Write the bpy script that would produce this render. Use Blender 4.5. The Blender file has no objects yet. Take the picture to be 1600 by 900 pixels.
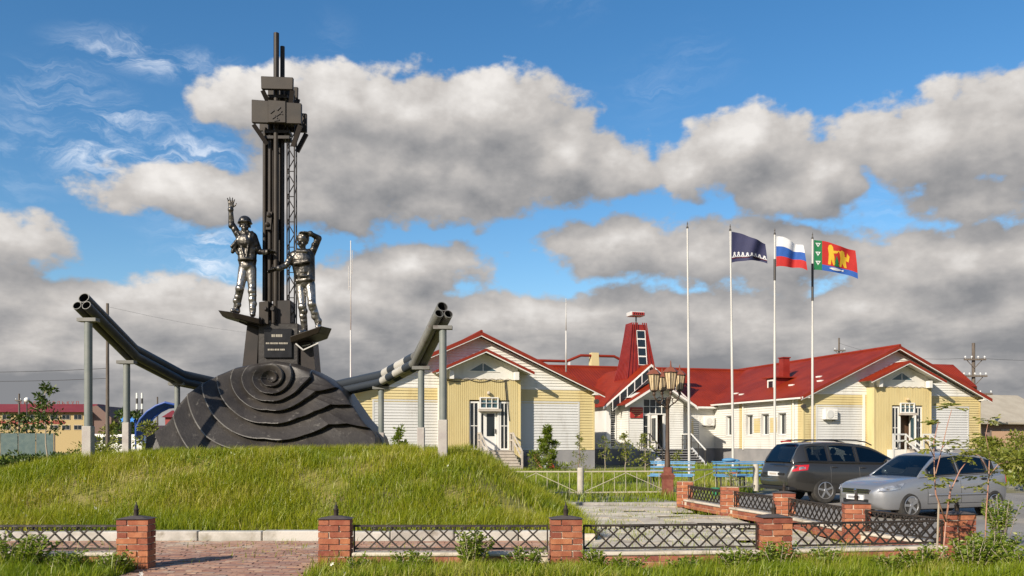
import bpy, bmesh, math, random
import numpy as np
from mathutils import Vector, Matrix
random.seed(7)
RNG = np.random.default_rng(7)
R = math.radians
SC = bpy.context.scene
COL = SC.collection

# ------------------------------------------------------------------ camera
FPX, EYE = 1400.0, 1.55          # focal length in pixels of the 1600 px wide photo, eye height
cam = bpy.data.cameras.new('camera')
cam.sensor_width = 36.0
cam.lens = 36.0 * FPX / 1600.0
cam.shift_y = (690 - 450) / 1600.0
cam.clip_start = 0.1
cam.clip_end = 8000
camo = bpy.data.objects.new('camera', cam)
COL.objects.link(camo)
camo.location = (0, 0, EYE)
camo.rotation_euler = (R(90), 0, 0)
SC.camera = camo

# ------------------------------------------------------------------ light
LDIR = Vector((0.62, 0.785, 0)).normalized()      # plan direction the sunlight travels in
ELEV = 28.0
sd = bpy.data.lights.new('sun', 'SUN')
sd.energy = 4.8
sd.angle = R(0.5)
sd.color = (1.0, 0.90, 0.76)
so = bpy.data.objects.new('sun', sd)
COL.objects.link(so)
ld = Vector((LDIR.x * math.cos(R(ELEV)), LDIR.y * math.cos(R(ELEV)), -math.sin(R(ELEV))))
so.rotation_euler = ld.to_track_quat('-Z', 'Y').to_euler()
so.location = (-30, -30, 40)

SC.view_settings.view_transform = 'Standard'
SC.view_settings.look = 'None'
SC.view_settings.exposure = 0.42
SC.view_settings.gamma = 1.0
SC.view_settings.use_curve_mapping = False
SC.cycles.max_bounces = 6
SC.cycles.transparent_max_bounces = 12
SC.cycles.caustics_reflective = False
SC.cycles.caustics_refractive = False

# ------------------------------------------------------------------ node helper
class NT:
    def __init__(s, tree):
        s.t = tree; s.n = tree.nodes; s.l = tree.links
    def node(s, typ, **kw):
        nd = s.n.new(typ)
        for k, v in kw.items():
            setattr(nd, k, v)
        return nd
    def put(s, sock, v):
        if isinstance(v, bpy.types.NodeSocket):
            s.l.new(v, sock)
        elif v is not None:
            sock.default_value = v
    def math(s, op, a, b=None, c=None, clamp=False):
        nd = s.node('ShaderNodeMath', operation=op, use_clamp=clamp)
        for i, v in enumerate((a, b, c)):
            if v is not None: s.put(nd.inputs[i], v)
        return nd.outputs[0]
    def vmath(s, op, a, b=None, scale=None):
        nd = s.node('ShaderNodeVectorMath', operation=op)
        s.put(nd.inputs[0], a)
        if b is not None: s.put(nd.inputs[1], b)
        if scale is not None: s.put(nd.inputs[3], scale)
        return nd.outputs['Value'] if op in ('LENGTH', 'DOT_PRODUCT', 'DISTANCE') else nd.outputs[0]
    def noise(s, vec, scale, detail=4, rough=0.55, dist=0.0, lac=2.0):
        nd = s.node('ShaderNodeTexNoise')
        s.put(nd.inputs['Vector'], vec)
        nd.inputs['Scale'].default_value = scale
        nd.inputs['Detail'].default_value = detail
        nd.inputs['Roughness'].default_value = rough
        nd.inputs['Lacunarity'].default_value = lac
        nd.inputs['Distortion'].default_value = dist
        return nd.outputs['Fac']
    def ss(s, v, a, b, lo=0.0, hi=1.0):
        nd = s.node('ShaderNodeMapRange', interpolation_type='SMOOTHSTEP')
        s.put(nd.inputs[0], v)
        nd.inputs[1].default_value = a; nd.inputs[2].default_value = b
        nd.inputs[3].default_value = lo; nd.inputs[4].default_value = hi
        return nd.outputs[0]
    def mix(s, f, a, b, blend='MIX'):
        nd = s.node('ShaderNodeMix', data_type='RGBA', blend_type=blend)
        s.put(nd.inputs[0], f)
        for sock, v in ((nd.inputs[6], a), (nd.inputs[7], b)):
            if isinstance(v, (tuple, list)): v = tuple(v)[:3] + (1,)
            s.put(sock, v)
        return nd.outputs[2]
    def comb(s, x, y, z):
        nd = s.node('ShaderNodeCombineXYZ')
        for i, v in enumerate((x, y, z)): s.put(nd.inputs[i], v)
        return nd.outputs[0]
    def sep(s, v):
        nd = s.node('ShaderNodeSeparateXYZ'); s.put(nd.inputs[0], v)
        return nd.outputs

# ------------------------------------------------------------------ sky with clouds
def azel(px, py):
    dx = px - 800
    return math.degrees(math.atan2(dx, 1400)), math.degrees(math.atan2(690 - py, math.hypot(1400, dx)))

def cloud_group():
    """direction in degrees (azimuth, elevation, 0) -> cloud density"""
    g = bpy.data.node_groups.new('cloud_density', 'ShaderNodeTree')
    g.interface.new_socket('Vector', in_out='INPUT', socket_type='NodeSocketVector')
    g.interface.new_socket('Density', in_out='OUTPUT', socket_type='NodeSocketFloat')
    t = NT(g)
    gi = t.node('NodeGroupInput'); go = t.node('NodeGroupOutput')
    p = gi.outputs[0]
    n1 = t.noise(p, 0.35, 3, 0.5)
    n2 = t.noise(t.vmath('ADD', p, (31.7, 12.1, 5.0)), 0.35, 3, 0.5)
    warp = t.comb(t.math('MULTIPLY_ADD', n1, 4.0, -2.0), t.math('MULTIPLY_ADD', n2, 2.4, -1.2), 0.0)
    q = t.vmath('ADD', p, warp)
    blobs = [  # photo px centre, radii in photo px, weight
        (400, 165, 90, 45, .8), (520, 165, 110, 60, 1.0), (640, 175, 130, 65, 1.1), (770, 185, 130, 70, 1.1), (870, 240, 110, 70, 1.0), (960, 262, 70, 50, .9),
        (560, 260, 180, 70, 1.0), (740, 270, 150, 60, .9), (300, 305, 150, 42, .9), (480, 315, 160, 45, .9), (680, 320, 120, 35, .8),
        (1160, 235, 105, 62, 1.15), (1090, 265, 70, 42, .8), (1275, 285, 70, 52, 1.1), (1215, 300, 60, 40, .8),
        (1345, 190, 60, 35, .45), (1460, 220, 120, 65, 1.0), (1570, 200, 100, 75, 1.0), (1680, 220, 120, 80, 1.0), (1530, 310, 110, 42, .65),
        (20, 380, 80, 40, .8), (-90, 390, 110, 60, .9),
        (960, 385, 130, 45, .9), (1090, 400, 130, 50, 1.0), (1220, 400, 130, 45, .9), (1500, 410, 160, 48, 1.2), (1620, 395, 120, 50, 1.1),
        (640, 420, 120, 40, .9), (560, 470, 150, 50, 1.1)]
    acc = None
    for (px, py, rx_, ry_, w) in blobs:
        a, e = azel(px, py)
        ra, re = rx_ / 24.4 * 1.15, ry_ / 24.4 * 1.15
        d = t.vmath('MULTIPLY', t.vmath('SUBTRACT', q, (a, e, 0)), (1 / ra, 1 / re, 0))
        v = t.math('MULTIPLY', t.math('SUBTRACT', 1.0, t.vmath('LENGTH', d)), w)
        acc = v if acc is None else t.math('SMOOTH_MAX', acc, v, 0.22)
    # the deck of stratus near the horizon
    el = t.sep(q)[1]
    deck = t.ss(el, 7.0, 12.5, 0.85, -0.80)
    acc = t.math('SMOOTH_MAX', acc, deck, 0.3)
    acc = t.math('MAXIMUM', acc, -0.8)
    pw = t.vmath('MULTIPLY', p, (1.0, 1.5, 1.0))
    f1 = t.noise(pw, 0.22, 9, 0.56)
    f2 = t.noise(t.vmath('ADD', pw, (9.0, 40.0, 2.0)), 0.60, 7, 0.55)
    den = t.math('ADD', acc, t.math('MULTIPLY_ADD', f1, 1.1, -0.52))
    den = t.math('ADD', den, t.math('MULTIPLY_ADD', f2, 0.75, -0.40))
    g.links.new(den, go.inputs[0])
    return g

w = bpy.data.worlds.new('World')
SC.world = w
w.use_nodes = True
w.node_tree.nodes.clear()
T = NT(w.node_tree)
sky = T.node('ShaderNodeTexSky', sky_type='NISHITA')
sky.sun_disc = False
sky.sun_elevation = R(ELEV)
sunpos = -LDIR
sky.sun_rotation = math.atan2(sunpos.x, sunpos.y)
sky.altitude = 50
sky.air_density = 1.0
sky.dust_density = 0.6
sky.ozone_density = 2.0
tc = T.node('ShaderNodeTexCoord')
d = T.sep(tc.outputs['Generated'])
az = T.math('MULTIPLY', T.math('ARCTAN2', d[0], d[1]), 180 / math.pi)
az = T.math('SUBTRACT', T.math('PINGPONG', T.math('ADD', az, 225.0), 90.0), 45.0)   # the cloud field goes on, mirrored, all the way round
el = T.math('MULTIPLY', T.math('ARCSINE', d[2]), 180 / math.pi)
P = T.comb(az, el, 0.0)
grp = cloud_group()
def dens(v):
    nd = T.node('ShaderNodeGroup'); nd.node_tree = grp
    T.put(nd.inputs[0], v)
    return nd.outputs[0]
D0 = dens(P)
D1 = dens(T.vmath('ADD', P, (-0.9, 1.7, 0)))        # towards the sun: upper left
D2 = dens(T.vmath('ADD', P, (0.3, 4.0, 0)))
alpha = T.ss(D0, 0.0, 0.30)
lit = T.math('MULTIPLY_ADD', T.math('SUBTRACT', D0, D1), 0.52, 0.46)
lit = T.math('SUBTRACT', lit, T.math('MULTIPLY', T.ss(D2, -0.1, 1.1), 0.20))
# layered streaks in the low stratus
stk = T.noise(T.vmath('MULTIPLY', P, (0.45, 1.7, 1.0)), 0.20, 7, 0.54, 0.3)
low = T.ss(el, 12.0, 4.0)
lit = T.math('ADD', lit, T.math('MULTIPLY', low, T.math('MULTIPLY_ADD', stk, 1.9, -1.08)), clamp=True)
ramp = T.node('ShaderNodeValToRGB')
cr = ramp.color_ramp
cr.elements[0].position = 0.0; cr.elements[0].color = (0.195, 0.198, 0.208, 1)
cr.elements[1].position = 1.0; cr.elements[1].color = (0.66, 0.635, 0.61, 1)
e = cr.elements.new(0.30); e.color = (0.295, 0.288, 0.288, 1)
e = cr.elements.new(0.62); e.color = (0.44, 0.418, 0.40, 1)
T.put(ramp.inputs[0], lit)
# thin cirrus streaks, mostly on the left
wn = T.noise(P, 0.30, 4, 0.55)
pc = T.vmath('ADD', P, T.comb(T.math('MULTIPLY', wn, 3.0), T.math('MULTIPLY', wn, 3.0), 0.0))
pc = T.vmath('MULTIPLY', pc, (0.30, 1.25, 1.0))
ci = T.noise(T.vmath('ADD', pc, (3.0, 7.0, 0)), 0.62, 8, 0.66, 0.8)
cmask = None
for (px, py, rx_, ry_, wt_) in ((230, 85, 120, 30, 1.0), (100, 150, 90, 45, .75), (190, 190, 80, 40, .8), (180, 245, 150, 30, 1.1), (290, 240, 90, 40, .9), (325, 390, 45, 70, .9), (60, 205, 60, 30, .5)):
    a_, e_ = azel(px, py)
    dd = T.vmath('LENGTH', T.vmath('MULTIPLY', T.vmath('SUBTRACT', P, (a_, e_, 0)), (24.4 / rx_, 24.4 / ry_, 0)))
    v_ = T.math('MULTIPLY', T.ss(dd, 0.0, 1.35, 1.0, 0.0), wt_)
    cmask = v_ if cmask is None else T.math('MAXIMUM', cmask, v_)
cmask = T.math('ADD', cmask, T.math('MULTIPLY', T.ss(T.noise(P, 0.05, 2), 0.52, 0.66), 0.25))
cirr = T.math('MULTIPLY', T.ss(ci, 0.42, 0.78), cmask, clamp=True)
cirr = T.math('MULTIPLY', cirr, 0.85)
SKY_S = 0.107
skyc = T.vmath('SCALE', sky.outputs[0], scale=SKY_S)
hsv = T.node('ShaderNodeHueSaturation')
hsv.inputs['Saturation'].default_value = 1.32
T.put(hsv.inputs['Color'], skyc)
base = T.mix(cirr, hsv.outputs[0], (0.72, 0.76, 0.82))
allc = T.mix(alpha, base, ramp.outputs[0])
# below the horizon the air is plain
allc = T.mix(T.ss(el, -3.0, -0.2), (0.16, 0.16, 0.16), allc)
bg = T.node('ShaderNodeBackground')
T.put(bg.inputs['Color'], allc)
bg.inputs['Strength'].default_value = 1.0
wo = T.node('ShaderNodeOutputWorld')
w.node_tree.links.new(bg.outputs[0], wo.inputs['Surface'])
w.cycles.sampling_method = 'MANUAL'
w.cycles.sample_map_resolution = 512

# ------------------------------------------------------------------ measuring helpers
def at(px, py, Y):
    return Vector(((px - 800) / FPX * Y, Y, EYE + (690 - py) / FPX * Y))
def ground_at(px, py, z=0.0):
    Y = (EYE - z) * FPX / (py - 690)
    return Vector(((px - 800) / FPX * Y, Y, z))

# ------------------------------------------------------------------ mesh building
class MB:
    def __init__(s):
        s.v = []; s.f = []; s.mi = []; s.M = None; s.cur = 0
    def add(s, vs, fs):
        o = len(s.v)
        if s.M is not None:
            vs = [s.M @ Vector(p) for p in vs]
        s.v += [tuple(p) for p in vs]
        s.f += [tuple(i + o for i in f) for f in fs]
        s.mi += [s.cur] * len(fs)
        return s
    def box(s, x0, x1, y0, y1, z0, z1):
        v = [(x0,y0,z0),(x1,y0,z0),(x1,y1,z0),(x0,y1,z0),(x0,y0,z1),(x1,y0,z1),(x1,y1,z1),(x0,y1,z1)]
        return s.add(v, [(0,3,2,1),(4,5,6,7),(0,1,5,4),(1,2,6,5),(2,3,7,6),(3,0,4,7)])
    def hexa(s, bottom, top):
        """eight corners: bottom ring and top ring, same order, counter-clockwise from above"""
        return s.add(list(bottom) + list(top), [(0,3,2,1),(4,5,6,7),(0,1,5,4),(1,2,6,5),(2,3,7,6),(3,0,4,7)])
    def prism(s, ring0, ring1):
        n = len(ring0)
        fs = [tuple(range(n))[::-1], tuple(range(n, 2*n))]
        fs += [(i, (i+1) % n, n + (i+1) % n, n + i) for i in range(n)]
        return s.add(list(ring0) + list(ring1), fs)
    def poly_y(s, pts, y0, y1):
        """polygon in x,z extruded along y"""
        return s.prism([(x, y0, z) for x, z in pts], [(x, y1, z) for x, z in pts])
    def poly_x(s, pts, x0, x1):
        return s.prism([(x0, y, z) for y, z in pts], [(x1, y, z) for y, z in pts])
    def poly_z(s, pts, z0, z1):
        return s.prism([(x, y, z0) for x, y in pts], [(x, y, z1) for x, y in pts])
    def tube(s, pts, r, n=10, cap=True, up=(0, 0, 1)):
        pts = [Vector(p) for p in pts]
        m = len(pts)
        rs = r if isinstance(r, (list, tuple)) else [r] * m
        vs = []; fs = []
        u = Vector(up); last = None
        for i, p in enumerate(pts):
            if i == 0: t = pts[1] - p
            elif i == m - 1: t = p - pts[i-1]
            else: t = (p - pts[i-1]).normalized() + (pts[i+1] - p).normalized()
            t.normalize()
            if last is None:
                a = u - t * u.dot(t)
                if a.length < 1e-3:
                    a = Vector((1, 0, 0)) - t * t.x
            else:
                a = last - t * last.dot(t)
            a.normalize(); last = a
            b = t.cross(a)
            k = 1.0
            if 0 < i < m - 1:
                c = max(0.35, t.dot((p - pts[i-1]).normalized())); k = 1.0 / c if c > .6 else 1.0
            for j in range(n):
                th = 2 * math.pi * j / n
                vs.append(p + (a * math.cos(th) + b * math.sin(th)) * rs[i] * (k if k < 1.3 else 1.0))
        for i in range(m - 1):
            for j in range(n):
                fs.append((i*n + j, i*n + (j+1) % n, (i+1)*n + (j+1) % n, (i+1)*n + j))
        if cap:
            fs.append(tuple(range(n))[::-1]); fs.append(tuple(range((m-1)*n, m*n)))
        return s.add(vs, fs)
    def bar(s, p0, p1, w, d, up=(0, 0, 1)):
        """square bar from p0 to p1; d measured along up"""
        p0 = Vector(p0); p1 = Vector(p1); t = (p1 - p0).normalized()
        u = Vector(up); u = u - t * u.dot(t)
        if u.length < 1e-3:
            u = Vector((0, 1, 0)) - t * t.y
        u.normalize(); sd_ = t.cross(u)
        o = [sd_ * (-w/2) - u * (d/2), sd_ * (w/2) - u * (d/2), sd_ * (w/2) + u * (d/2), sd_ * (-w/2) + u * (d/2)]
        return s.prism([p0 + q for q in o], [p1 + q for q in o])
    def lathe(s, prof, n=16, c=(0, 0, 0), axis='z', cap=True):
        vs = []; fs = []
        for (r, h) in prof:
            for j in range(n):
                th = 2 * math.pi * j / n
                a, b = r * math.cos(th), r * math.sin(th)
                vs.append((c[0]+a, c[1]+b, c[2]+h) if axis == 'z' else (c[0]+a, c[1]+h, c[2]+b) if axis == 'y' else (c[0]+h, c[1]+a, c[2]+b))
        m = len(prof)
        for i in range(m - 1):
            for j in range(n):
                q = (i*n + j, i*n + (j+1) % n, (i+1)*n + (j+1) % n, (i+1)*n + j)
                fs.append(q if axis != 'y' else q[::-1])
        if cap:
            fs.append(tuple(range(n))[::-1]); fs.append(tuple(range((m-1)*n, m*n)))
        return s.add(vs, fs)
    def ball(s, c, r, n=10, m=7, sc=(1, 1, 1)):
        vs = []; fs = []
        for i in range(m + 1):
            ph = math.pi * i / m
            for j in range(n):
                th = 2 * math.pi * j / n
                vs.append((c[0] + r*sc[0]*math.sin(ph)*math.cos(th), c[1] + r*sc[1]*math.sin(ph)*math.sin(th), c[2] - r*sc[2]*math.cos(ph)))
        for i in range(m):
            for j in range(n):
                fs.append((i*n + j, i*n + (j+1) % n, (i+1)*n + (j+1) % n, (i+1)*n + j))
        return s.add(vs, fs)
    def mesh(s, name, mats, smooth=False, angle=None):
        me = bpy.data.meshes.new(name)
        me.from_pydata(s.v, [], s.f)
        for m in (mats if isinstance(mats, (list, tuple)) else [mats]):
            me.materials.append(m)
        if any(s.mi):
            me.polygons.foreach_set('material_index', s.mi)
        bm = bmesh.new(); bm.from_mesh(me)
        bmesh.ops.recalc_face_normals(bm, faces=bm.faces)
        bm.to_mesh(me); bm.free()
        if smooth:
            me.polygons.foreach_set('use_smooth', [True] * len(me.polygons))
            if angle is not None:
                me.set_sharp_from_angle(angle=R(angle))
        me.update()
        return me
    def build(s, name, mats, parent=None, smooth=False, angle=None, bevel=0, loc=None):
        o = bpy.data.objects.new(name, s.mesh(name, mats, smooth, angle))
        COL.objects.link(o)
        if parent is not None: o.parent = parent
        if loc is not None: o.location = loc
        if bevel:
            b = o.modifiers.new('bevel', 'BEVEL'); b.width = bevel; b.segments = 1; b.limit_method = 'ANGLE'; b.angle_limit = R(40)
        return o

def link(name, me, parent=None, loc=(0, 0, 0), rot=(0, 0, 0), scale=None):
    o = bpy.data.objects.new(name, me); COL.objects.link(o)
    o.location = loc; o.rotation_euler = rot
    if scale is not None: o.scale = scale
    if parent is not None: o.parent = parent
    return o
def tag(o, label=None, cat=None, group=None, kind=None):
    if label: o['label'] = label
    if cat: o['category'] = cat
    if group: o['group'] = group
    if kind: o['kind'] = kind
    return o
def thing(name, loc, label, cat, group=None, rz=0.0):
    o = bpy.data.objects.new(name, None); COL.objects.link(o)
    o.location = loc; o.rotation_euler = (0, 0, rz); o.empty_display_size = 0.2
    return tag(o, label, cat, group, 'thing')
def baked(o):
    """replace an object's mesh by its modified mesh"""
    bpy.context.view_layer.update()
    dg = bpy.context.evaluated_depsgraph_get()
    me = bpy.data.meshes.new_from_object(o.evaluated_get(dg))
    o.modifiers.clear(); o.data = me
    return o

# ------------------------------------------------------------------ materials
def hexc(h):
    c = [int(h[i:i+2], 16) / 255 for i in (0, 2, 4)]
    return tuple(x / 12.92 if x <= .04045 else ((x + .055) / 1.055) ** 2.4 for x in c)
def mat(name, col, rough=0.6, metal=0.0, col2=None, scale=3.0, detail=5, lo=0.35, hi=0.65, rnd=0.0, bump=0.0, bscale=None,
        spec=0.5, dirt=None, dscale=0.8, dlo=.52, dhi=.7, stretch=None, coat=0.0, trans=0.0):
    m = bpy.data.materials.new(name); m.use_nodes = True
    t = NT(m.node_tree); b = m.node_tree.nodes['Principled BSDF']
    tcn = t.node('ShaderNodeTexCoord'); vec = tcn.outputs['Object']
    if stretch: vec = t.vmath('MULTIPLY', vec, stretch)
    if rnd:                                             # alike pieces get their own patch of the pattern
        oi0 = t.node('ShaderNodeObjectInfo')
        vec = t.vmath('ADD', vec, t.vmath('SCALE', (37.0, 21.0, 53.0), scale=oi0.outputs['Random']))
    c = tuple(col) + (1,)
    if col2 is not None:
        n = t.noise(vec, scale, detail, 0.6)
        c = t.mix(t.ss(n, lo, hi), col, col2)
    if dirt is not None:
        n2 = t.noise(t.vmath('ADD', vec, (5.2, 1.3, 8.8)), dscale, 6, 0.65)
        c = t.mix(t.ss(n2, dlo, dhi), c, dirt)
    if rnd:
        oi = t.node('ShaderNodeObjectInfo')
        h = t.node('ShaderNodeHueSaturation')
        t.put(h.inputs['Color'], c)
        t.put(h.inputs['Value'], t.math('MULTIPLY_ADD', oi.outputs['Random'], 2 * rnd, 1 - rnd))
        t.put(h.inputs['Hue'], t.math('MULTIPLY_ADD', oi.outputs['Random'], 0.02, 0.49))
        c = h.outputs[0]
    t.put(b.inputs['Base Color'], c)
    b.inputs['Roughness'].default_value = rough
    b.inputs['Metallic'].default_value = metal
    b.inputs['Specular IOR Level'].default_value = spec
    b.inputs['Coat Weight'].default_value = coat
    b.inputs['Coat Roughness'].default_value = 0.06
    if bump:
        n3 = t.noise(vec, bscale or scale * 4, 5, 0.6)
        bn = t.node('ShaderNodeBump'); bn.inputs['Strength'].default_value = bump; bn.inputs['Distance'].default_value = 0.02
        t.put(bn.inputs['Height'], n3); m.node_tree.links.new(bn.outputs[0], b.inputs['Normal'])
    return m
def leaf_mat(name, c1, c2, c3=None, trans=0.35):
    """two-sided leaf: colour from the per-leaf attribute 'hue' (0..1)"""
    m = bpy.data.materials.new(name); m.use_nodes = True
    t = NT(m.node_tree); nt = m.node_tree
    nt.nodes.clear()
    at_ = t.node('ShaderNodeAttribute'); at_.attribute_name = 'hue'
    c = t.mix(at_.outputs['Fac'], c1, c2)
    if c3 is not None:
        c = t.mix(t.ss(at_.outputs['Fac'], 0.72, 1.0), c, c3)
    di = t.node('ShaderNodeBsdfDiffuse'); tr = t.node('ShaderNodeBsdfTranslucent')
    gl = t.node('ShaderNodeBsdfGlossy'); gl.inputs['Roughness'].default_value = 0.45
    t.put(di.inputs[0], c); t.put(tr.inputs[0], c); gl.inputs[0].default_value = (1, 1, .9, 1)
    m1 = t.node('ShaderNodeMixShader'); m1.inputs[0].default_value = trans
    m2 = t.node('ShaderNodeMixShader'); m2.inputs[0].default_value = 0.03
    nt.links.new(di.outputs[0], m1.inputs[1]); nt.links.new(tr.outputs[0], m1.inputs[2])
    nt.links.new(m1.outputs[0], m2.inputs[1]); nt.links.new(gl.outputs[0], m2.inputs[2])
    o = t.node('ShaderNodeOutputMaterial'); nt.links.new(m2.outputs[0], o.inputs[0])
    return m
def glass_mat(name, tint=(0.25, 0.28, 0.28), op=0.3):
    m = bpy.data.materials.new(name); m.use_nodes = True
    t = NT(m.node_tree); nt = m.node_tree; nt.nodes.clear()
    tr = t.node('ShaderNodeBsdfTransparent'); tr.inputs[0].default_value = tint + (1,)
    gl = t.node('ShaderNodeBsdfGlossy'); gl.inputs['Roughness'].default_value = 0.02; gl.inputs[0].default_value = (.95, .95, .95, 1)
    fr = t.node('ShaderNodeFresnel'); fr.inputs[0].default_value = 1.5
    f = t.math('MULTIPLY_ADD', fr.outputs[0], 1.0, op * 0.1, clamp=True)
    mx = t.node('ShaderNodeMixShader'); t.put(mx.inputs[0], f)
    nt.links.new(tr.outputs[0], mx.inputs[1]); nt.links.new(gl.outputs[0], mx.inputs[2])
    o = t.node('ShaderNodeOutputMaterial'); nt.links.new(mx.outputs[0], o.inputs[0])
    return m

M = {}
M['brick'] = mat('brick', (0.27, 0.080, 0.040), 0.9, col2=(0.35, 0.125, 0.065), scale=9, rnd=0.32, bump=0.25, bscale=60, dirt=(0.22, .075, .042), dscale=6)
M['brick_dull'] = mat('brick_dull', (0.30, 0.095, 0.055), 0.9, col2=(0.36, 0.15, 0.10), scale=9, rnd=0.25, bump=0.25, bscale=60)
M['mortar'] = mat('mortar', (0.50, 0.42, 0.32), 0.95, col2=(0.62, 0.54, 0.43), scale=20)
M['coping'] = mat('coping', (0.50, 0.44, 0.35), 0.9, col2=(0.60, 0.53, 0.43), scale=6, bump=.2, bscale=50, dirt=(.30, .25, .18), dscale=2.5)
M['black_iron'] = mat('black_iron', (0.018, 0.015, 0.013), 0.6, col2=(0.04, 0.028, 0.02), scale=12)
M['cap'] = mat('cap', (0.05, 0.042, 0.038), 0.7, col2=(0.10, 0.08, 0.07), scale=6)
M['kerb'] = mat('kerb', (0.36, 0.335, 0.29), 0.9, col2=(0.50, 0.47, 0.42), scale=3, rnd=.12, bump=.2, bscale=40, dirt=(.28, .25, .2), dscale=3)
M['paver'] = mat('paver', (0.30, 0.155, 0.105), 0.9, col2=(0.38, 0.23, 0.165), scale=5, rnd=0.2, dirt=(.42, .34, .26), dscale=1.5, bump=.2, bscale=60)
M['slab'] = mat('slab', (0.47, 0.41, 0.31), 0.92, col2=(0.57, 0.51, 0.41), scale=4, rnd=.14, dirt=(.30, .24, .16), dscale=1.2, bump=.2, bscale=60)
M['soil'] = mat('soil', (0.20, 0.155, 0.085), 0.95, col2=(0.11, 0.10, 0.035), scale=2.5, bump=.5, bscale=30, dirt=(.26, .22, .14), dscale=.5)
M['turf'] = mat('turf', (0.17, 0.17, 0.020), 0.95, col2=(0.27, 0.22, 0.07), scale=1.6, bump=.6, bscale=25, dirt=(.20, .17, .085), dscale=.7)
M['ground'] = mat('ground', (0.17, 0.15, 0.075), 0.95, col2=(0.13, 0.14, 0.035), scale=.12, bump=.3, bscale=8, dirt=(.30, .27, .21), dscale=.05, dlo=.5, dhi=.6)
M['road'] = mat('road', (0.20, 0.185, 0.165), 0.9, col2=(0.27, 0.25, 0.22), scale=.7, bump=.25, bscale=60, dirt=(.34, .30, .24), dscale=.3)
M['stone'] = mat('stone', (0.022, 0.019, 0.0175), 0.46, spec=.35, col2=(0.046, 0.040, 0.035), scale=1.8, lo=.3, hi=.7, dirt=(0.16, 0.148, 0.13), dscale=6.5, dlo=.57, dhi=.80, bump=.3, bscale=14)
M['plaque'] = mat('plaque', (0.012, 0.012, 0.013), 0.18, col2=(0.02, 0.02, 0.022), scale=3)
M['plaque_letter'] = mat('plaque_letter', (0.26, 0.24, 0.2), 0.5, metal=.6)
M['tower_brown'] = mat('tower_brown', (0.025, 0.019, 0.014), 0.5, spec=.3, col2=(0.037, 0.028, 0.020), scale=2, dirt=(0.020, .017, .014), dscale=1.2)
M['tower_dark'] = mat('tower_dark', (0.016, 0.0125, 0.011), 0.5, spec=.35, col2=(0.026, .019, .016), scale=3)
M['pipe_dark'] = mat('pipe_dark', (0.042, 0.045, 0.047), 0.45, spec=.4, col2=(0.068, 0.070, 0.068), scale=2)
M['pipe_grey'] = mat('pipe_grey', (0.13, 0.13, 0.118), 0.5, col2=(0.19, 0.185, 0.165), scale=1.5, dirt=(.12, .10, .09), dscale=3)
M['pipe_in'] = mat('pipe_in', (0.012, 0.012, 0.012), 0.9)
M['pipe_black'] = mat('pipe_black', (0.035, 0.042, 0.052), 0.42)
M['pipe_white'] = mat('pipe_white', (0.36, 0.345, 0.31), 0.5, col2=(.44, .42, .38), scale=3)
M['post_green'] = mat('post_green', (0.155, 0.175, 0.162), 0.5, col2=(0.21, 0.22, 0.20), scale=2)
M['concrete'] = mat('concrete', (0.36, 0.32, 0.30), 0.9, col2=(0.44, 0.41, 0.37), scale=3, bump=.2, bscale=30)
M['white_siding'] = mat('white_siding', (0.66, 0.645, 0.59), 0.55, col2=(0.71, 0.695, 0.64), scale=.6, dirt=(.46, .43, .36), dscale=1.3, dlo=.50, dhi=.88, stretch=(1, 1, .25))
M['grey_siding'] = mat('grey_siding', (0.55, 0.545, 0.52), 0.55, col2=(0.60, 0.595, 0.57), scale=.6, dirt=(.40, .38, .34), dscale=1.3, dlo=.50, dhi=.88, stretch=(1, 1, .25))
M['yellow_siding'] = mat('yellow_siding', (0.57, 0.465, 0.225), 0.55, col2=(0.61, 0.505, 0.26), scale=.6, dirt=(.42, .31, .13), dscale=1.3, dlo=.50, dhi=.88, stretch=(1, 1, .25))
M['trim_white'] = mat('trim_white', (0.74, 0.72, 0.67), 0.45)
M['plinth'] = mat('plinth', (0.23, 0.225, 0.225), 0.8, col2=(0.29, 0.28, 0.275), scale=.8, bump=.1)
M['glass_dark'] = mat('glass_dark', (0.018, 0.024, 0.028), 0.06, spec=.6)
M['glass_blue'] = mat('glass_blue', (0.05, 0.10, 0.12), 0.08, spec=.7)
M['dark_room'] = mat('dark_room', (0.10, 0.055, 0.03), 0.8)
M['wood_grey'] = mat('wood_grey', (0.50, 0.45, 0.38), 0.8, col2=(0.40, 0.35, 0.29), scale=3, stretch=(1, 1, 6))
M['rail_grey'] = mat('rail_grey', (0.52, 0.52, 0.50), 0.5)
M['beige_paint'] = mat('beige_paint', (0.50, 0.45, 0.33), 0.6, col2=(.42, .37, .27), scale=4)
M['beige_post'] = mat('beige_post', (0.48, 0.44, 0.36), 0.9, col2=(.40, .36, .29), scale=5, bump=.2)
M['blue_paint'] = mat('blue_paint', (0.06, 0.20, 0.38), 0.6, col2=(0.10, 0.27, 0.45), scale=3, dirt=(.20, .25, .28), dscale=2)
M['green_paint'] = mat('green_paint', (0.02, 0.22, 0.10), 0.6)
M['steel_pole'] = mat('steel_pole', (0.50, 0.48, 0.44), 0.4, col2=(.58, .56, .52), scale=2, stretch=(1, 1, .2))
M['dark_metal'] = mat('dark_metal', (0.05, 0.045, 0.04), 0.5)
M['lamp_bronze'] = mat('lamp_bronze', (0.055, 0.035, 0.022), 0.5, col2=(.085, .05, .03), scale=5)
M['lamp_copper'] = mat('lamp_copper', (0.20, 0.065, 0.035), 0.5)
M['lamp_glass'] = mat('lamp_glass', (0.60, 0.47, 0.29), 0.25, col2=(.5, .38, .22), scale=8)
M['wood_pole'] = mat('wood_pole', (0.10, 0.08, 0.065), 0.9, col2=(.15, .125, .10), scale=3, stretch=(4, 4, .5))
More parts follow.
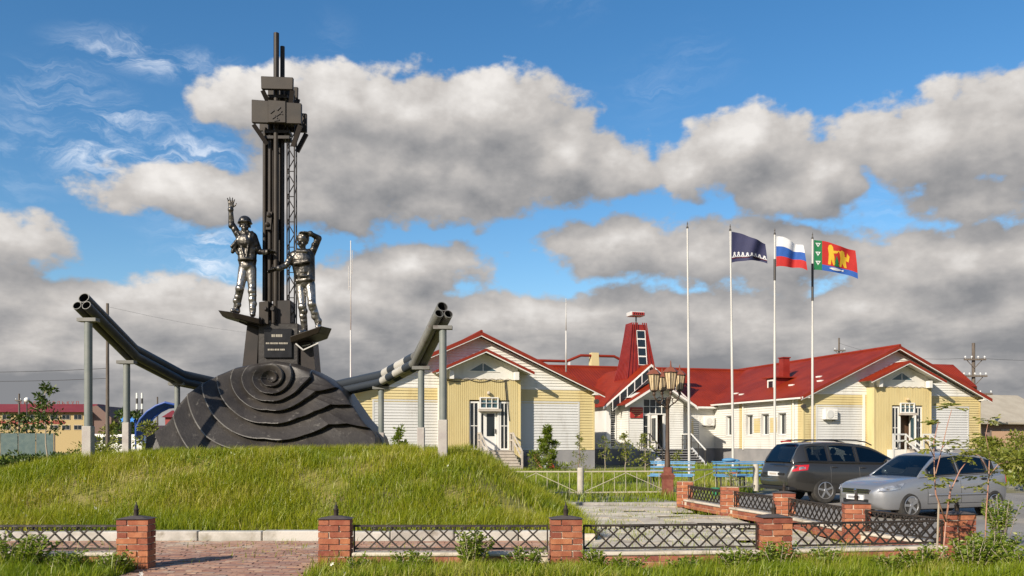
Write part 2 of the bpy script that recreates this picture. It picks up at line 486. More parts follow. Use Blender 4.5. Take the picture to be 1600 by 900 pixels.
M['bark'] = mat('bark', (0.16, 0.10, 0.075), 0.9, col2=(.24, .16, .12), scale=8)
M['bark_pink'] = mat('bark_pink', (0.36, 0.17, 0.12), 0.7, col2=(.42, .26, .18), scale=8)
M['bark_dry'] = mat('bark_dry', (0.36, 0.30, 0.22), 0.9)
M['insulator'] = mat('insulator', (0.7, 0.7, 0.68), 0.2)
M['brass'] = mat('brass', (0.35, .2, .08), .35, metal=1)

def metal_tile(name, c1, c2, rough=0.42):
    """pressed metal roofing: waves across, steps down the slope (object x across, y down-slope lengths baked in uv)"""
    m = bpy.data.materials.new(name); m.use_nodes = True
    t = NT(m.node_tree); b = m.node_tree.nodes['Principled BSDF']
    uv = t.node('ShaderNodeUVMap'); uv.uv_map = 'UVMap'
    s3 = t.sep(uv.outputs[0])
    wav = t.math('SINE', t.math('MULTIPLY', s3[0], 2 * math.pi / 0.23))
    stp = t.math('FRACT', t.math('DIVIDE', s3[1], 0.35))
    hgt = t.math('ADD', t.math('MULTIPLY', wav, 0.5), t.math('MULTIPLY', stp, -1.2))
    bn = t.node('ShaderNodeBump'); bn.inputs['Strength'].default_value = 0.7; bn.inputs['Distance'].default_value = 0.03
    t.put(bn.inputs['Height'], hgt); m.node_tree.links.new(bn.outputs[0], b.inputs['Normal'])
    tcn = t.node('ShaderNodeTexCoord')
    n = t.noise(tcn.outputs['Object'], 0.5, 5, 0.6)
    seam = t.ss(t.math('FRACT', t.math('DIVIDE', s3[0], 1.15)), 0.0, 0.035, 0.75, 1.0)
    c = t.mix(t.ss(n, .35, .65), c1, c2)
    h = t.node('ShaderNodeHueSaturation'); t.put(h.inputs['Color'], c); t.put(h.inputs['Value'], seam)
    t.put(b.inputs['Base Color'], h.outputs[0])
    b.inputs['Roughness'].default_value = rough
    b.inputs['Specular IOR Level'].default_value = 0.10
    return m
M['roof_red'] = metal_tile('roof_red', (0.20, 0.021, 0.007), (0.28, 0.031, 0.009), .5)
M['fascia_red'] = mat('fascia_red', (0.21, 0.023, 0.010), 0.55, spec=.3, col2=(.25, .030, .013), scale=1)
M['tower_red'] = mat('tower_red', (0.20, 0.017, 0.010), 0.33, col2=(.26, .025, .015), scale=1.5)
def statue_mat():
    m = bpy.data.materials.new('statue_steel'); m.use_nodes = True
    t = NT(m.node_tree); b = m.node_tree.nodes['Principled BSDF']
    tcn = t.node('ShaderNodeTexCoord'); v = tcn.outputs['Object']
    n = t.noise(v, 2.6, 5, 0.6, .4)
    zc = t.sep(v)[2]                                     # dark jacket above, brighter trousers below
    up = t.ss(zc, 1.02, 1.22)
    c = t.mix(t.ss(n, .30, .70), (0.15, 0.14, 0.125), (0.38, 0.36, 0.33))
    cu = t.mix(t.ss(n, .40, .66), (0.030, 0.027, 0.024), (0.16, 0.148, 0.13))
    t.put(b.inputs['Base Color'], t.mix(up, c, cu))
    b.inputs['Metallic'].default_value = 0.85
    t.put(b.inputs['Roughness'], t.ss(t.noise(v, 6, 3), .35, .65, .28, .46))
    nb = t.math('ADD', t.noise(v, 5.0, 2), t.math('MULTIPLY', t.noise(v, 16, 3), .25))
    bn = t.node('ShaderNodeBump'); bn.inputs['Strength'].default_value = .5; bn.inputs['Distance'].default_value = .06
    t.put(bn.inputs['Height'], nb); m.node_tree.links.new(bn.outputs[0], b.inputs['Normal'])
    return m
M['statue'] = statue_mat()
M['grass'] = leaf_mat('grass', (0.20, 0.270, 0.007), (0.41, 0.395, 0.012), (0.50, 0.43, 0.12), .48)
M['verge'] = leaf_mat('verge', (0.17, 0.255, 0.009), (0.34, 0.375, 0.016), (0.45, 0.41, 0.10), .48)
M['weed'] = leaf_mat('weed', (0.12, 0.20, 0.012), (0.25, 0.31, 0.03), (.36, .37, .09), .45)
M['rowan'] = leaf_mat('rowan', (0.15, 0.19, 0.022), (0.30, 0.30, 0.045), (.40, .37, .11), .45)
M['tree_leaf'] = leaf_mat('tree_leaf', (0.035, 0.07, 0.010), (0.09, 0.13, 0.02), (.14, .16, .035), .3)
M['pine'] = leaf_mat('pine', (0.11, 0.17, 0.012), (0.24, 0.29, 0.028), (.33, .36, .05), .45)
M['flower'] = mat('flower', (0.75, 0.74, 0.68), 0.7)
M['flower_pink'] = mat('flower_pink', (0.55, 0.12, 0.30), 0.7)

# ================================================================== terrain
def sst(a, b, x):
    t = np.clip((x - a) / (b - a), 0, 1)
    return t * t * (3 - 2 * t)
def gz(x, y):
    """ground height: a road lies 0.15 m lower on the right"""
    x = np.asarray(x, float); y = np.asarray(y, float)
    edge = 6.4 - 0.17 * (y - 11.75)
    r = sst(0.0, 0.5, x - edge) * (1 - sst(30.0, 34.0, y)) * sst(12.2, 13.0, y)
    return -0.15 * r
def vnoise(x, y, s, seed=0):
    """cheap smooth value noise"""
    rg = np.random.default_rng(seed); tab = rg.random((64, 64))
    X = np.asarray(x, float) / s; Y = np.asarray(y, float) / s
    xi = np.floor(X).astype(int); yi = np.floor(Y).astype(int)
    fx = X - xi; fy = Y - yi; fx = fx*fx*(3-2*fx); fy = fy*fy*(3-2*fy)
    g = lambda i, j: tab[i % 64, j % 64]
    return (g(xi,yi)*(1-fx)+g(xi+1,yi)*fx)*(1-fy)+(g(xi,yi+1)*(1-fx)+g(xi+1,yi+1)*fx)*fy
def mound_z(x, y):
    x = np.asarray(x, float); y = np.asarray(y, float)
    def ease(t):
        t = np.clip(t, 0, 1); return 0.45 * t + 0.55 * t * t * (3 - 2 * t)
    l = ease((x + 12.6 + 0.05 * (y - 14)) / 4.1); r = ease((1.25 - x) / 2.35); f = ease((y - 14.12) / 4.0); b = ease((29 - y) / 5)
    z = 1.215 * (l * r) ** .85 * f * b
    bump = (vnoise(x, y, .9, 3) - .5) * .10 + (vnoise(x, y, 2.7, 4) - .5) * .12
    return z + bump * np.clip(z / .6, 0, 1) + 0.02
def grid_mesh(name, xs, ys, zf, material, smooth=True):
    X, Y = np.meshgrid(xs, ys, indexing='ij')
    Z = zf(X, Y)
    nx, ny = X.shape
    co = np.stack([X, Y, Z], -1).reshape(-1, 3)
    i, j = np.meshgrid(np.arange(nx-1), np.arange(ny-1), indexing='ij')
    a = (i * ny + j).ravel()
    fs = np.stack([a, a + ny, a + ny + 1, a + 1], -1)
    me = bpy.data.meshes.new(name)
    me.from_pydata(co.tolist(), [], fs.tolist())
    me.materials.append(material)
    if smooth: me.polygons.foreach_set('use_smooth', [True] * len(me.polygons))
    o = bpy.data.objects.new(name, me); COL.objects.link(o)
    return o
near = np.arange(-30, 41, 0.5)
xs = np.concatenate([[-3000, -1500, -700, -300, -150, -80, -50], near, [50, 80, 150, 300, 700, 1500, 3000]])
ys = np.concatenate([[-400, -100, -30, -10, 0, 5], np.arange(8, 60, 0.5), [65, 75, 90, 120, 200, 400, 800, 1600, 4000]])
g = grid_mesh('ground', xs, ys, lambda x, y: gz(x, y) - 0.012, M['ground']); tag(g, kind='structure')
# road on the right, where the cars stand
rx = np.array([-.1, .6, 2, 5, 10, 20, 40, 90, 200])
def road_pts():
    mb = MB(); ysr = np.arange(13.0, 30.2, 0.8); n = len(rx)
    for y in ysr:
        e = 6.9 - 0.17 * (y - 11.75)
        for k, r_ in enumerate(rx):
            mb.v.append((e + r_, float(y), -0.158 + (0 if k else -.02)))
    for a in range(len(ysr) - 1):
        for k in range(n - 1):
            mb.f.append((a*n + k, a*n + k + 1, (a+1)*n + k + 1, (a+1)*n + k)); mb.mi.append(0)
    return mb
tag(road_pts().build('road', M['road']), kind='structure')
# a road far away on the left, behind the mound
mb = MB(); mb.add([(-140, 60, 0.0), (-9, 52, 0.0), (-9, 58, 0.0), (-140, 78, 0.0)], [(0, 1, 2, 3)])
tag(mb.build('far_road', M['road']), kind='structure')
# the grassy mound
mo = grid_mesh('mound', np.arange(-20, 1.4, 0.15), np.arange(14.1, 30, 0.15), mound_z, M['turf']); tag(mo, kind='structure')

# ------------------------------------------------------------------ kerb along the foot of the mound
kerb = MB().box(-16.0, 1.3, 14.02, 14.16, -0.1, 0.10).build('kerb', M['mortar']); tag(kerb, kind='structure')
kb = MB().box(-0.492, 0.492, -0.10, 0.09, -0.08, 0.15); kme = kb.mesh('kerb_stone', M['kerb'])
for k in range(17):
    o = link('kerb_stone', kme, kerb, (-15.4 + k * 1.0 + random.uniform(-.004, .004), 14.07 + random.uniform(-.012, .012), random.uniform(-.012, .008)), (0, 0, random.uniform(-.008, .008)))
    bv = o.modifiers.new('bevel', 'BEVEL'); bv.width = .018; bv.segments = 2

# ------------------------------------------------------------------ paving between fence and kerb: red brick pavers, then grey slabs
pave = MB().box(-8.2, 0.95, 11.0, 13.99, -0.09, -0.006).box(-4.62, -2.3, 8.8, 10.995, -0.09, -0.006).build('paving', M['soil']); tag(pave, kind='structure')
pme = MB().box(-.098, .098, -.048, .048, -.05, .008).mesh('paver', M['paver'])
spots = []
y = 9.05
row = 0
while y < 13.96:
    x = -8.1 + (0.1 if row % 2 else 0)
    while x < 0.9:
        if y > 11.06 or (-4.5 < x < -2.4):
            if abs(x) < y * 0.60 + .3: spots.append((x, y))
        x += 0.205
    y += 0.105; row += 1
# the biggest in view are those in the gate opening, nearest the camera
def openview(p):
    px = 800 + p[0] / p[1] * FPX
    py = 690 + EYE / p[1] * FPX
    if py > 915: return 1000 + py
    return (0 if 240 < px < 505 else 400) - py * .5
spots.sort(key=openview)
rest = MB()
for k, (x, y) in enumerate(spots):
    rz = random.uniform(-.012, .012); dz = random.uniform(-.006, .005)
    if k < 300:
        link('paver', pme, pave, (x, y, dz), (random.uniform(-.01, .01), random.uniform(-.01, .01), rz))
    else:
        rest.box(x - .098, x + .098, y - .048, y + .048, -.05, .008 + dz)
tag(rest.build('pavers', M['paver'], pave), kind='stuff')
yard = MB().box(0.96, 7.0, 11.0, 22.6, -0.09, -0.02)
yard = MB().poly_z([(0.96, 11.3), (6.0, 11.9), (5.3, 14), (4.35, 21.9), (0.96, 21.9)], -.1, -.012).build('paving', M['soil']); tag(yard, kind='structure')
sme = MB().box(-.245, .245, -.245, .245, -.06, .006).mesh('paving_slab', M['slab'])
y = 11.9; n = 0
while y < 21.8:
    x = 1.22
    while x < 5.9 - (y - 11.75) * .17 - .35:
        if random.random() > .04:
            link('paving_slab', sme, yard, (x, y, random.uniform(-.012, .008)), (random.uniform(-.014, .014), random.uniform(-.014, .014), random.uniform(-.01, .01)))
        x += .505
    y += .505
# low kerb that closes the paved yard at the back
bk = MB().box(0.4, 4.3, 21.9, 22.05, -.1, .06).build('back_kerb', M['kerb']); tag(bk, kind='structure')

# ================================================================== brick pillars, low walls and iron panels
BL, BH, BW, JT = 0.25, 0.066, 0.12, 0.010
bme = MB().box(-BL/2, BL/2, -BW/2, BW/2, 0, BH).mesh('brick', M['brick'])
bme_s = MB().box(-BL/2, BL/2, -BW/2, BW/2, 0, BH).mesh('brick', M['brick_dull'])
ROWH = BH + JT
def pillar(p, rot, label, rows=8, cap=True, z0=0.0):
    t = thing('brick_pillar', (p[0], p[1], z0), label, 'pillar', 'brick pillars of the garden fence', rot)
    MB().box(-.172, .172, -.108, .108, 0, rows * ROWH - .004).build('mortar_core', M['mortar'], t)
    for r_ in range(rows):
        z = r_ * ROWH + .004
        s = 1 if r_ % 2 == 0 else -1
        for (x, y, a) in ((-s*.066, -.067, 0), (-s*.066, .067, 0), (s*.131, 0, 90)):
            link('brick', bme, t, (x + random.uniform(-.004, .004), y + random.uniform(-.004, .004), z + random.uniform(-.002, .002)), (0, random.uniform(-.012, .012), R(a) + random.uniform(-.015, .015)), (random.uniform(.955, 1.0), random.uniform(.96, 1.01), random.uniform(.93, 1.0)))
    H = rows * ROWH
    if cap:
        MB().hexa([(-.205,-.145,H),(.205,-.145,H),(.205,.145,H),(-.205,.145,H)], [(-.05,-.04,H+.034),(.05,-.04,H+.034),(.05,.04,H+.034),(-.05,.04,H+.034)]).build('cap', M['cap'], t)
        MB().lathe([(.028, H+.028), (.030, H+.10), (.034, H+.105), (.034, H+.115), (.022, H+.12), (.022, H+.15), (.008, H+.165), (.006, H+.20), (.001, H+.205)], 10).build('finial', M['black_iron'], t, True, 40)
    else:
        MB().box(-.16, .16, -.10, .10, H - .02, H + .012).build('cap', M['soil'], t)
    return t
PIL = {}
def pp(px, Y): return ((px - 800) / FPX * Y, Y)
specs = [
 ('p0', -112, 11.0, 0, True, 'brick pillar at the far left end of the front fence'),
 ('p1', 213, 11.0, 0, True, 'brick pillar with dark cap on the left side of the gate opening'),
 ('p2', 525, 11.0, 0, True, 'brick pillar with dark cap on the right side of the gate opening'),
 ('p3', 884, 11.0, 3, True, 'brick pillar with dark cap at the foot of the mound, middle of the front fence'),
 ('p4', 1209, 11.25, 6, True, 'brick pillar with dark cap between the two right front fence panels'),
 ('p5', 1495, 11.75, 8, True, 'corner brick pillar behind the thin rowan sapling'),
 ('p6', 1338, 13.7, -10, True, 'brick pillar with dark cap in front of the silver hatchback'),
 ('p7', 1225, 16.5, -10, True, 'brick pillar with dark cap in front of the grey car rear wheel'),
 ('p8', 1140, 18.7, -10, False, 'brick pillar with weeds growing on top, second from the paved yard corner'),
 ('p9', 1070, 21.2, -10, False, 'dark red brick pillar at the back corner of the paved yard')]
for k, px, Y, rot, cap, lab in specs:
    x, y = pp(px, Y); PIL[k] = (x, y)
    pillar((x, y), R(rot), lab, cap=cap, z0=0.0)

def bar_mesh(pts, w=.018):
    mb = MB()
    for a, b in zip(pts[:-1], pts[1:]): mb.bar(a, b, w, w, up=(0, 1, 0))
    return mb
SP = .182                    # spacing of the crossing bars
HB = .235                    # height of the lattice
LAT_R = bar_mesh([(0, 0, 0), (SP * 1.35, 0, HB)]).mesh('lattice_bar', M['black_iron'])
LAT_L = bar_mesh([(0, 0.013, 0), (-SP * 1.35, 0.013, HB)]).mesh('lattice_bar', M['black_iron'])
sc_ = MB()
for s in (-1, 1):
    pts = [(s*(.014 + .020*math.sin(t_)), 0, .0 + .022*(1 - math.cos(t_))*.9 - .004) for t_ in np.linspace(0, 4.4, 8)]
    sc_.tube(pts, .009, 5)
SCR = sc_.mesh('scroll', M['black_iron'])
FANCY = bar_mesh([(0, 0, 0), (.05, 0, .05), (.02, 0, .085)], .012).mesh('hook', M['black_iron'])
FANCY2 = bar_mesh([(0, 0, 0), (-.05, 0, .05), (-.02, 0, .085)], .012).mesh('hook', M['black_iron'])
def panel(a, b, label, wlabel, gap=.215):
    ax, ay = PIL[a]; bx_, by = PIL[b]
    dv = Vector((bx_ - ax, by - ay, 0)); L = dv.length - 2 * gap; d_ = dv.normalized()
    o = Vector((ax, ay, 0)) + d_ * gap
    rz = math.atan2(d_.y, d_.x)
    wt = thing('low_brick_wall', o, wlabel, 'low wall', 'low brick walls under the iron panels', rz)
    MB().box(.012, L - .012, -.096, .096, 0, .15).build('mortar_core', M['mortar'], wt)
    for r_ in range(2):
        x = .006 + BL/2 - (.125 if r_ else 0); z = r_ * ROWH + .002
        while x < L - .05:
            for sy in (-1, 1):
                l0 = max(x - BL/2, .006); l1 = min(x + BL/2, L - .006)
                if l1 - l0 > .05:
                    link('brick', bme_s if sy < 0 and a in ('p0', 'p1', 'p2', 'p3', 'p4') else bme, wt, ((l0 + l1)/2, sy*(.106 - BW*.4) + random.uniform(-.003, .003), z), (0, 0, random.uniform(-.01, .01)), ((l1 - l0)/BL, .8, 1))
            x += BL + JT
    cp = MB().box(0, L, -.125, .125, .154, .20).build('coping', M['coping'], wt); bv = cp.modifiers.new('b', 'BEVEL'); bv.width = .012
    t = thing('fence_panel', o + Vector((0, 0, .215)), label, 'fence panel', 'iron lattice panels of the garden fence', rz)
    MB().bar((0, 0, .30), (L, 0, .30), .022, .026).build('top_rail', M['black_iron'], t)
    MB().bar((0, 0, .02), (L, 0, .02), .022, .024).build('bottom_rail', M['black_iron'], t)
    for x in (.01, L - .01):
        MB().bar((x, 0, -.03), (x, 0, .305), .018, .018).build('end_bar', M['black_iron'], t)
    n = int(L / SP)
    off = (L - n * SP) / 2
    for k in range(n + 1):
        x = off + k * SP
        if x + SP*1.35 <= L: 
            link('lattice_bar', LAT_R, t, (x + random.uniform(-.004, .004), -.0065, .025), (0, random.uniform(-.02, .02), 0)); link('scroll', SCR, t, (x + SP*1.35, -.0065, .025 + HB))
            if k % 3 == 0: link('hook', FANCY, t, (x + SP*1.35 - .03, -.0065, .025 + HB - .03))
        if x - SP*1.35 >= 0:
            link('lattice_bar', LAT_L, t, (x + random.uniform(-.004, .004), -.0065, .025), (0, random.uniform(-.02, .02), 0)); link('scroll', SCR, t, (x - SP*1.35, .0065, .025 + HB))
            if k % 3 == 1: link('hook', FANCY2, t, (x - SP*1.35 + .03, .0065, .025 + HB - .03))
    return t
panel('p0', 'p1', 'black iron lattice panel left of the gate opening, nearest the left edge', 'low brick wall with pale coping left of the gate opening')
panel('p2', 'p3', 'black iron lattice panel in front of the mound, right of the gate opening', 'low brick wall with pale coping in front of the mound')
panel('p3', 'p4', 'black iron lattice panel in front of the paved yard', 'low brick wall with pale coping along the front of the paved yard')
panel('p4', 'p5', 'black iron lattice panel at the front right, ending at the corner pillar', 'low brick wall with pale coping at the front right corner')
panel('p5', 'p6', 'black iron lattice panel before the silver hatchback front wheel', 'low side wall nearest the corner pillar with orange bricks')
panel('p6', 'p7', 'black iron lattice panel before the grey car rear wheel', 'low orange side wall between the pillars before the two cars')
panel('p7', 'p8', 'black iron lattice panel before the grey car rear bumper', 'low orange side wall leading to the pillar with weeds')
panel('p8', 'p9', 'black iron lattice panel at the far end of the side fence', 'low orange side wall at the back corner of the yard')

# ================================================================== the monument
YM = 21.0
def mp(px, py, Y=YM): return at(px, py, Y)
BASEZ = 1.36
C0 = mp(430, 700); C0.z = BASEZ
mon = thing('monument', (C0.x, YM, BASEZ), 'dark oil derrick monument on a swirling black stone base atop the mound', 'monument')
def ml(px, py, Y=YM):
    """photo point at depth Y, in the monument's own frame"""
    return at(px, py, Y) - Vector((C0.x, YM, BASEZ))

# --- the swirl: a stone hill with overlapping ledges that wind round an eye
top_px = [(244,692),(247,684),(262,676),(278,663),(287,650),(293,633),(305,615),(322,601),(345,587),(372,574),(400,568),(432,564),(462,568),(490,578),(516,592),(540,609),(556,632),(572,655),(588,672),(597,684),(600,694)]
tx = [ml(a, b) for a, b in top_px]
TX = np.array([p.x for p in tx]); TZ = np.array([p.z for p in tx])
def zoomp(zx, zy): return ml(240 + zx / 4.21, 540 + zy / 4.21)
EYEP = zoomp(805, 225)
PXM = FPX / YM * 4.21        # zoomed pixels per metre
# radii of the ledges in zoomed pixels by angle (180 = left, 270 = below, 360 = right)
tab = {-2: [(180, 24), (270, 20), (362, 40)], -1: [(180, 62), (270, 50), (362, 78)], 0: [(180, 115), (225, 102), (270, 98), (362, 135)],
 1: [(180, 185), (225, 160), (270, 147), (315, 172), (344, 205), (352, 222), (362, 255)],
 2: [(180, 255), (225, 222), (270, 205), (315, 246), (330, 268), (344, 307), (352, 419), (356, 560), (362, 800)],
 3: [(180, 345), (225, 305), (270, 290), (307, 321), (324, 365), (336.7, 430), (341.4, 533), (344, 680), (352, 900), (362, 1000)],
 4: [(180, 445), (225, 410), (270, 388), (304, 440), (323, 493), (330, 582), (333, 690), (338, 900), (362, 1200)],
 5: [(180, 540), (225, 530), (270, 458), (303, 516), (312, 600), (322, 800), (332, 1000), (362, 1400)],
 6: [(180, 640), (225, 660), (270, 600), (315, 900), (362, 1600)], 7: [(180, 760), (225, 800), (270, 760), (315, 1100), (362, 1800)]}
tab_th = {k: [q[0] for q in v] for k, v in tab.items()}
tab = {k: [q[1] for q in v] for k, v in tab.items()}
def ledge_levels(r, th):
    """continuous level at every point of a grid: an integer at each ledge"""
    th = np.where(th < 2, th + 360, th)
    ks = sorted(tab)
    low = th >= 180
    f = np.clip((th - 2) / 178.0, 0, 1)
    rad = []
    for k in ks:
        hi = tab[k + 1][0] if k < 7 else 900
        ra_ = np.where(low, np.interp(th, tab_th[k], tab[k]), tab[k][-1] * (1 - f) + hi * f)
        rad.append(ra_ if not rad else np.maximum(ra_, rad[-1] + 12))
    lv = ks[0] - 1 + np.clip(r / rad[0], 0, 1)
    for i in range(len(ks) - 1):
        lv = lv + np.clip((r - rad[i]) / (rad[i + 1] - rad[i]), 0, 1)
    return lv
NX, NZ = 540, 330
sx = np.linspace(TX[0], TX[-1], NX)
zt_ = np.interp(sx, TX, TZ)[:, None]
ss_ = np.linspace(0, 1, NZ)[None, :]
XX = np.repeat(sx[:, None], NZ, 1); ZZ = zt_ * ss_; SS = np.repeat(ss_, NX, 0)
xe = (XX - TX[0]) / (TX[-1] - TX[0])
EDGE = np.minimum(1, np.minimum(xe, 1 - xe) / .018) ** .5          # the face stays nearly flat, rounding off only at its rim
DX, DZ = (XX - EYEP.x) * PXM, (ZZ - EYEP.z) * PXM
RR = np.hypot(DX, DZ); TH = np.degrees(np.arctan2(DZ, DX)); TH = np.where(TH < 0, TH + 360, TH)
LV = ledge_levels(RR, TH)
FR = LV - np.floor(LV)
BOW = (XX - EYEP.x) / 2.6
DOME = 0.40 + 0.62 * (1 - ZZ / 2.05) - np.where(BOW < 0, .02, .20) * BOW ** 2
top_sec = sst(20, 60, TH) * (1 - sst(140, 172, TH))
FADE = 1 - top_sec * sst(130, 190, RR)
LIM = np.interp(TH, [0, 20, 170, 180, 225, 262, 290, 330, 360], [760, 260, 900, 900, 900, 520, 560, 900, 900])
FADE = FADE * (1 - sst(0, 40, RR - LIM))
left = 1 - sst(150, 175, TH) * (1 - sst(235, 275, TH))                # ledges are lower on the left
AMP = (.135 + .030 * left) * np.minimum(1, RR / 60) * (1 - SS ** 20) * EDGE
PROT = DOME * EDGE + AMP * FR * FADE
RT = np.where(SS > .95, np.sqrt(np.maximum(0, 1 - (np.maximum(0, SS - .95) / .05) ** 2)), 1)
NZS = (vnoise(XX, ZZ, .5, 91) - .5) * .03
YY = 0.42 - (0.30 + PROT + NZS) * (0.35 + .65 * RT)
JMP = AMP * FADE
vs = np.stack([XX, YY, ZZ], -1).reshape(-1, 3).tolist()
fs = []
def idx(i, j): return i * NZ + j
for i in range(NX - 1):
    for j in range(NZ - 1):
        fs.append((idx(i, j), idx(i+1, j), idx(i+1, j+1), idx(i, j+1)))
o0 = len(vs)
for x in sx:
    zt = float(np.interp(x, TX, TZ)); vs.append((x, .9, 0)); vs.append((x, .9, zt))
for i in range(NX - 1):
    a = o0 + 2*i
    fs.append((a, a+1, a+3, a+2))
    fs.append((a+1, idx(i, NZ-1), idx(i+1, NZ-1), a+3))
mb = MB(); mb.v = vs; mb.f = fs; mb.mi = [0] * len(fs)
me = mb.mesh('stone_swirl', [M['stone'], mat('worn_lit_edge', (.11, .10, .088), .5, col2=(.22, .205, .18), scale=3)], True, 38)
# worn ledge steps; lips on the left lightened to paint in sunlit edges
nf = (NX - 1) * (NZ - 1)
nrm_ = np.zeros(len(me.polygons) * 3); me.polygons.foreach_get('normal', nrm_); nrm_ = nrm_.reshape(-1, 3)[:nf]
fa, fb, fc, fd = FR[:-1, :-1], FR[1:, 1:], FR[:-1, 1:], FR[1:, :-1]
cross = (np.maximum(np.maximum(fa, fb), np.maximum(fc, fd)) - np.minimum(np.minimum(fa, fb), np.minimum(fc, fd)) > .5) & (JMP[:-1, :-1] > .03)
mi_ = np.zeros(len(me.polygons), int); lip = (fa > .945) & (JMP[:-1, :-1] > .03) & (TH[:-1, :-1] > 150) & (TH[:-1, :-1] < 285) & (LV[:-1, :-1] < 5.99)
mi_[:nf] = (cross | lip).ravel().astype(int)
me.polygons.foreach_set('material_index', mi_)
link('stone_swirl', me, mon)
pl = MB().box(ml(247, 700).x, ml(598, 700).x, -.95, .85, -.42, .012).build('plinth_slab', M['tower_dark'], mon)

# --- pedestal block with plaque and side fins
def quadprism(mb, pts, y0, y1):
    return mb.poly_y([(p.x, p.z) for p in pts], y0, y1)
PY = 0.02
quadprism(MB(), [ml(398, 590), ml(462, 590), ml(462, 503), ml(399, 503)], .25, 1.15).build('pedestal', M['stone'], mon, bevel=.02)
quadprism(MB(), [ml(370, 590), ml(394, 590), ml(398, 500), ml(380, 500)], .33, .95).build('side_fin', M['tower_dark'], mon)
quadprism(MB(), [ml(466, 590), ml(489, 590), ml(484, 532), ml(463, 532)], .33, .95).build('side_fin', M['tower_dark'], mon)
pq = quadprism(MB(), [ml(409, 558), ml(453, 558), ml(453, 512), ml(409, 512)], .19, .247).build('plaque', M['plaque'], mon, bevel=.012)
mb = MB()                        # lines of engraving too small to read
for (y, x0, x1, h) in ((523, 421, 438, 4.2), (535, 412, 447, 2.6), (545, 415, 443, 2.6)):
    x = x0
    while x < x1:
        wl = random.uniform(1.2, 2.6)
        quadprism(mb, [ml(x, y + h/2), ml(min(x + wl, x1), y + h/2), ml(min(x + wl, x1), y - h/2), ml(x, y - h/2)], .184, .189)
        x += wl + random.choice((.5, .5, .5, 1.4))
mb.build('engraved_lines', M['plaque_letter'], pq)

# --- platforms for the figures: boat-shaped plates on struts
def plate(pts, z0, th, name):
    n = len(pts)
    up = [(p[0], p[1], z0 + th) for p in pts]; dn = [((p[0] - pts[0][0]) * .93 + pts[0][0], p[1], z0) for p in pts]
    return MB().prism(dn, up)
zl = ml(370, 492).z; lx0, lx1 = ml(338, 490).x, ml(407, 490).x
PLAT_L = zl
wl_ = lx1 - lx0
def tl(x): return .13 - .23 * (x - lx0) / wl_
LP_ = [(lx0, .12), (lx0, .6), (lx0+.2, 1.0), (lx1+.05, 1.0), (lx1, -.12), (lx0+.45, -.28)]
LQ_ = [(lx0+.10, .15), (lx0+.05, .55), (lx0+.25, .95), (lx1+.05, .95), (lx1, -.05), (lx0+.5, -.20)]
pL = MB().prism([(x, y, zl + tl(x) - .13) for x, y in LQ_], [(x, y, zl + tl(x)) for x, y in LP_]).build('platform', M['tower_dark'], mon, bevel=.015)
MB().tube([(lx0+.4, .5, zl-.10), (lx1-.12, .55, ml(380, 512).z)], .022, 6).build('strut', M['tower_dark'], mon)
MB().tube([(lx0+.5, .1, zl-.14), (lx1-.08, .35, ml(380, 512).z)], .022, 6).build('strut', M['tower_dark'], mon)
zr = ml(484, 520).z; rx0, rx1 = ml(456, 520).x, ml(512, 520).x
PLAT_R = zr
wr_ = rx1 - rx0
def tr_(x): return -.11 + .28 * (x - rx0) / wr_
RP_ = [(rx0, -.2), (rx0, 1.0), (rx1-.15, 1.0), (rx1, .5), (rx1-.10, -.22)]
RQ_ = [(rx0, -.12), (rx0, .95), (rx1-.2, .95), (rx1-.08, .5), (rx1-.18, -.14)]
MB().prism([(x, y, zr + tr_(x) - .14) for x, y in RQ_], [(x, y, zr + tr_(x)) for x, y in RP_]).build('platform', M['tower_brown'], mon, bevel=.015)
a_, b_, c_ = ml(462, 537, 20.9), ml(474, 547, 20.9), ml(498, 536, 20.9)
for p, q in ((a_, b_), (b_, c_), (ml(485, 538, 21.3), ml(472, 541, 21.3))):
    MB().tube([p, q], .018, 6).build('strut', M['steel_pole'], mon)

# --- machine block and the bundle of tubes
quadprism(MB(), [ml(401, 505), ml(416, 505), ml(416, 468), ml(401, 470)], .18, .75).build('machine_block', M['tower_brown'], mon, bevel=.01)
quadprism(MB(), [ml(423, 505), ml(449, 505), ml(449, 466), ml(423, 466)], .30, .80).build('machine_block', M['tower_dark'], mon, bevel=.01)
for (px, py) in ((411, 480), (404.5, 497), (423, 481)):
    p = ml(px, py)
    MB().lathe([(.045, -.05), (.045, 0), (.03, .02), (.03, .06)], 12, (p.x, .17, p.z), 'y').build('bolt', M['tower_dark'], mon, True, 40)
p = ml(424, 487); MB().tube([(p.x, .2, ml(0, 503).z), (p.x, .2, ml(0, 476).z)], .05, 10).build('valve', M['tower_brown'], mon, True, 40)
ztop = {412.8: 196, 421: 196, 430.5: 52, 441: 73}
for px, yb, rr, yo in ((413.2, 470, .050, .48), (421.5, 500, .052, .40), (431.0, 500, .066, .34), (440.6, 470, .055, .50)):
    pt = {413.2: 200, 421.5: 160, 431.0: 52, 440.6: 73}[px]
    p0, p1 = ml(px, yb, YM + yo), ml(px + .8, pt, YM + yo)
    MB().tube([(p0.x, yo, p0.z), (p1.x, yo, p1.z)], rr, 14).build('tube', M['tower_brown'], mon, True, 40)
pb = ml(0, 470, YM + .55).z, ml(0, 190, YM + .55).z
MB().box(ml(414, 0, YM + .55).x, ml(441, 0, YM + .55).x, .52, .62, pb[0], pb[1]).build('tube_web', M['tower_dark'], mon)
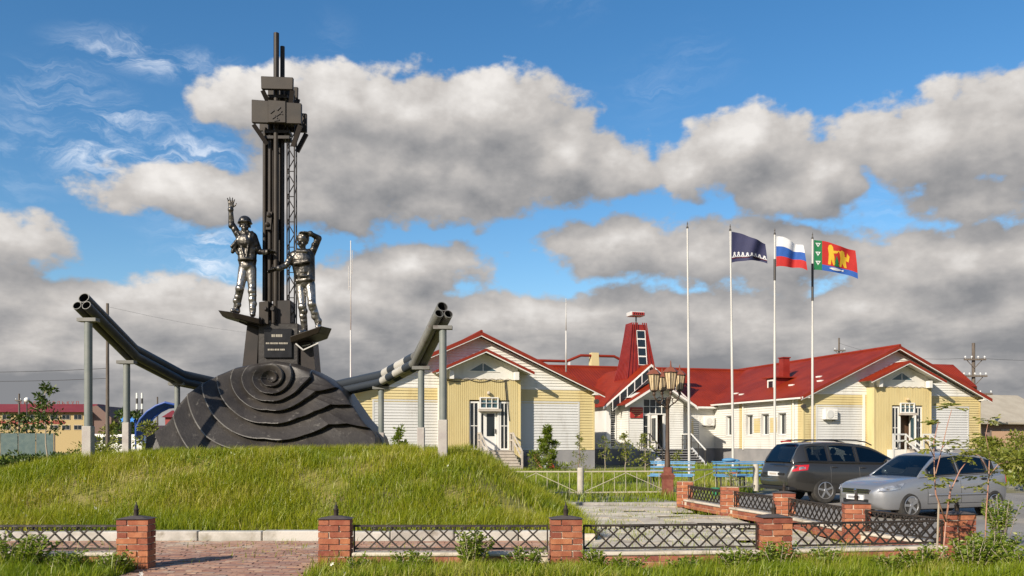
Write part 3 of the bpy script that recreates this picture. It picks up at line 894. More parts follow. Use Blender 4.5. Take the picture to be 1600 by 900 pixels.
p = ml(420, 345, YM + .3); MB().hexa([(p.x-.06, .24, p.z-.22), (p.x+.06, .24, p.z-.22), (p.x+.06, .36, p.z-.22), (p.x-.06, .36, p.z-.22)], [(p.x-.03, .24, p.z+.2), (p.x+.09, .24, p.z+.2), (p.x+.09, .36, p.z+.2), (p.x-.03, .36, p.z+.2)]).ball((p.x+.02, .24, p.z+.12), .06, 8, 6).ball((p.x-.02, .24, p.z-.10), .06, 8, 6).build('coupling', M['tower_brown'], mon)
# upper boxes: sheet metal panels over inclined brackets
def head_box(pts, y0, depth, name='derrick_box'):
    return quadprism(MB(), [ml(a, b) for a, b in pts], y0, y0 + depth).build(name, M['tower_brown'], mon, bevel=.01)
head_box([(392, 190), (470, 192), (470, 160), (392, 154)], .05, .10)
head_box([(393, 189), (469, 191), (469, 161), (393, 155)], .66, .08)
head_box([(410, 185), (452, 185), (452, 166), (410, 164)], .15, .50)
ep = head_box([(418, 190.5), (446, 191), (446, 157.2), (418, 155.2)], .02, .028, 'emblem_plate')
for (a, b, w_) in (((421.5, 176), (427.5, 171), .05), ((432, 171.5), (437.5, 166), .05), ((425, 185), (438, 176.5), .022), ((438, 176.5), (441.5, 178.5), .022), ((430, 180), (433, 185), .022), ((428, 188), (436, 187), .03), ((438, 176.5), (440, 172.5), .02)):
    pa, pc = ml(*a), ml(*b)
    MB().bar((pa.x, .012, pa.z), (pc.x, .012, pc.z), w_, .02, up=(0, 1, 0)).build('emblem_stroke', M['tower_dark'], ep)
head_box([(406.5, 136.5), (456, 137.5), (456.5, 118.5), (406, 116.5)], .08, .10)
head_box([(407.5, 136), (455, 137), (455.5, 119.5), (407, 117.5)], .62, .08)
for (x0, y0, x1, y1, yy) in ((394, 192, 412, 219, .1), (468, 193, 453, 222, .1), (394, 192, 412, 219, .7), (468, 193, 453, 222, .7),
                            (408, 138, 416, 158, .12), (455, 138, 449, 160, .12), (408, 138, 416, 158, .66), (455, 138, 449, 160, .66)):
    pa, pc = ml(x0, y0), ml(x1, y1)
    MB().bar((pa.x, yy, pa.z), (pc.x, .3 + .4 * (yy > .4), pc.z), .10, .07, up=(0, 1, 0)).build('bracket', M['tower_dark'], mon)
for y_ in (205, 214, 150):
    MB().box(ml(413 if y_ > 160 else 417, 0, YM + .3).x, ml(452 if y_ > 160 else 449, 0, YM + .3).x, .3, .62, ml(0, y_, YM + .3).z - .035, ml(0, y_, YM + .3).z + .035).build('collar', M['tower_dark'], mon)
# lattice ladder mast
lx0, lx1 = ml(449, 0, YM + .45).x, ml(460.5, 0, YM + .45).x
zt, zb = ml(0, 150, YM + .45).z, ml(0, 505, YM + .45).z
for x in (lx0, lx1):
    for yy in (.42, .62):
        MB().tube([(x, yy, zb), (x, yy, zt)], .017, 6).build('mast_chord', M['tower_dark'], mon)
nz = 18; dz = (zt - zb) / nz
for k in range(nz):
    z = zb + k * dz
    a, b = (lx0, lx1) if k % 2 == 0 else (lx1, lx0)
    MB().tube([(a, .42, z), (b, .42, z + dz)], .013, 5).build('mast_diagonal', M['tower_dark'], mon)
    if k % 2 == 0: MB().tube([(lx0, .42, z), (lx1, .42, z)], .011, 5).build('mast_rung', M['tower_dark'], mon)
    MB().tube([(lx0 if k % 2 else lx1, .42, z), (lx0 if k % 2 else lx1, .62, z + dz)], .009, 5).build('mast_diagonal', M['tower_dark'], mon)

# --- pipelines sweeping out on posts, three tubes each
def pipeline(path, label, bands, mats):
    """path: list of world points of the bundle's lower centre from the open end inwards"""
    o = path[0]
    t = thing('pipeline', (o.x, o.y, float(mound_z(o.x, o.y))), label, 'pipeline', 'pipelines of the monument')
    off = Vector(t.location)
    P_ = [p - off for p in path]
    for (ou, os, r_) in ((.178, 0, .114), (.0, -.100, .092), (.0, .100, .092)):
        pts = []
        for i, p in enumerate(P_):
            q = P_[min(i + 1, len(P_) - 1)] - P_[max(i - 1, 0)]
            q.normalize(); side = q.cross(Vector((0, 0, 1))).normalized(); up = side.cross(q).normalized()
            pts.append(p + up * ou + side * os)
        # open end: outer skin, lip and dark bore
        nm = len(pts)
        mb = MB(); 
        lens = [(pts[i+1] - pts[i]).length for i in range(nm - 1)]; tot = sum(lens)
        # cut into coloured stretches
        cuts = sorted(set([0.0, 1.0] + [b for b in bands] + list(np.cumsum([0] + lens) / tot)))
        def pos(s_):
            d = s_ * tot
            for i in range(nm - 1):
                if d <= lens[i] + 1e-9: return pts[i] + (pts[i+1] - pts[i]) * (d / lens[i])
                d -= lens[i]
            return pts[-1]
        poly = [pos(c) for c in cuts]
        mb.tube(poly, r_, 18, cap=False)
        for k in range(len(cuts) - 1):
            mid = (cuts[k] + cuts[k+1]) / 2
            mi = mats(mid)
            for f in range(18): mb.mi[k * 18 + f] = mi
        d0 = (pts[1] - pts[0]).normalized()
        n0 = len(mb.f)
        mb.tube([pts[0], pts[0] + d0 * .9], r_ * .86, 18, cap=False)
        for f in range(n0, len(mb.f)): mb.mi[f] = 4
        # lip ring and back stop
        o18 = len(mb.v)
        ring_o = mb.v[0:18]; ring_i = mb.v[len(cuts) * 18: len(cuts) * 18 + 18]
        mb.cur = 1; mb.add(list(ring_o) + list(ring_i), [(j, (j+1) % 18, 18 + (j+1) % 18, 18 + j) for j in range(18)])
        endr = mb.v[len(cuts) * 18 + 18: len(cuts) * 18 + 36]
        mb.cur = 4; mb.add(list(endr), [tuple(range(18))])
        me = bpy.data.meshes.new('pipe'); me.from_pydata(mb.v, [], mb.f)
        for m_ in ('pipe_dark', 'pipe_grey', 'pipe_black', 'pipe_white', 'pipe_in'): me.materials.append(M[m_])
        me.polygons.foreach_set('material_index', mb.mi)
        me.polygons.foreach_set('use_smooth', [True] * len(me.polygons)); me.set_sharp_from_angle(angle=R(40))
        link('pipe', me, t)
    return t, off
pathL = [at(127.5, 477, 18.0), at(207, 557, 19.9), at(283, 597, 21.6), at(352, 612, 22.4)]
pathR = [at(693.5, 490, 18.0), at(655, 567, 19.5), at(598, 598, 20.8), at(505, 618, 21.9)]
TL, offL = pipeline(pathL, 'left pipeline of three dark grey tubes curving down to the stone base', [], lambda s: 0)
def rb(s):
    if s < .36: return 1
    for a, b, m_ in ((.36, .42, 2), (.42, .50, 3), (.50, .56, 2), (.56, .61, 3)):
        if a <= s < b: return m_
    return 2
TR, offR = pipeline(pathR, 'right pipeline of three tubes with black and white painted bands', [.36, .42, .50, .56, .61], rb)
def support(t, off, px, Y, ytop, ybot, yfoot, rr, wf):
    pt, pb_, pf = at(px, ytop, Y), at(px - .5, ybot, Y), at(px - .5, yfoot, Y)
    x = pt.x - off.x; y = Y - off.y; zg = float(mound_z(pt.x, Y)) - off.z
    MB().tube([(x, y, zg), (x, y, pt.z - off.z - .03)], rr, 14).build('post', M['post_green'], t, True, 40)
    MB().box(x - .19, x + .19, y - .10, y + .10, pt.z - off.z - .035, pt.z - off.z + .035).build('saddle_plate', M['pipe_grey'], t)
    MB().box(x - wf/2, x + wf/2, y - wf/2, y + wf/2, zg - .1, pf.z - off.z).build('footing', M['concrete'], t, bevel=.01)
support(TL, offL, 138, 18.05, 500, 700, 666, .078, .185)
support(TL, offL, 198, 19.75, 566, 690, 660, .072, .15)
support(TL, offL, 277, 21.5, 600, 690, 680, .066, .13)
support(TR, offR, 692, 18.05, 512, 707, 656, .075, .185)
support(TR, offR, 658, 19.4, 575, 697, 668, .070, .155)
support(TR, offR, 595.5, 20.85, 606, 690, 676, .066, .15)

# ================================================================== the two metal figures
def bone(mb, p0, p1, r0, r1, n=12):
    if r0 > .03: r0 *= .90; r1 *= .90
    p0, p1 = Vector(p0), Vector(p1)
    mb.tube([p0, p0.lerp(p1, .5), p1], [r0, (r0 + r1) / 2, r1], n); mb.ball(p0, r0, n, 8); mb.ball(p1, r1, n, 8)
def hand(mb, wrist, direc, palm_n, spread=.22, curl=.25, s=1.0, thumb=1):
    """palm with four fingers of unequal length and a thumb leaving its side"""
    d_ = Vector(direc).normalized(); n_ = Vector(palm_n); n_ = (n_ - d_ * n_.dot(d_)).normalized(); sdv = d_.cross(n_)
    w = Vector(wrist)
    pl_ = .125 * s
    for k in range(5):
        a = (k - 2) / 2 * .048 * s
        bone(mb, w + sdv * a * .5, w + d_ * pl_ + sdv * a, .026 * s, .023 * s, 8)
    for k, L in enumerate((.098, .115, .108, .082)):
        a = (k - 1.5) / 1.5
        b0 = w + d_ * pl_ * .95 + sdv * a * .050 * s
        dir1 = (d_ + sdv * a * spread - n_ * curl * .0).normalized()
        b1 = b0 + dir1 * L * .55 * s
        b2 = b1 + (dir1 + n_ * curl).normalized() * L * .55 * s
        bone(mb, b0, b1, .0165 * s, .0155 * s, 8); bone(mb, b1, b2, .0155 * s, .013 * s, 8)
    b0 = w + d_ * pl_ * .30 + sdv * thumb * .045 * s
    b1 = b0 + (d_ * .6 + sdv * thumb * .9).normalized() * .062 * s
    b2 = b1 + (d_ * .95 + sdv * thumb * .45).normalized() * .055 * s
    bone(mb, b0, b1, .021 * s, .018 * s, 8); bone(mb, b1, b2, .018 * s, .014 * s, 8)
def head(mb, c, s, yaw, tilt, helmet):
    """skull, jaw, brow, nose, lips, ears; the face looks along -y before yaw"""
    Mx = Matrix.Translation(c) @ Matrix.Rotation(yaw, 4, 'Z') @ Matrix.Rotation(tilt, 4, 'X') @ Matrix.Scale(s, 4)
    mb.M = Mx
    mb.ball((0, .01, .035), .098, 14, 10, (.92, 1.08, 1.12))
    mb.ball((0, -.022, -.055), .070, 12, 8, (.95, 1.0, 1.05))
    mb.ball((0, -.060, -.100), .030, 10, 6, (1.2, .9, .8))
    mb.ball((0, -.085, .022), .030, 10, 6, (2.0, .7, .5))
    mb.tube([(0, -.098, .015), (0, -.125, -.035)], [.011, .020], 8); mb.ball((0, -.118, -.036), .020, 8, 6)
    mb.ball((0, -.090, -.072), .020, 8, 6, (1.5, .8, .5))
    for sx_ in (-1, 1):
        mb.ball((sx_ * .034, -.085, .002), .015, 8, 6); mb.ball((sx_ * .045, -.070, -.035), .030, 8, 6, (1, .8, 1))
        mb.ball((sx_ * .094, .015, -.01), .024, 8, 6, (.5, .9, 1.4))
    if helmet == 'helmet':
        mb.ball((0, .01, .075), .125, 16, 10, (.95, 1.12, .85)); mb.tube([(-.11, -.06, .055), (-.05, -.155, .050), (.05, -.155, .050), (.11, -.06, .055)], .014, 8)
        mb.lathe([(.128, .035), (.136, .045), (.126, .06)], 20, (0, .012, 0))
    else:
        mb.ball((0, .012, .06), .112, 14, 10, (.98, 1.1, .95))
        for k in range(14):
            a = k * .45; mb.ball((.085*math.cos(a), .02 + .095*math.sin(a), .085 + .02*math.sin(k*1.7)), .030, 6, 5)
    mb.M = None
def figure(name, loc, label, J, rz=0):
    """J: joints in metres in the figure's frame, x right, y away from the viewer, z up"""
    mb = MB()
    sh = J['sh']; hp = J['hip']
    midS = (Vector(sh[0]) + Vector(sh[1])) / 2; midH = (Vector(hp[0]) + Vector(hp[1])) / 2
    # trunk
    for s_ in (0, 1):
        bone(mb, Vector(sh[s_]).lerp(midS, .25), Vector(hp[s_]) + Vector((0, 0, .12)), .145, .135, 14)
        bone(mb, Vector(sh[s_]).lerp(midS, .05), Vector(sh[s_]).lerp(midS, .6), .115, .13, 12)
    mb.ball(midS + Vector((0, -.05, -.12)), .20, 14, 10, (1.15, .75, 1.05))
    mb.ball(midH + Vector((0, 0, .05)), .185, 14, 10, (1.1, .85, .85))
    mb.ball((midH + midS) / 2, .19, 14, 10, (1.0, .78, 1.3))
    # belt
    cB = midH.lerp(midS, .26)
    mb.lathe([(.205, -.03), (.222, -.02), (.222, .02), (.205, .03)], 18, cB)
    # neck and collar
    hd = Vector(J['head'])
    bone(mb, midS + Vector((0, 0, .0)), hd + Vector((0, .02, -.06)), .088, .075, 10)
    for k in range(12):
        a = k * math.pi / 6
        mb.ball(midS + Vector((.115*math.cos(a), .085*math.sin(a) - .01, .10 + .015*math.sin(k*2.1))), .045, 7, 5)
    head(mb, hd, 1.3, J.get('yaw', 0), J.get('tilt', 0), J['hat'])
    for s_ in (0, 1):
        el, wr = Vector(J['el'][s_]), Vector(J['wr'][s_]); S_ = Vector(sh[s_])
        bone(mb, S_, el, .103, .080); bone(mb, el, wr, .082, .060)
        d_ = (wr - el).normalized(); mb.ball(wr - d_ * .03, .073, 10, 7)          # cuff
        for k in range(3):
            q = S_.lerp(el, .25 + .28 * k); mb.ball(q + Vector((random.uniform(-.03, .03), -.03, 0)), .088 - .006 * k, 8, 6)
        hd_ = J['hand'][s_]; hand(mb, wr, hd_[0], hd_[1], hd_[2], hd_[3], 1.05, hd_[4])
        kn, an = Vector(J['kn'][s_]), Vector(J['an'][s_]); H_ = Vector(hp[s_])
        bone(mb, H_, kn, .140, .105, 14); bone(mb, kn, an, .108, .088, 14)
        mb.ball(kn + Vector((0, -.03, 0)), .108, 10, 8)
        for k in range(4):
            q = kn.lerp(an, .2 + .22 * k); mb.ball(q + Vector((random.uniform(-.03, .03), random.uniform(-.04, .0), 0)), .098 - .004 * k, 9, 6)
        ft = Vector(J['ft'][s_]).normalized()
        heel = an + Vector((0, 0, -.075)) - ft * .05; toe = an + Vector((0, 0, -.105)) + ft * .24
        bone(mb, an, heel, .086, .075, 10); bone(mb, heel, toe, .078, .058, 10); mb.ball(toe - ft * .05 + Vector((0, 0, .012)), .068, 10, 6, (1, 1, .8))
    for extra in J.get('extra', []):
        bone(mb, *extra)
    o = mb.build(name, M['statue'])
    rm = o.modifiers.new('remesh', 'REMESH'); rm.mode = 'VOXEL'; rm.voxel_size = .0115; rm.use_smooth_shade = True
    sm = o.modifiers.new('smooth', 'SMOOTH'); sm.factor = .5; sm.iterations = 3
    baked(o)
    o.data.polygons.foreach_set('use_smooth', [True] * len(o.data.polygons))
    o.location = loc; o.rotation_euler = (0, 0, rz)
    return tag(o, label, 'statue', 'metal figures on the monument')
PXF = 66.67 * 3            # zoomed pixels per metre at the monument
def fj(cx, cy):
    def f_(zx, zy, y=0.0): return Vector(((zx - cx) / PXF, y, (cy - zy) / PXF))
    return f_
q = fj(172, 640)
JL = dict(sh=[q(146, 268, .02), q(216, 272, -.02)], hip=[q(168, 418), q(203, 418)], head=q(175, 217, -.03), yaw=R(12), tilt=0, hat='helmet',
    el=[q(112, 208, -.05), q(240, 338, .04)], wr=[q(113, 140, -.12), q(288, 346, -.10)],
    hand=[((.10, -.1, 1), (0, -1, 0), .35, .2, 1), ((1, -.35, 0), (0, -.4, -1), .12, .7, -1)],
    kn=[q(156, 520, -.10), q(210, 528, -.02)], an=[q(134, 604, .0), q(213, 622, -.05)], ft=[(-.12, -1, 0), (.25, -1, 0)],
    extra=[(q(140, 300, -.08), q(122, 345, -.12), .085, .05), (q(150, 285, -.10), q(120, 322, -.16), .06, .04), (q(128, 320, -.10), q(146, 352, -.10), .05, .04),
           (q(150, 262, -.12), q(178, 372, -.16), .035, .03), (q(206, 262, -.14), q(190, 372, -.16), .035, .03), (q(205, 262, 0), q(210, 248, -.05), .05, .035), (q(222, 290, 0), q(216, 395, -.02), .07, .06)])
fo = ml(320 + 172 / 3, 280 + 640 / 3)
figure('statue', (C0.x + fo.x, YM + .25, BASEZ + fo.z + .05), 'metal statue of an oil worker in a helmet waving one raised hand', JL, 0)
q = fj(470, 712)
JR = dict(sh=[q(404, 352, -.06), q(488, 336, .03)], hip=[q(436, 486), q(482, 484)], head=q(450, 284, -.05), yaw=R(-22), tilt=R(4), hat='hair',
    el=[q(374, 400, -.16), q(522, 262, .04)], wr=[q(345, 420, -.30), q(486, 246, -.14)],
    hand=[((-1, -.15, -.30), (0, -.3, -1), .10, .25, 1), ((-1, -.12, .0), (.1, -.3, -1), .10, .25, -1)],
    kn=[q(450, 592, -.08), q(497, 580, -.12)], an=[q(455, 692, .02), q(521, 668, .02)], ft=[(-.15, -1, 0), (.15, -1, 0)],
    extra=[(q(430, 332, -.15), q(470, 332, -.15), .05, .05), (q(420, 390, -.16), q(478, 380, -.16), .06, .07), (q(430, 470, -.10), q(488, 462, -.10), .08, .08),
           (q(408, 345, -.05), q(392, 380, -.1), .11, .09)])
fo = ml(320 + 470 / 3, 280 + 712 / 3)
figure('statue', (C0.x + fo.x, YM + .25, BASEZ + fo.z - .01), 'metal statue of a worker shading the eyes and pointing left', JR, 0)

# ================================================================== the administrative building
BA = R(15.3)
BO = Vector((-55 / 1400 * 50, 50, 0.1))
bld = thing('administration_building', BO, 'one storey yellow and white sided building with red roofs and two gabled wings', 'building', None, BA)
WL, WR_, HWL, HWR = 0.13, 27.33, 6.80, 6.60      # wing centres and half widths
EZ_, PK, PLZ = 4.15, 7.42, 0.97                  # eave, peak and plinth heights
HV, RV = 11.4, 18.0                              # hall front wall and ridge

def siding(mb, ext, w0, w1, P_, opens=(), pitch=.155, lap=.04):
    """lapped boards between heights w0 and w1; ext(w) -> (s0, s1)"""
    n = max(1, round((w1 - w0) / pitch)); h = (w1 - w0) / n
    for k in range(n):
        a, b = w0 + k * h, w0 + (k + 1) * h
        l0, r0 = ext(a); l1, r1 = ext(b)
        if r0 - l0 < .02: continue
        segs = [(l0, r0, l1, r1)]
        for (s0, s1, z0, z1) in opens:
            if z0 < (a + b) / 2 < z1:
                ns = []
                for (x0, x1, y0, y1) in segs:
                    if s1 <= x0 or s0 >= x1: ns.append((x0, x1, y0, y1)); continue
                    if s0 > x0: ns.append((x0, s0, y0, s0))
                    if s1 < x1: ns.append((s1, x1, s1, y1))
                segs = ns
        for (x0, x1, y0, y1) in segs:
            mb.add([P_(x0, a, lap), P_(x1, a, lap), P_(y1, b, .004), P_(y0, b, .004), P_(x0, a, 0), P_(x1, a, 0)], [(0, 1, 2, 3), (4, 5, 1, 0)])
    return mb
def raw(mb, name, m, parent=None):
    """build without recalculating normals (open sheets)"""
    me = bpy.data.meshes.new(name); me.from_pydata(mb.v, [], mb.f); me.materials.append(M[m])
    return link(name, me, parent or bld)
def front(v): return lambda s, w_, o: (s, v - o, w_)
def leftw(u): return lambda s, w_, o: (u - o, s, w_)
def roof_sheet(name, quad, parent=None, th=.07, m='roof_red'):
    """quad: eave0, eave1, ridge1, ridge0 - a slab with uv in metres along the eave and down the slope"""
    a, b, c, d_ = [Vector(p) for p in quad]
    n = (b - a).cross(d_ - a).normalized()
    if n.z < 0: n = -n
    vs = [a, b, c, d_] + [p - n * th for p in (a, b, c, d_)]
    me = bpy.data.meshes.new(name)
    up = n.dot((b - a).cross(c - b)) > 0
    fs = [(0,1,2,3) if up else (3,2,1,0), (7,6,5,4), (0,4,5,1), (1,5,6,2), (2,6,7,3), (3,7,4,0)]
    me.from_pydata(vs, [], fs); me.materials.append(M[m]); me.materials.append(M['trim_white']); me.materials.append(M['fascia_red'])
    me.polygons.foreach_set('material_index', [0, 1, 2, 2, 2, 2])
    ex = (b - a).normalized(); ey = n.cross(ex)
    uvl = me.uv_layers.new(name='UVMap')
    for l in me.loops:
        p = me.vertices[l.vertex_index].co - a
        uvl.data[l.index].uv = (p.dot(ex), abs(p.dot(ey)))
    return link(name, me, parent or bld)
def framed_window(parent, P_, s0, s1, z0, z1, cols=1, rows=1, fw=.07, glass='glass_dark', proud=.035, name='window'):
    """frame with mullions and one pane per light; frame is the part, panes are its pieces"""
    def bx(mb, a0, a1, c0, c1, o0, o1):
        p = [P_(a0, c0, o1), P_(a1, c0, o1), P_(a1, c0, o0), P_(a0, c0, o0), P_(a0, c1, o1), P_(a1, c1, o1), P_(a1, c1, o0), P_(a0, c1, o0)]
        mb.add(p, [(0,3,2,1),(4,5,6,7),(0,1,5,4),(1,2,6,5),(2,3,7,6),(3,0,4,7)])
    mb = MB()
    bx(mb, s0, s0 + fw, z0, z1, 0, proud); bx(mb, s1 - fw, s1, z0, z1, 0, proud)
    bx(mb, s0 + fw, s1 - fw, z0, z0 + fw, 0, proud); bx(mb, s0 + fw, s1 - fw, z1 - fw, z1, 0, proud)
    cw = (s1 - s0 - 2*fw) / cols; rh = (z1 - z0 - 2*fw) / rows; mw = fw * .45
    for k in range(1, cols): bx(mb, s0 + fw + k*cw - mw/2, s0 + fw + k*cw + mw/2, z0 + fw, z1 - fw, 0, proud - .004)
    for k in range(1, rows): bx(mb, s0 + fw, s1 - fw, z0 + fw + k*rh - mw/2, z0 + fw + k*rh + mw/2, 0, proud - .008)
    f = mb.build(name, M['trim_white'], parent)
    for i in range(cols):
        for j in range(rows):
            g = MB(); bx(g, s0 + fw + i*cw, s0 + fw + (i+1)*cw, z0 + fw + j*rh, z0 + fw + (j+1)*rh, -.02, .012)
            g.build('pane', M[glass], f)
    return f

def wing(c, hw, right):
    vb = 24.0
    P_ = front(0.0)
    sl = (PK - EZ_) / (hw + .45)
    pkw = EZ_ + sl * (hw + .45)
    def gab(w_):
        k = max(0.0, (pkw - .12 - w_) / sl); return (c - min(hw, k), c + min(hw, k))
    # solid core just behind the boards (one mesh: body of the wing)
    il = .32 if right else .02
    pts = [(c - hw + il, 0.1), (c + hw - .02, 0.1), (c + hw - .02, EZ_), (c, pkw - .2), (c - hw + il, EZ_)]
    if right:
        MB().poly_y(pts, .26, vb).build('wall', M['white_siding'], bld)
    else:
        MB().poly_y(pts, .02, vb).build('wall', M['white_siding'], bld)
    if right: MB().box(c - hw, c + hw, .0, .26, .1, PLZ + .01).poly_y([(c - hw + .02, EZ_ - .6), (c + hw - .02, EZ_ - .6), (c + hw - .02, EZ_), (c, pkw - .2), (c - hw + .02, EZ_)], .02, .26).box(c - hw + .3, c + hw - .02, .02, .26, PLZ, EZ_ - .6).build('wall', M['white_siding'], bld)
    # plinth
    MB().box(c - hw - .05, c + hw + .05, -.06, vb, -.4, PLZ - .02).build('plinth', M['plinth'], bld)
    # gable siding: white above, yellow band and corners, grey inset panels
    raw(siding(MB(), gab, 4.47, pkw - .15, P_), 'gable_siding', 'white_siding')
    # white fillet between
    MB().box(c - hw, c + hw, -.035, -.001, 4.405, 4.465).build('band_trim', M['trim_white'], bld)
    gl, gr = (c - hw + .92, c - 2.2), (c + 2.35, c + hw - .92)
    ext = lambda w_: (c - hw, c + hw)
    raw(siding(MB(), ext, PLZ, 4.40, P_, [(gl[0], gl[1], 0, 3.68), (gr[0], gr[1], 0, 3.68)]), 'yellow_siding', 'yellow_siding')
    for (a, b) in (gl, gr):
        raw(siding(MB(), lambda w_, a=a, b=b: (a, b), PLZ, 3.66, P_), 'panel_siding', 'grey_siding')
        MB().box(a - .05, a + .04, -.04, -.001, PLZ, 3.70).box(b - .04, b + .05, -.04, -.001, PLZ, 3.70).box(a - .05, b + .05, -.045, -.001, 3.66, 3.74).build('panel_trim', M['grey_siding'], bld)
    for x in (c - hw, c + hw):
        MB().box(x - .05, x + .05, -.05, .06, PLZ, 4.4).build('corner_trim', M['yellow_siding'], bld)
    for x in (c - 2.25,):
        MB().box(x - .10, x + .06, -.06, -.001, PLZ, 4.4).build('pilaster', M['trim_white'], bld)
    # roof
    for s in (-1, 1):
        e = c + s * (hw + .5); wE = pkw - sl * (hw + .5) + .10; wR = pkw + .10
        q = [(e, -.52, wE), (e, vb + .5, wE), (c, vb + .5, wR), (c, -.52, wR)]
        roof_sheet('roof', q)
        # barge board and boxed eave return
        MB().prism([(e, -.55, wE - .10), (c, -.55, wR - .10), (c, -.55, wR - .25), (e, -.55, wE - .25)], [(e, -.522, wE - .10), (c, -.522, wR - .10), (c, -.522, wR - .25), (e, -.522, wE - .25)]).build('barge_board', M['trim_white'], bld)
        x0, x1 = sorted((c + s * (hw - .15), c + s * (hw + .46)))
        MB().box(x0, x1, -.515, -.05, EZ_ - .02, EZ_ + .05).hexa([(x0, -.515, EZ_ + .05), (x1, -.515, EZ_ + .05), (x1, -.47, EZ_ + .05), (x0, -.47, EZ_ + .05)], [(x0, -.515, EZ_ + (.35 if s > 0 else .06)), (x1, -.515, EZ_ + (.06 if s > 0 else .35)), (x1, -.47, EZ_ + (.06 if s > 0 else .35)), (x0, -.47, EZ_ + (.35 if s > 0 else .06))]).build('eave_box', M['trim_white'], bld)
        MB().prism([(e, -.57, wE + .02), (c, -.57, wR + .02), (c, -.57, wR - .19), (e, -.57, wE - .19)], [(e, -.47, wE + .02), (c, -.47, wR + .02), (c, -.47, wR - .19), (e, -.47, wE - .19)]).build('rake_edge', M['fascia_red'], bld)
    MB().tube([(c, -.57, pkw + .12), (c, vb + .5, pkw + .12)], .09, 8).build('ridge_cap', M['fascia_red'], bld)
    # ---- entrance bay, clad in upright yellow boards
    pv = -0.72
    b0, b1, bt = c - 2.02, c + 2.18, 4.88
    d0, d1 = c - .72, c + 1.56                    # door recess
    mb = MB()
    def boards(x0, x1, z0, z1):
        n = max(1, round((x1 - x0) / .12)); h = (x1 - x0) / n
        for k in range(n):
            a = x0 + k * h
            mb.add([(a, pv, z0), (a + h*.72, pv, z0), (a + h*.72, pv, z1), (a, pv, z1), (a + h*.78, pv + .02, z0), (a + h*.94, pv + .02, z0), (a + h*.94, pv + .02, z1), (a + h*.78, pv + .02, z1), (a + h, pv, z0), (a + h, pv, z1)],
                   [(0,1,2,3), (1,4,7,2), (4,5,6,7), (5,8,9,6)])
    boards(b0, d0, .3, bt); boards(d1, b1, .3, bt); boards(d0, d1, 3.74, bt)
    raw(mb, 'upright_boards', 'yellow_siding')
    MB().box(b0 + .01, d0 - .01, pv + .03, -.06, .25, bt - .02).box(d1 + .01, b1 - .01, pv + .03, -.06, .25, bt - .02).box(d0 - .01, d1 + .01, pv + .03, -.06, 3.76, bt - .02).build('bay_body', M['yellow_siding'], bld)
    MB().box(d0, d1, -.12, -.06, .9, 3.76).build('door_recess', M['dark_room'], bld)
    for x in (b0, b1): MB().box(x - .05, x + .03, pv - .03, -.03, .3, bt).build('corner_trim', M['yellow_siding'], bld)
    # scalloped top edge
    mb = MB()
    for k in range(9):
        x = b0 + (b1 - b0) * (k + .5) / 9; mb.tube([(x - .25, pv - .02, bt - .02), (x, pv - .03, bt + .045), (x + .25, pv - .02, bt - .02)], .022, 5)
    mb.build('top_trim', M['wood_grey'], bld)
    # small gable roof over the bay
    gp, ge, gh = 6.50, 5.28, 2.75
    gs = (gp - ge) / gh
    MB().poly_y([(c + .08 - 2.0, 4.75), (c + .08 + 2.0, 4.75), (c + .08 + 2.0, ge + .25), (c + .08, gp - .16), (c + .08 - 2.0, ge + .25)], pv + .12, -.02).build('gable_wall', M['white_siding'], bld)
    for s in (-1, 1):
        e = c + .08 + s * gh
        roof_sheet('canopy_roof', [(e, -1.32, ge), (e, -.02, ge), (c + .08, -.02, gp), (c + .08, -1.32, gp)])
        cc = c + .08
        MB().prism([(e, -1.36, ge - .06), (cc, -1.36, gp - .06), (cc, -1.36, gp - .20), (e, -1.36, ge - .20)], [(e, -1.322, ge - .06), (cc, -1.322, gp - .06), (cc, -1.322, gp - .20), (e, -1.322, ge - .20)]).build('barge_board', M['trim_white'], bld)
        MB().prism([(e, -1.38, ge + .02), (cc, -1.38, gp + .02), (cc, -1.38, gp - .13), (e, -1.38, ge - .13)], [(e, -1.29, ge + .02), (cc, -1.29, gp + .02), (cc, -1.29, gp - .13), (e, -1.29, ge - .13)]).build('rake_edge', M['fascia_red'], bld)
        x0, x1 = sorted((c + .08 + s * 1.72, c + .08 + s * 1.95))
        MB().box(x0, x1, -1.05, -.72, 4.86, 5.30).build('eave_bracket', M['trim_white'], bld)
    # triangular window
    P2 = lambda s, w_, o: (s, pv + .12 - o, w_)
    t0, t1, tp, tz, tt = c - .88, c + 1.04, c + .08, 5.30, 5.86
    tw = MB().poly_y([(t0, tz), (t1, tz), (tp, tt)], pv + .085, pv + .12).build('gable_window', M['trim_white'], bld)
    MB().poly_y([(t0 + .2, tz + .05), (tp - .03, tz + .05), (tp - .03, tt - .08)], pv + .075, pv + .084).build('pane', M['glass_blue'], tw)
    MB().poly_y([(tp + .03, tz + .05), (t1 - .2, tz + .05), (tp + .03, tt - .08)], pv + .075, pv + .084).build('pane', M['glass_blue'], tw)
    # joinery of the doorway
    PD = lambda s, w_, o: (s, -.60 - o, w_)
    PT = lambda s, w_, o: (s, -.70 - o, w_)
    framed_window(bld, PT, c - .14, c + .92, 3.26, 3.90, 3, 2, .06, 'glass_blue', .10, 'transom_window')
    for a, b in ((d0, d0 + .58), (d1 - .55, d1)):
        framed_window(bld, PD, a, b, .98, 3.66, 2, 2, .09, 'glass_dark', .05, 'side_light')
    MB().box(d0 + .52, d1 - .50, -.90, -.28, 3.12, 3.26).build('door_hood', M['wood_grey'], bld)
    MB().box(d0 + .58, d0 + .68, -.66, -.28, .98, 3.12).box(d1 - .67, d1 - .57, -.66, -.28, .98, 3.12).build('door_frame', M['trim_white'], bld)
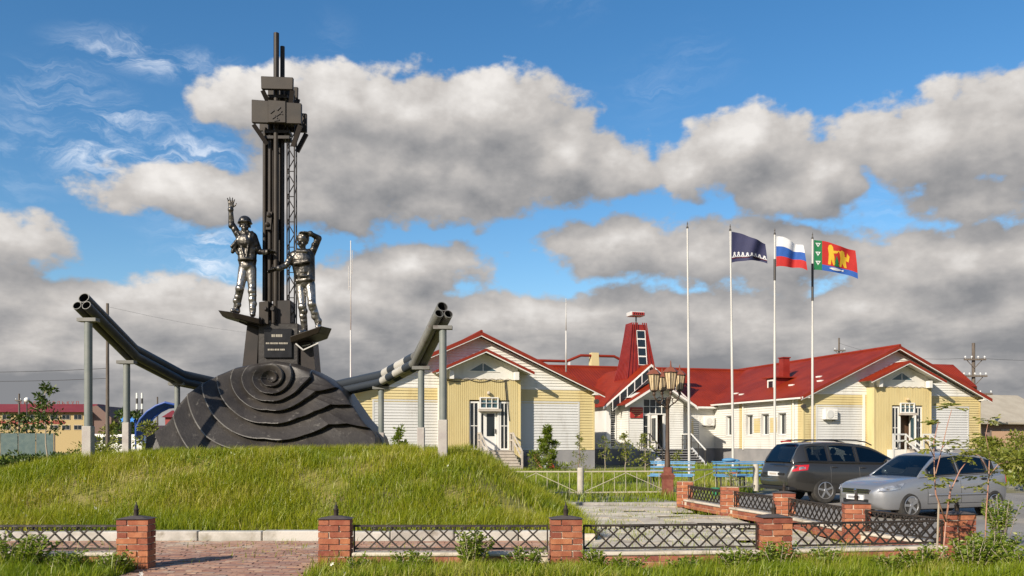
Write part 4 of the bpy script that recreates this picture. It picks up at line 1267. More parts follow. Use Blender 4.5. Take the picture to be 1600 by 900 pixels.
    if not right:
        dr = MB().box(d0 + .70, d1 - .69, -.56, -.50, .98, 3.10).build('door', M['trim_white'], bld)
        MB().box(d0 + 1.02, d1 - .82, -.572, -.561, 1.75, 3.0).build('pane', M['glass_dark'], dr)
        MB().box(d0 + .74, d0 + .82, -.572, -.561, 1.75, 3.0).build('pane', M['glass_dark'], dr)
        MB().box(d1 - .79, d1 - .75, -.62, -.561, 1.9, 2.15).build('handle', M['dark_metal'], dr)
    else:
        # door standing open outwards at its right side
        x = d1 - .70
        dr = MB().prism([(x, -.40, .98), (x - .22, -1.15, .98), (x - .16, -1.17, .98), (x + .06, -.42, .98)], [(x, -.40, 3.10), (x - .22, -1.15, 3.10), (x - .16, -1.17, 3.10), (x + .06, -.42, 3.10)]).build('door', M['trim_white'], bld)
        MB().prism([(x - .052, -.53, 1.6), (x - .185, -.98, 1.6), (x - .175, -.985, 1.6), (x - .042, -.535, 1.6)], [(x - .052, -.53, 2.95), (x - .185, -.98, 2.95), (x - .175, -.985, 2.95), (x - .042, -.535, 2.95)]).build('pane', M['glass_blue'], dr)
    if not right:
        # old cables sagging over the front of the bay
        for (xa, za, xb, zb_, sg_) in ((c - 1.95, 4.80, c - .75, 4.86, .10), (c - .75, 4.86, c + .45, 4.84, .12), (c + .45, 4.84, c + 1.5, 4.87, .10), (c + 1.28, 4.85, c + 1.42, 3.0, -.05), (c + 1.36, 4.85, c + 1.55, 2.6, .04)):
            pts_ = [(xa + (xb - xa) * q_, pv - .03, za + (zb_ - za) * q_ - sg_ * 4 * q_ * (1 - q_)) for q_ in np.linspace(0, 1, 8)]
            MB().tube(pts_, .018, 5).build('cable', M['dark_metal'], bld)
    lp = MB().ball((c + .35, pv - .14, 4.12), .10, 10, 7).box(c + .28, c + .42, pv - .10, pv - .005, 4.05, 4.2).build('porch_lamp', M['lamp_glass'] if right else M['wood_grey'], bld)
    # steps and hand rails
    s0, s1 = c - .42 + .25, c + 1.55
    for k in range(6):
        zt_ = .96 - k * .155
        st = MB().box(s0, s1, -1.35 - k * .30 - .30, -1.35 - k * .30 - .001, -.3, zt_ - .04).box(s0 - .01, s1 + .01, -1.35 - k * .30 - .33, -1.35 - k * .30 - .001, zt_ - .04, zt_).build('step', M['wood_grey'], bld)
    MB().box(s0, s1, -1.35, -.3, .90, .96).box(s0 + .02, s1 - .02, -1.33, -.3, -.3, .9).build('landing', M['wood_grey'], bld)
    for x in (s0 - .05, s1 + .05):
        m_ = 'rail_grey' if right else 'wood_grey'
        for (y_, z_) in ((-.75, .5), (-1.35, .5), (-3.15, -.2)):
            MB().box(x - .045, x + .045, y_ - .045, y_ + .045, z_, z_ + (1.45 if z_ > 0 else 1.15)).build('rail_post', M[m_], bld)
        for dz_ in (0, -.38):
            MB().bar((x, -1.35, 1.90 + dz_), (x, -3.15, .92 + dz_), .06, .09).build('hand_rail', M[m_], bld)
            MB().bar((x, -.72, 1.90 + dz_), (x, -1.35, 1.90 + dz_), .06, .09).build('hand_rail', M[m_], bld)
    if right:
        for (xa, xb) in ((s0 - .95, s0 - .05), (s1 + .05, s1 + 1.0)):
            for z_ in (1.9, 1.5): MB().bar((xa, -1.35, z_), (xb, -1.35, z_), .05, .10).build('hand_rail', M[m_], bld)
            MB().box(xa - .04, xa + .04, -1.40, -1.30, .1, 1.95).build('rail_post', M[m_], bld)
        MB().box(s0 - .95, s0 - .05, -1.36, -.75, .1, .95).build('landing', M['white_siding'], bld)
wing(WL, HWL, False)
wing(WR_, HWR, True)
# outdoor lights on the corners of the wings
for (x, y, z) in ((WL + HWL + .05, -.22, 3.75), (WR_ - HWR - .12, -.1, 3.62)):
    MB().box(x - .03, x + .03, y, y + .2, z, z + .06).lathe([(.14, 0), (.15, .06), (.14, .18), (.06, .26)], 12, (x, y - .22, z), 'y').build('flood_light', M['dark_metal'], bld)
# left-facing wall of the right wing, with deep-set windows
ul = WR_ - HWR
wins = [(1.85, 2.80), (3.90, 4.85), (5.92, 6.82), (8.75, 9.65)]
opens = [(a, b, 1.86, 3.30) for a, b in wins]
extw = lambda w_: (0.0, HV)
PLf = leftw(ul)
mb = MB(); siding(mb, lambda w_: (.55, HV), PLZ, 4.12, PLf, opens); raw(mb, 'side_siding', 'white_siding')
mb = MB(); siding(mb, lambda w_: (0.0, .55), PLZ, 4.12, PLf); raw(mb, 'corner_siding', 'yellow_siding')
for (a, b) in ((1.05, 1.25), (2.95, 3.75), (4.98, 5.78), (7.3, 7.75)):
    mb = MB(); siding(mb, lambda w_, a=a, b=b: (a, b), 2.05 if b - a > .5 else PLZ, 3.05 if b - a > .5 else 4.1, lambda s, w_, o: (ul - .008 - o, s, w_)); raw(mb, 'yellow_panel', 'yellow_siding')
for a in (.95, 7.1): MB().tube([(ul - .10, a, .9), (ul - .10, a, 4.1)], .05, 8).build('down_pipe', M['trim_white'], bld)
for a, b in wins:
    PW = lambda s, w_, o: (ul + .22 - o, s, w_)
    framed_window(bld, PW, a + .02, b - .02, 1.88, 3.28, 2, 1, .07, 'glass_dark', .04)
    MB().box(ul - .02, ul + .26, a - .02, a + .02, 1.86, 3.30).box(ul - .02, ul + .26, b - .02, b + .02, 1.86, 3.30).box(ul - .02, ul + .26, a - .02, b + .02, 3.28, 3.32).box(ul - .05, ul + .26, a - .05, b + .05, 1.83, 1.87).build('window_reveal', M['grey_siding'], bld)
MB().box(ul - .48, ul - .40, -.6, HV - .2, 4.08, 4.20).build('gutter', M['trim_white'], bld)
MB().box(ul - .46, ul - .02, -.05, HV, 4.10, 4.14).build('soffit', M['trim_white'], bld)
def air_con(x0, y, z0, sx_=.9, P='f'):
    b = MB().box(x0, x0 + sx_, y - .36, y - .05, z0, z0 + .66).build('air_conditioner', M['trim_white'], bld, bevel=.02)
    MB().lathe([(.24, 0), (.26, .015), (.24, .03)], 18, (x0 + .36, y - .39, z0 + .33), 'y').build('fan_grille', M['grey_siding'], b)
    for k in range(4): MB().box(x0 + .66, x0 + .84, y - .375, y - .362, z0 + .12 + k * .12, z0 + .16 + k * .12).build('louvre', M['grey_siding'], b)
    for q_ in (.1, sx_ - .16): MB().box(x0 + q_, x0 + q_ + .06, y - .3, y, z0 - .06, z0).build('bracket', M['dark_metal'], b)
air_con(22.04, 0, 2.82)
# ---- the hall between the wings
x0, x1 = WL + HWL, ul
def hx(w_): return (x0, x1)
MB().box(x0 - .1, x1 + .1, HV + .02, 24, .1, 4.1).build('wall', M['white_siding'], bld)
MB().box(x0, x1, HV - .06, HV + .1, -.4, PLZ - .02).build('plinth', M['plinth'], bld)
raw(siding(MB(), hx, PLZ, 4.05, front(HV)), 'hall_siding', 'white_siding')
raw(siding(MB(), lambda w_: (17.3, 19.0), 1.9, 3.2, front(HV - .01)), 'yellow_panel', 'yellow_siding')
for (a, b) in ((18.75, 19.5), (8.1, 8.9), (17.3, 17.9)):
    framed_window(bld, front(HV), a, b, 1.5, 3.35, 1, 1, .07, 'glass_dark', .05)
    MB().box(a - .08, b + .08, HV - .09, HV - .002, 1.42, 1.5).build('window_sill', M['grey_siding'], bld)
# air conditioner in the corner by the right wing, seen from its side
air_con(19.75, HV, 2.62, .8)
ev, ew, rw = HV - .55, 4.02, 7.35
roof_sheet('roof', [(WL, ev, ew), (WR_, ev, ew), (WR_, RV, rw), (WL, RV, rw)])
roof_sheet('roof', [(WL, 2*RV - ev, ew), (WR_, 2*RV - ev, ew), (WR_, RV, rw), (WL, RV, rw)])
MB().tube([(WL, RV, rw + .02), (WR_, RV, rw + .02)], .10, 8).build('ridge_cap', M['fascia_red'], bld)
MB().box(x0, x1, ev - .02, ev + .08, ew - .14, ew - .0).build('gutter', M['trim_white'], bld)
# ---- entrance pavilion
CU = 13.73
pvv = 7.8; phw, ppk, pew = 3.45, 6.72, 3.80
psl = (ppk - pew) / phw
def pext(w_):
    k = max(0, (ppk - .15 - w_) / psl); return (CU - min(phw - .35, k), CU + min(phw - .35, k))
MB().poly_y([(CU - phw + .37, .1), (CU + phw - .37, .1), (CU + phw - .37, pew + .2), (CU, ppk - .2), (CU - phw + .37, pew + .2)], pvv + .02, HV + 3).build('wall', M['white_siding'], bld)
raw(siding(MB(), pext, PLZ, ppk - .2, front(pvv)), 'pavilion_siding', 'white_siding')
MB().box(CU - phw + .3, CU + phw - .3, pvv - .06, HV, -.4, PLZ - .02).build('plinth', M['plinth'], bld)
for s in (-1, 1):
    e = CU + s * phw
    roof_sheet('roof', [(e, pvv - .7, pew), (e, 15.5, pew), (CU, 15.5, ppk), (CU, pvv - .7, ppk)])
    MB().prism([(e, pvv - .73, pew - .04), (CU, pvv - .73, ppk - .04), (CU, pvv - .73, ppk - .20), (e, pvv - .73, pew - .20)], [(e, pvv - .702, pew - .04), (CU, pvv - .702, ppk - .04), (CU, pvv - .702, ppk - .20), (e, pvv - .702, pew - .20)]).build('barge_board', M['trim_white'], bld)
    # glazed strip that follows the rake, one pane per bay
    dirv = Vector((-s * phw, 0, ppk - pew)).normalized(); nrm = Vector((s * dirv.z, 0, abs(dirv.x)))
    st0 = Vector((CU + s * (phw - .62), pvv - .72, pew + .10)); Ls = (Vector((CU, 0, ppk)) - Vector((CU + s * (phw - .62), 0, pew + .53))).length - .25
    down = Vector((0, 0, -1))
    def pp_(a, h_, o): return st0 + dirv * a + Vector((0, -o, 0)) + Vector((0, 0, h_))
    fr = MB().prism([pp_(0, -.42, .0), pp_(Ls, -.42, .0), pp_(Ls, .30, .0), pp_(0, .30, .0)], [pp_(0, -.42, .05), pp_(Ls, -.42, .05), pp_(Ls, .30, .05), pp_(0, .30, .05)]).build('rake_window', M['trim_white'], bld)
    n = 5
    for k in range(n):
        a, b = Ls * k / n + .05, Ls * (k + 1) / n - .05
        MB().prism([pp_(a, -.37, .052), pp_(b, -.37, .052), pp_(b, .25, .052), pp_(a, .25, .052)], [pp_(a, -.37, .06), pp_(b, -.37, .06), pp_(b, .25, .06), pp_(a, .25, .06)]).build('pane', M['glass_dark'], fr)
    a, b = sorted((CU + s * (phw - .72), CU + s * (phw - 1.15)))
    framed_window(bld, front(pvv - .02), a, b, 1.05, 3.95, 1, 6, .06, 'glass_dark', .06, 'strip_window')
    MB().box(a - .35, a - .05, pvv - .3, pvv - .001, .98, 4.0).build('pilaster', M['trim_white'], bld)
# porch in front of the pavilion
qv, qhw, qpk, qew = 6.3, 2.55, 5.42, 3.88
qs = (qpk - qew) / qhw
def qext(w_):
    k = max(0, (qpk - .12 - w_) / qs); return (CU - min(1.95, k), CU + min(1.95, k))
dop = (CU - .95, CU + .95, 0, 4.35)
MB().box(CU - 1.93, CU - .96, qv + .02, pvv, .1, 4.1).box(CU + .96, CU + 1.93, qv + .02, pvv, .1, 4.1).poly_y([(CU - 1.93, 4.36), (CU + 1.93, 4.36), (CU, qpk - .16)], qv + .02, pvv).build('wall', M['white_siding'], bld)
raw(siding(MB(), qext, PLZ, qpk - .15, front(qv), [dop]), 'porch_siding', 'white_siding')
mb = MB(); siding(mb, lambda w_: (qv, pvv), PLZ, 4.0, leftw(CU - 1.95)); raw(mb, 'porch_side_siding', 'white_siding')
MB().box(CU - 1.98, CU + 1.98, qv - .06, pvv, -.4, PLZ - .02).build('plinth', M['plinth'], bld)
for s in (-1, 1):
    e = CU + s * qhw
    roof_sheet('roof', [(e, qv - .8, qew), (e, pvv + .3, qew), (CU, pvv + .3, qpk), (CU, qv - .8, qpk)])
    MB().prism([(e, qv - .83, qew - .04), (CU, qv - .83, qpk - .04), (CU, qv - .83, qpk - .20), (e, qv - .83, qew - .20)], [(e, qv - .802, qew - .04), (CU, qv - .802, qpk - .04), (CU, qv - .802, qpk - .20), (e, qv - .802, qew - .20)]).build('barge_board', M['trim_white'], bld)
framed_window(bld, front(qv + .15), CU - .95, CU + .95, 3.25, 4.33, 4, 2, .08, 'glass_dark', .08)
framed_window(bld, front(qv + .15), CU - .95, CU - .50, .98, 3.24, 1, 3, .07, 'glass_dark', .08, 'side_light')
framed_window(bld, front(qv + .15), CU + .62, CU + .95, .98, 3.24, 1, 3, .07, 'glass_dark', .08, 'side_light')
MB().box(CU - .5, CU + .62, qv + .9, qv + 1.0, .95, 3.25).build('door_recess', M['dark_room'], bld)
MB().box(CU - .48, CU - .40, qv + .05, qv + .9, .98, 3.22).box(CU + .53, CU + .61, qv + .05, qv + .2, .98, 3.22).build('door_frame', M['trim_white'], bld)
dr = MB().box(CU - .32, CU - .26, qv - .75, qv + .14, .98, 3.2).build('door', M['trim_white'], bld)
MB().box(CU - .335, CU - .321, qv - .6, qv + .0, 1.5, 3.0).build('pane', M['glass_dark'], dr)
M['sign_red'] = mat('sign_red', (.36, .03, .025), .5)
M['sign_gold'] = mat('sign_gold', (.55, .33, .14), .5)
sg = MB().box(CU - 1.9, CU - 1.0, qv - .10, qv - .03, 3.02, 3.72).build('sign_board', M['sign_red'], bld)
mb = MB()
for k, (a, b) in enumerate(((.12, .78), (.05, .85), (.2, .7), (.28, .62))):
    x = CU - 1.9 + a
    while x < CU - 1.9 + b:
        wl = random.uniform(.03, .09); mb.box(x, x + wl, qv - .106, qv - .101, 3.56 - k * .14, 3.61 - k * .14); x += wl + .025
mb.build('sign_lines', M['sign_gold'], sg)
# entrance stairs with white hand rails
for k in range(6):
    MB().box(CU - 1.2, CU + 1.75, qv - 1.5 - k * .3 - .32, qv - 1.5 - k * .3, .90 - k * .155, .955 - k * .155).build('step', M['plinth'], bld)
MB().box(CU - 1.2, CU + 1.75, qv - 1.5, qv - .06, -.3, .955).build('landing', M['plinth'], bld)
MB().poly_x([(qv - 1.5, .88), (qv - 3.4, -.05), (qv - 3.4, -.3), (qv - 1.5, -.3)], CU - 1.15, CU + 1.7).build('step_body', M['plinth'], bld)
for x in (CU - 1.15, CU + 1.80):
    MB().poly_x([(qv - 1.4, 1.1), (qv - 3.5, .02), (qv - 3.5, -.3), (qv - 1.4, -.3)], x - .02, x + .12).build('stair_side', M['grey_siding'], bld)
    m_ = 'trim_white' if x > CU else 'dark_metal'
    MB().bar((x, qv - .1, 1.95), (x, qv - 1.5, 1.95), .06, .06).bar((x, qv - 1.5, 1.95), (x, qv - 3.5, .92), .06, .06).build('hand_rail', M[m_], bld)
    for (yy, z_) in ((qv - .2, .95), (qv - .8, .95), (qv - 1.5, .95), (qv - 2.5, .45), (qv - 3.45, -.05)):
        MB().box(x - .025, x + .025, yy - .025, yy + .025, z_, z_ + .98).build('rail_post', M['dark_metal'], bld)
    for z_ in (1.3, 1.6): MB().bar((x, qv - .1, z_), (x, qv - 1.5, z_), .03, .03).build('hand_rail', M['dark_metal'], bld)
# ---- the red lantern tower above the entrance
tv = 9.7
tb, tt_, tz0, tz1 = 1.15, .50, 5.6, 9.62
def tw_(z): 
    k = (z - tz0) / (tz1 - tz0); return tb + (tt_ - tb) * k ** .85
rings = []
zs = np.linspace(tz0, tz1, 6)
mb = MB()
for a, b in zip(zs[:-1], zs[1:]):
    h0, h1 = tw_(a), tw_(b)
    mb.add([(CU - h0, tv - h0, a), (CU + h0, tv - h0, a), (CU + h0, tv + h0, a), (CU - h0, tv + h0, a), (CU - h1, tv - h1, b), (CU + h1, tv - h1, b), (CU + h1, tv + h1, b), (CU - h1, tv + h1, b)], [(0,1,5,4),(1,2,6,5),(2,3,7,6),(3,0,4,7)])
mb.add([(CU - tt_, tv - tt_, tz1), (CU + tt_, tv - tt_, tz1), (CU + tt_, tv + tt_, tz1), (CU - tt_, tv + tt_, tz1)], [(0,1,2,3)])
tow = mb.build('lantern_tower', M['tower_red'], bld)
for side in range(2):
    for k in range(9):
        f = -1 + 2 * k / 8
        if side == 0 and abs(f - .15) < .32 and True:
            zr0, zr1 = tz0, 6.7
        else: zr0, zr1 = tz0, tz1 + .12
        pts = []
        for z in np.linspace(zr0, zr1, 5):
            h = tw_(min(z, tz1)) + .03
            pts.append((CU + f * h, tv - h, z) if side == 0 else (CU - h, tv + f * h, z))
        mb = MB()
        for a, b in zip(pts[:-1], pts[1:]): mb.bar(a, b, .07, .05, up=(0, 1, 0) if side == 0 else (1, 0, 0))
        mb.build('standing_seam', M['tower_red'], tow)
h0, h1 = tw_(6.75), tw_(9.15)
wx0, wx1 = -.22, .42
n = 4
fr = MB()
def tp_(x, z, o): return (CU + x, tv - tw_(z) - o, z)
fr.prism([tp_(wx0, 6.75, .0), tp_(wx1, 6.75, .0), tp_(wx1, 9.2, .0), tp_(wx0, 9.2, .0)], [tp_(wx0, 6.75, .07), tp_(wx1, 6.75, .07), tp_(wx1, 9.2, .07), tp_(wx0, 9.2, .07)])
f_ = fr.build('tower_window', M['trim_white'], bld)
for k in range(n):
    z0_, z1_ = 6.75 + 2.45 * k / n + .05, 6.75 + 2.45 * (k + 1) / n - .05
    MB().prism([tp_(wx0 + .02, z0_, .072), tp_(wx1 - .07, z0_, .072), tp_(wx1 - .07, z1_, .072), tp_(wx0 + .02, z1_, .072)], [tp_(wx0 + .02, z0_, .085), tp_(wx1 - .07, z0_, .085), tp_(wx1 - .07, z1_, .085), tp_(wx0 + .02, z1_, .085)]).build('pane', M['glass_dark'], f_)
# display board on top
dbd = MB().box(CU - .56, CU + .50, tv - .42, tv + .42, tz1 + .62, tz1 + .92).build('display_board', M['grey_siding'], bld, bevel=.03)
MB().box(CU - .46, CU + .44, tv - .445, tv - .422, tz1 + .67, tz1 + .87).build('display_face', M['sign_red'], dbd)
mb = MB()
for k in range(5): mb.box(CU - .36 + k * .15, CU - .27 + k * .15, tv - .455, tv - .446, tz1 + .71, tz1 + .83)
mb.build('display_segments', mat('display_dark', (.06, .01, .01), .4), dbd)
MB().tube([(CU, tv, tz1), (CU, tv, tz1 + .65)], .05, 8).build('display_post', M['dark_metal'], bld)
# ---- things on the roofs
MB().box(WR_ - 4.1, WR_ - 3.6, 6.2, 6.75, 5.0, 7.25).box(WR_ - 4.16, WR_ - 3.54, 6.14, 6.81, 7.25, 7.32).build('chimney', M['tower_red'], bld)
du, dv_ = ul + 1.6, 6.3
sl_ = (PK - EZ_) / (HWR + .45)
zr_ = EZ_ + sl_ * 2.1
dm = MB().box(du, du + 2.2, dv_ - .6, dv_ + .6, zr_ - .5, zr_ + .75).build('dormer', M['tower_red'], bld)
MB().prism([(du - .2, dv_ - .85, zr_ + .70), (du + 3.0, dv_ - .85, zr_ + .70), (du + 3.0, dv_ + .85, zr_ + .70), (du - .2, dv_ + .85, zr_ + .70)], [(du - .2, dv_ - .85, zr_ + .78), (du + 3.0, dv_ - .85, zr_ + .78), (du + 3.0, dv_ + .85, zr_ + .78), (du - .2, dv_ + .85, zr_ + .78)]).build('dormer_roof', M['fascia_red'], dm)
framed_window(dm, lambda s, w_, o: (du - o, s, w_), dv_ - .42, dv_ + .42, zr_ - .25, zr_ + .62, 1, 1, .12, 'glass_dark', .04, 'window')
for (a, b) in ((2.2, .6), (3.0, 1.9), (2.0, 3.5), (1.2, 8.6), (1.5, 9.9)):
    z_ = EZ_ + sl_ * a + .17
    MB().box(ul + a - .5, ul + a - .35, b, b + .5, z_ - .1, z_).build('snow_guard', M['trim_white'], bld)
# roof of the block behind the right wing
roof_sheet('rear_roof', [(35.0, 7.0, 5.6), (40.2, 7.0, 5.6), (40.7, 10.0, 7.5), (36.0, 10.0, 7.5)])
me_ = MB().prism([(40.2, 7.0, 5.6), (43.0, 10.0, 5.4), (40.7, 10.0, 7.5)], [(40.17, 7.05, 5.5), (42.95, 10.05, 5.3), (40.65, 10.05, 7.4)]).build('rear_roof_hip', M['fascia_red'], bld)
MB().box(35.2, 40.0, 7.3, 12.5, .1, 5.6).build('rear_wall', M['white_siding'], bld)
# roof pipes of the rear block behind the hall: a red gas pipe on stands and a yellow vent
yv = 20.0
pz = [(7.2, 7.95), (12.1, 7.95), (13.3, 8.45), (16.2, 8.45), (17.2, 8.0), (19.5, 8.0)]
MB().tube([(a, yv, b) for a, b in pz], .11, 8).build('roof_pipe', M['fascia_red'], bld)
for a in (12.3, 17.2): MB().box(a - .08, a + .08, yv - .06, yv + .06, 5.8, 7.9).build('pipe_stand', M['trim_white'], bld)
MB().hexa([(14.1, yv - .2, 6), (14.9, yv - .2, 6), (14.9, yv + .5, 6), (14.1, yv + .5, 6)], [(14.2, yv - .15, 8.7), (14.8, yv - .15, 8.7), (14.8, yv + .45, 8.7), (14.2, yv + .45, 8.7)]).build('vent_shaft', M['yellow_siding'], bld)
# planks leaning on the plinth by the left steps
lean = thing('leaning_boards', BO + Matrix.Rotation(BA, 3, 'Z') @ Vector((3.1, -.75, -.1)), 'dark and reddish boards leaning by the steps of the left wing', 'boards', None, BA)
for k, (x, m_) in enumerate(((-.35, 'dark_metal'), (.05, 'brick_dull'), (.45, 'grey_siding'), (.8, 'tower_red'))):
    MB().prism([(x, -.55, 0), (x + .3, -.55, 0), (x + .3, -.49, 0), (x, -.49, 0)], [(x, .35, .95 - .1 * k), (x + .3, .35, .95 - .1 * k), (x + .3, .41, .95 - .1 * k), (x, .41, .95 - .1 * k)]).build('board', M[m_], lean)

# ================================================================== cars
def smooth_curve(xs, ys, n, win=3):
    d = np.linspace(xs[0], xs[-1], n); v = np.interp(d, xs, ys)
    k = np.ones(2 * win + 1) / (2 * win + 1)
    vp = np.concatenate([2 * v[0] - v[win:0:-1], v, 2 * v[-1] - v[-2:-win-2:-1]])
    return d, np.convolve(vp, k, 'valid')
def paint(name, c, rough=.32, coat=.8, metal=.35):
    m = mat(name, c, rough, metal, col2=tuple(v * .93 for v in c), scale=1.2, coat=coat, dirt=tuple(v * .6 + .05 for v in c), dscale=1.4, dlo=.6, dhi=.95)
    return m
M['car_glass'] = glass_mat('car_glass', (.48, .53, .52))
M['car_glass_dark'] = glass_mat('car_glass_dark', (.12, .13, .135))
M['tyre'] = mat('tyre', (.022, .021, .020), .85, col2=(.05, .045, .038), scale=5)
M['rim'] = mat('rim', (.50, .50, .50), .3, metal=.8)
M['trim_black'] = mat('trim_black', (.015, .015, .016), .5)
M['seat_cloth'] = mat('seat_cloth', (.03, .03, .033), .9)
M['lamp_clear'] = mat('lamp_clear', (.55, .56, .57), .12, metal=.55, col2=(.25, .25, .26), scale=9)
M['lamp_red'] = mat('lamp_red', (.48, .012, .012), .15, coat=1)
M['plate_white'] = mat('plate_white', (.68, .68, .67), .5)
M['chrome'] = mat('chrome', (.6, .6, .6), .15, metal=1)
def car(name, label, spec, loc, heading):
    """heading: plan angle of the nose; body frame x forward, y left"""
    L = spec['L']; n = 96
    t = thing(name, loc, label, 'car', None, heading)
    D, ZT = smooth_curve(*zip(*spec['top']), n, 2); _, ZB = smooth_curve(*zip(*spec['bot']), n, 2); _, HW = smooth_curve(*zip(*spec['hw']), n, 3)
    X = L / 2 - D
    fr = [(0, 0), (.80, 0), (.945, .04), (.985, .14), (1.0, .34), (1.0, .52), (.985, .70), (.965, .84), (.935, .93), (.875, .985), (.80, 1.0), (.40, 1.012), (0, 1.018)]
    def section(i):
        h = ZT[i] - ZB[i]
        return [(a * HW[i], ZB[i] + b * h) for a, b in fr]
    mb = MB(); m_ = len(fr)
    for i in range(n):
        s = section(i)
        ring = [(X[i], y, z) for y, z in s] + [(X[i], -y, z) for y, z in s[-2:0:-1]]
        mb.v += ring
    k = 2 * m_ - 2
    for i in range(n - 1):
        for j in range(k):
            mb.f.append((i*k + j, i*k + (j+1) % k, (i+1)*k + (j+1) % k, (i+1)*k + j)); mb.mi.append(0)
    mb.f.append(tuple(range(k))[::-1]); mb.mi.append(0); mb.f.append(tuple(range((n-1)*k, n*k))); mb.mi.append(0)
    body = mb.build('body', [spec['paint'], M['trim_black']], t, True, 35)
    # wheel arches cut out of the body
    cut = MB()
    rw = spec['rw']
    axles = (L/2 - spec['fa'], L/2 - spec['fa'] - spec['wb'])
    for ax in axles:
        for s in (-1, 1):
            y0, y1 = sorted((s * (max(HW) - .30), s * (max(HW) + .2)))
            cut.lathe([(rw + .055, y0), (rw + .055, y1)], 36, (ax, 0, rw - .005), 'y')
    co = cut.build('cutter', M['trim_black'])
    bo = body.modifiers.new('arch', 'BOOLEAN'); bo.operation = 'DIFFERENCE'; bo.object = co; bo.solver = 'EXACT'
    try: bo.material_mode = 'TRANSFER'
    except Exception: pass
    baked(body); bpy.data.objects.remove(co)
    body.data.polygons.foreach_set('use_smooth', [True] * len(body.data.polygons)); body.data.set_sharp_from_angle(angle=R(35))
    def side_y(d, z):
        i = int(np.clip(np.searchsorted(D, d), 0, n - 1)); s = section(i)[1:]
        zs = [b for a, b in s]; return float(np.interp(z, zs, [a for a, b in s]))
    def patch(nm, quad, m, off=.006, side=1, nu=8, nv=5, parent=None):
        """quad of (d, z) corners laid on the flank"""
        (d0, z0), (d1, z1), (d2, z2), (d3, z3) = quad
        p = MB(); 
        for lay in (off, -.02):
            for i in range(nu + 1):
                for j in range(nv + 1):
                    u, v = i / nu, j / nv
                    dd = (d0*(1-u)+d1*u)*(1-v) + (d3*(1-u)+d2*u)*v; zz = (z0*(1-u)+z1*u)*(1-v) + (z3*(1-u)+z2*u)*v
                    p.v.append((L/2 - dd + (off * .8 if dd < .5 and lay > 0 else -off * .8 if dd > L - .5 and lay > 0 else 0), side * (side_y(dd, zz) + lay), zz))
        K = (nu + 1) * (nv + 1)
        q = lambda i, j, b: b * K + i * (nv + 1) + j
        for i in range(nu):
            for j in range(nv): p.f.append((q(i,j,0), q(i+1,j,0), q(i+1,j+1,0), q(i,j+1,0))); p.mi.append(0)
        for i in range(nu):
            p.f.append((q(i,0,0), q(i+1,0,0), q(i+1,0,1), q(i,0,1))); p.f.append((q(i,nv,0), q(i+1,nv,0), q(i+1,nv,1), q(i,nv,1))); p.mi += [0, 0]
        for j in range(nv):
            p.f.append((q(0,j,0), q(0,j+1,0), q(0,j+1,1), q(0,j,1))); p.f.append((q(nu,j,0), q(nu,j+1,0), q(nu,j+1,1), q(nu,j,1))); p.mi += [0, 0]
        return p.build(nm, m, parent or t, True, 40)
    # ---- cabin
    G = spec['cabin']        # list of (d, roof z, side cell kind, top cell kind) - kinds hold up to the next station
    wroof = spec['wroof']; zmax = max(g[1] for g in G)
    srow = [0, .07, .86, 1.0]
    tcol = [1, .93, .55, 0, -.55, -.93, -1]
    bt = np.array([np.interp(g[0], D, ZT) for g in G]); bw = np.array([np.interp(g[0], D, HW) for g in G]) * .905
    secs = []
    for g, zb_, wb_ in zip(G, bt, bw):
        d, zr_ = g[0], max(g[1], zb_ + .004)
        k_ = (zr_ - zb_) / (zmax - zb_)
        wt = wb_ + (wroof - wb_) * k_ ** .8
        ze = zb_ + (zr_ - zb_) * (1 - .055)
        x = L/2 - d
        side = [(x, wb_ + (wt - wb_) * (s ** 1.25), zb_ - .012 + (ze - zb_ + .012) * s) for s in srow]
        top = [(x, wt * c * (.985 if abs(c) < 1 else 1), ze + (zr_ - ze) * (1 - abs(c) ** 3.0)) for c in tcol]
        secs.append((side, top))
    groups = {}
    def put(key, quad): groups.setdefault(key, []).append(quad)
    for i in range(len(G) - 1):
        sk, tk = G[i][2], G[i][3]
        (s0, t0), (s1, t1) = secs[i], secs[i+1]
        for sgn in (1, -1):
            fl_ = lambda p: (p[0], p[1] * sgn, p[2])
            for r_ in range(3):
                key = ('side_window', sk, sgn) if (r_ == 1 and sk) else 'cabin'
                put(key, [fl_(p) for p in (s0[r_], s1[r_], s1[r_+1], s0[r_+1])])
        for c in range(6):
            key = (tk,) if (tk in ('windshield', 'rear_window') and 0 < c < 5) else 'cabin'
            put(key, [t0[c], t1[c], t1[c+1], t0[c+1]])
    for key, quads in groups.items():
        p = MB()
        for q in quads: p.add(q, [(0, 1, 2, 3)])
        me = bpy.data.meshes.new('m'); me.from_pydata(p.v, [], p.f)
        bm = bmesh.new(); bm.from_mesh(me); bmesh.ops.remove_doubles(bm, verts=bm.verts, dist=.001)
        bmesh.ops.recalc_face_normals(bm, faces=bm.faces); bm.to_mesh(me); bm.free()
        me.polygons.foreach_set('use_smooth', [True] * len(me.polygons)); me.set_sharp_from_angle(angle=R(42))
        nm = key if isinstance(key, str) else key[0]
        me.materials.append(spec['paint'] if key == 'cabin' else spec['dark_glass'] if (key[0] == 'rear_window' or (len(key) > 1 and str(key[1]).startswith('q'))) else M['car_glass'])
        me.name = nm
        o = link(nm, me, t)
        if key == 'cabin':
            so_ = o.modifiers.new('t', 'SOLIDIFY'); so_.thickness = .03; so_.offset = -1
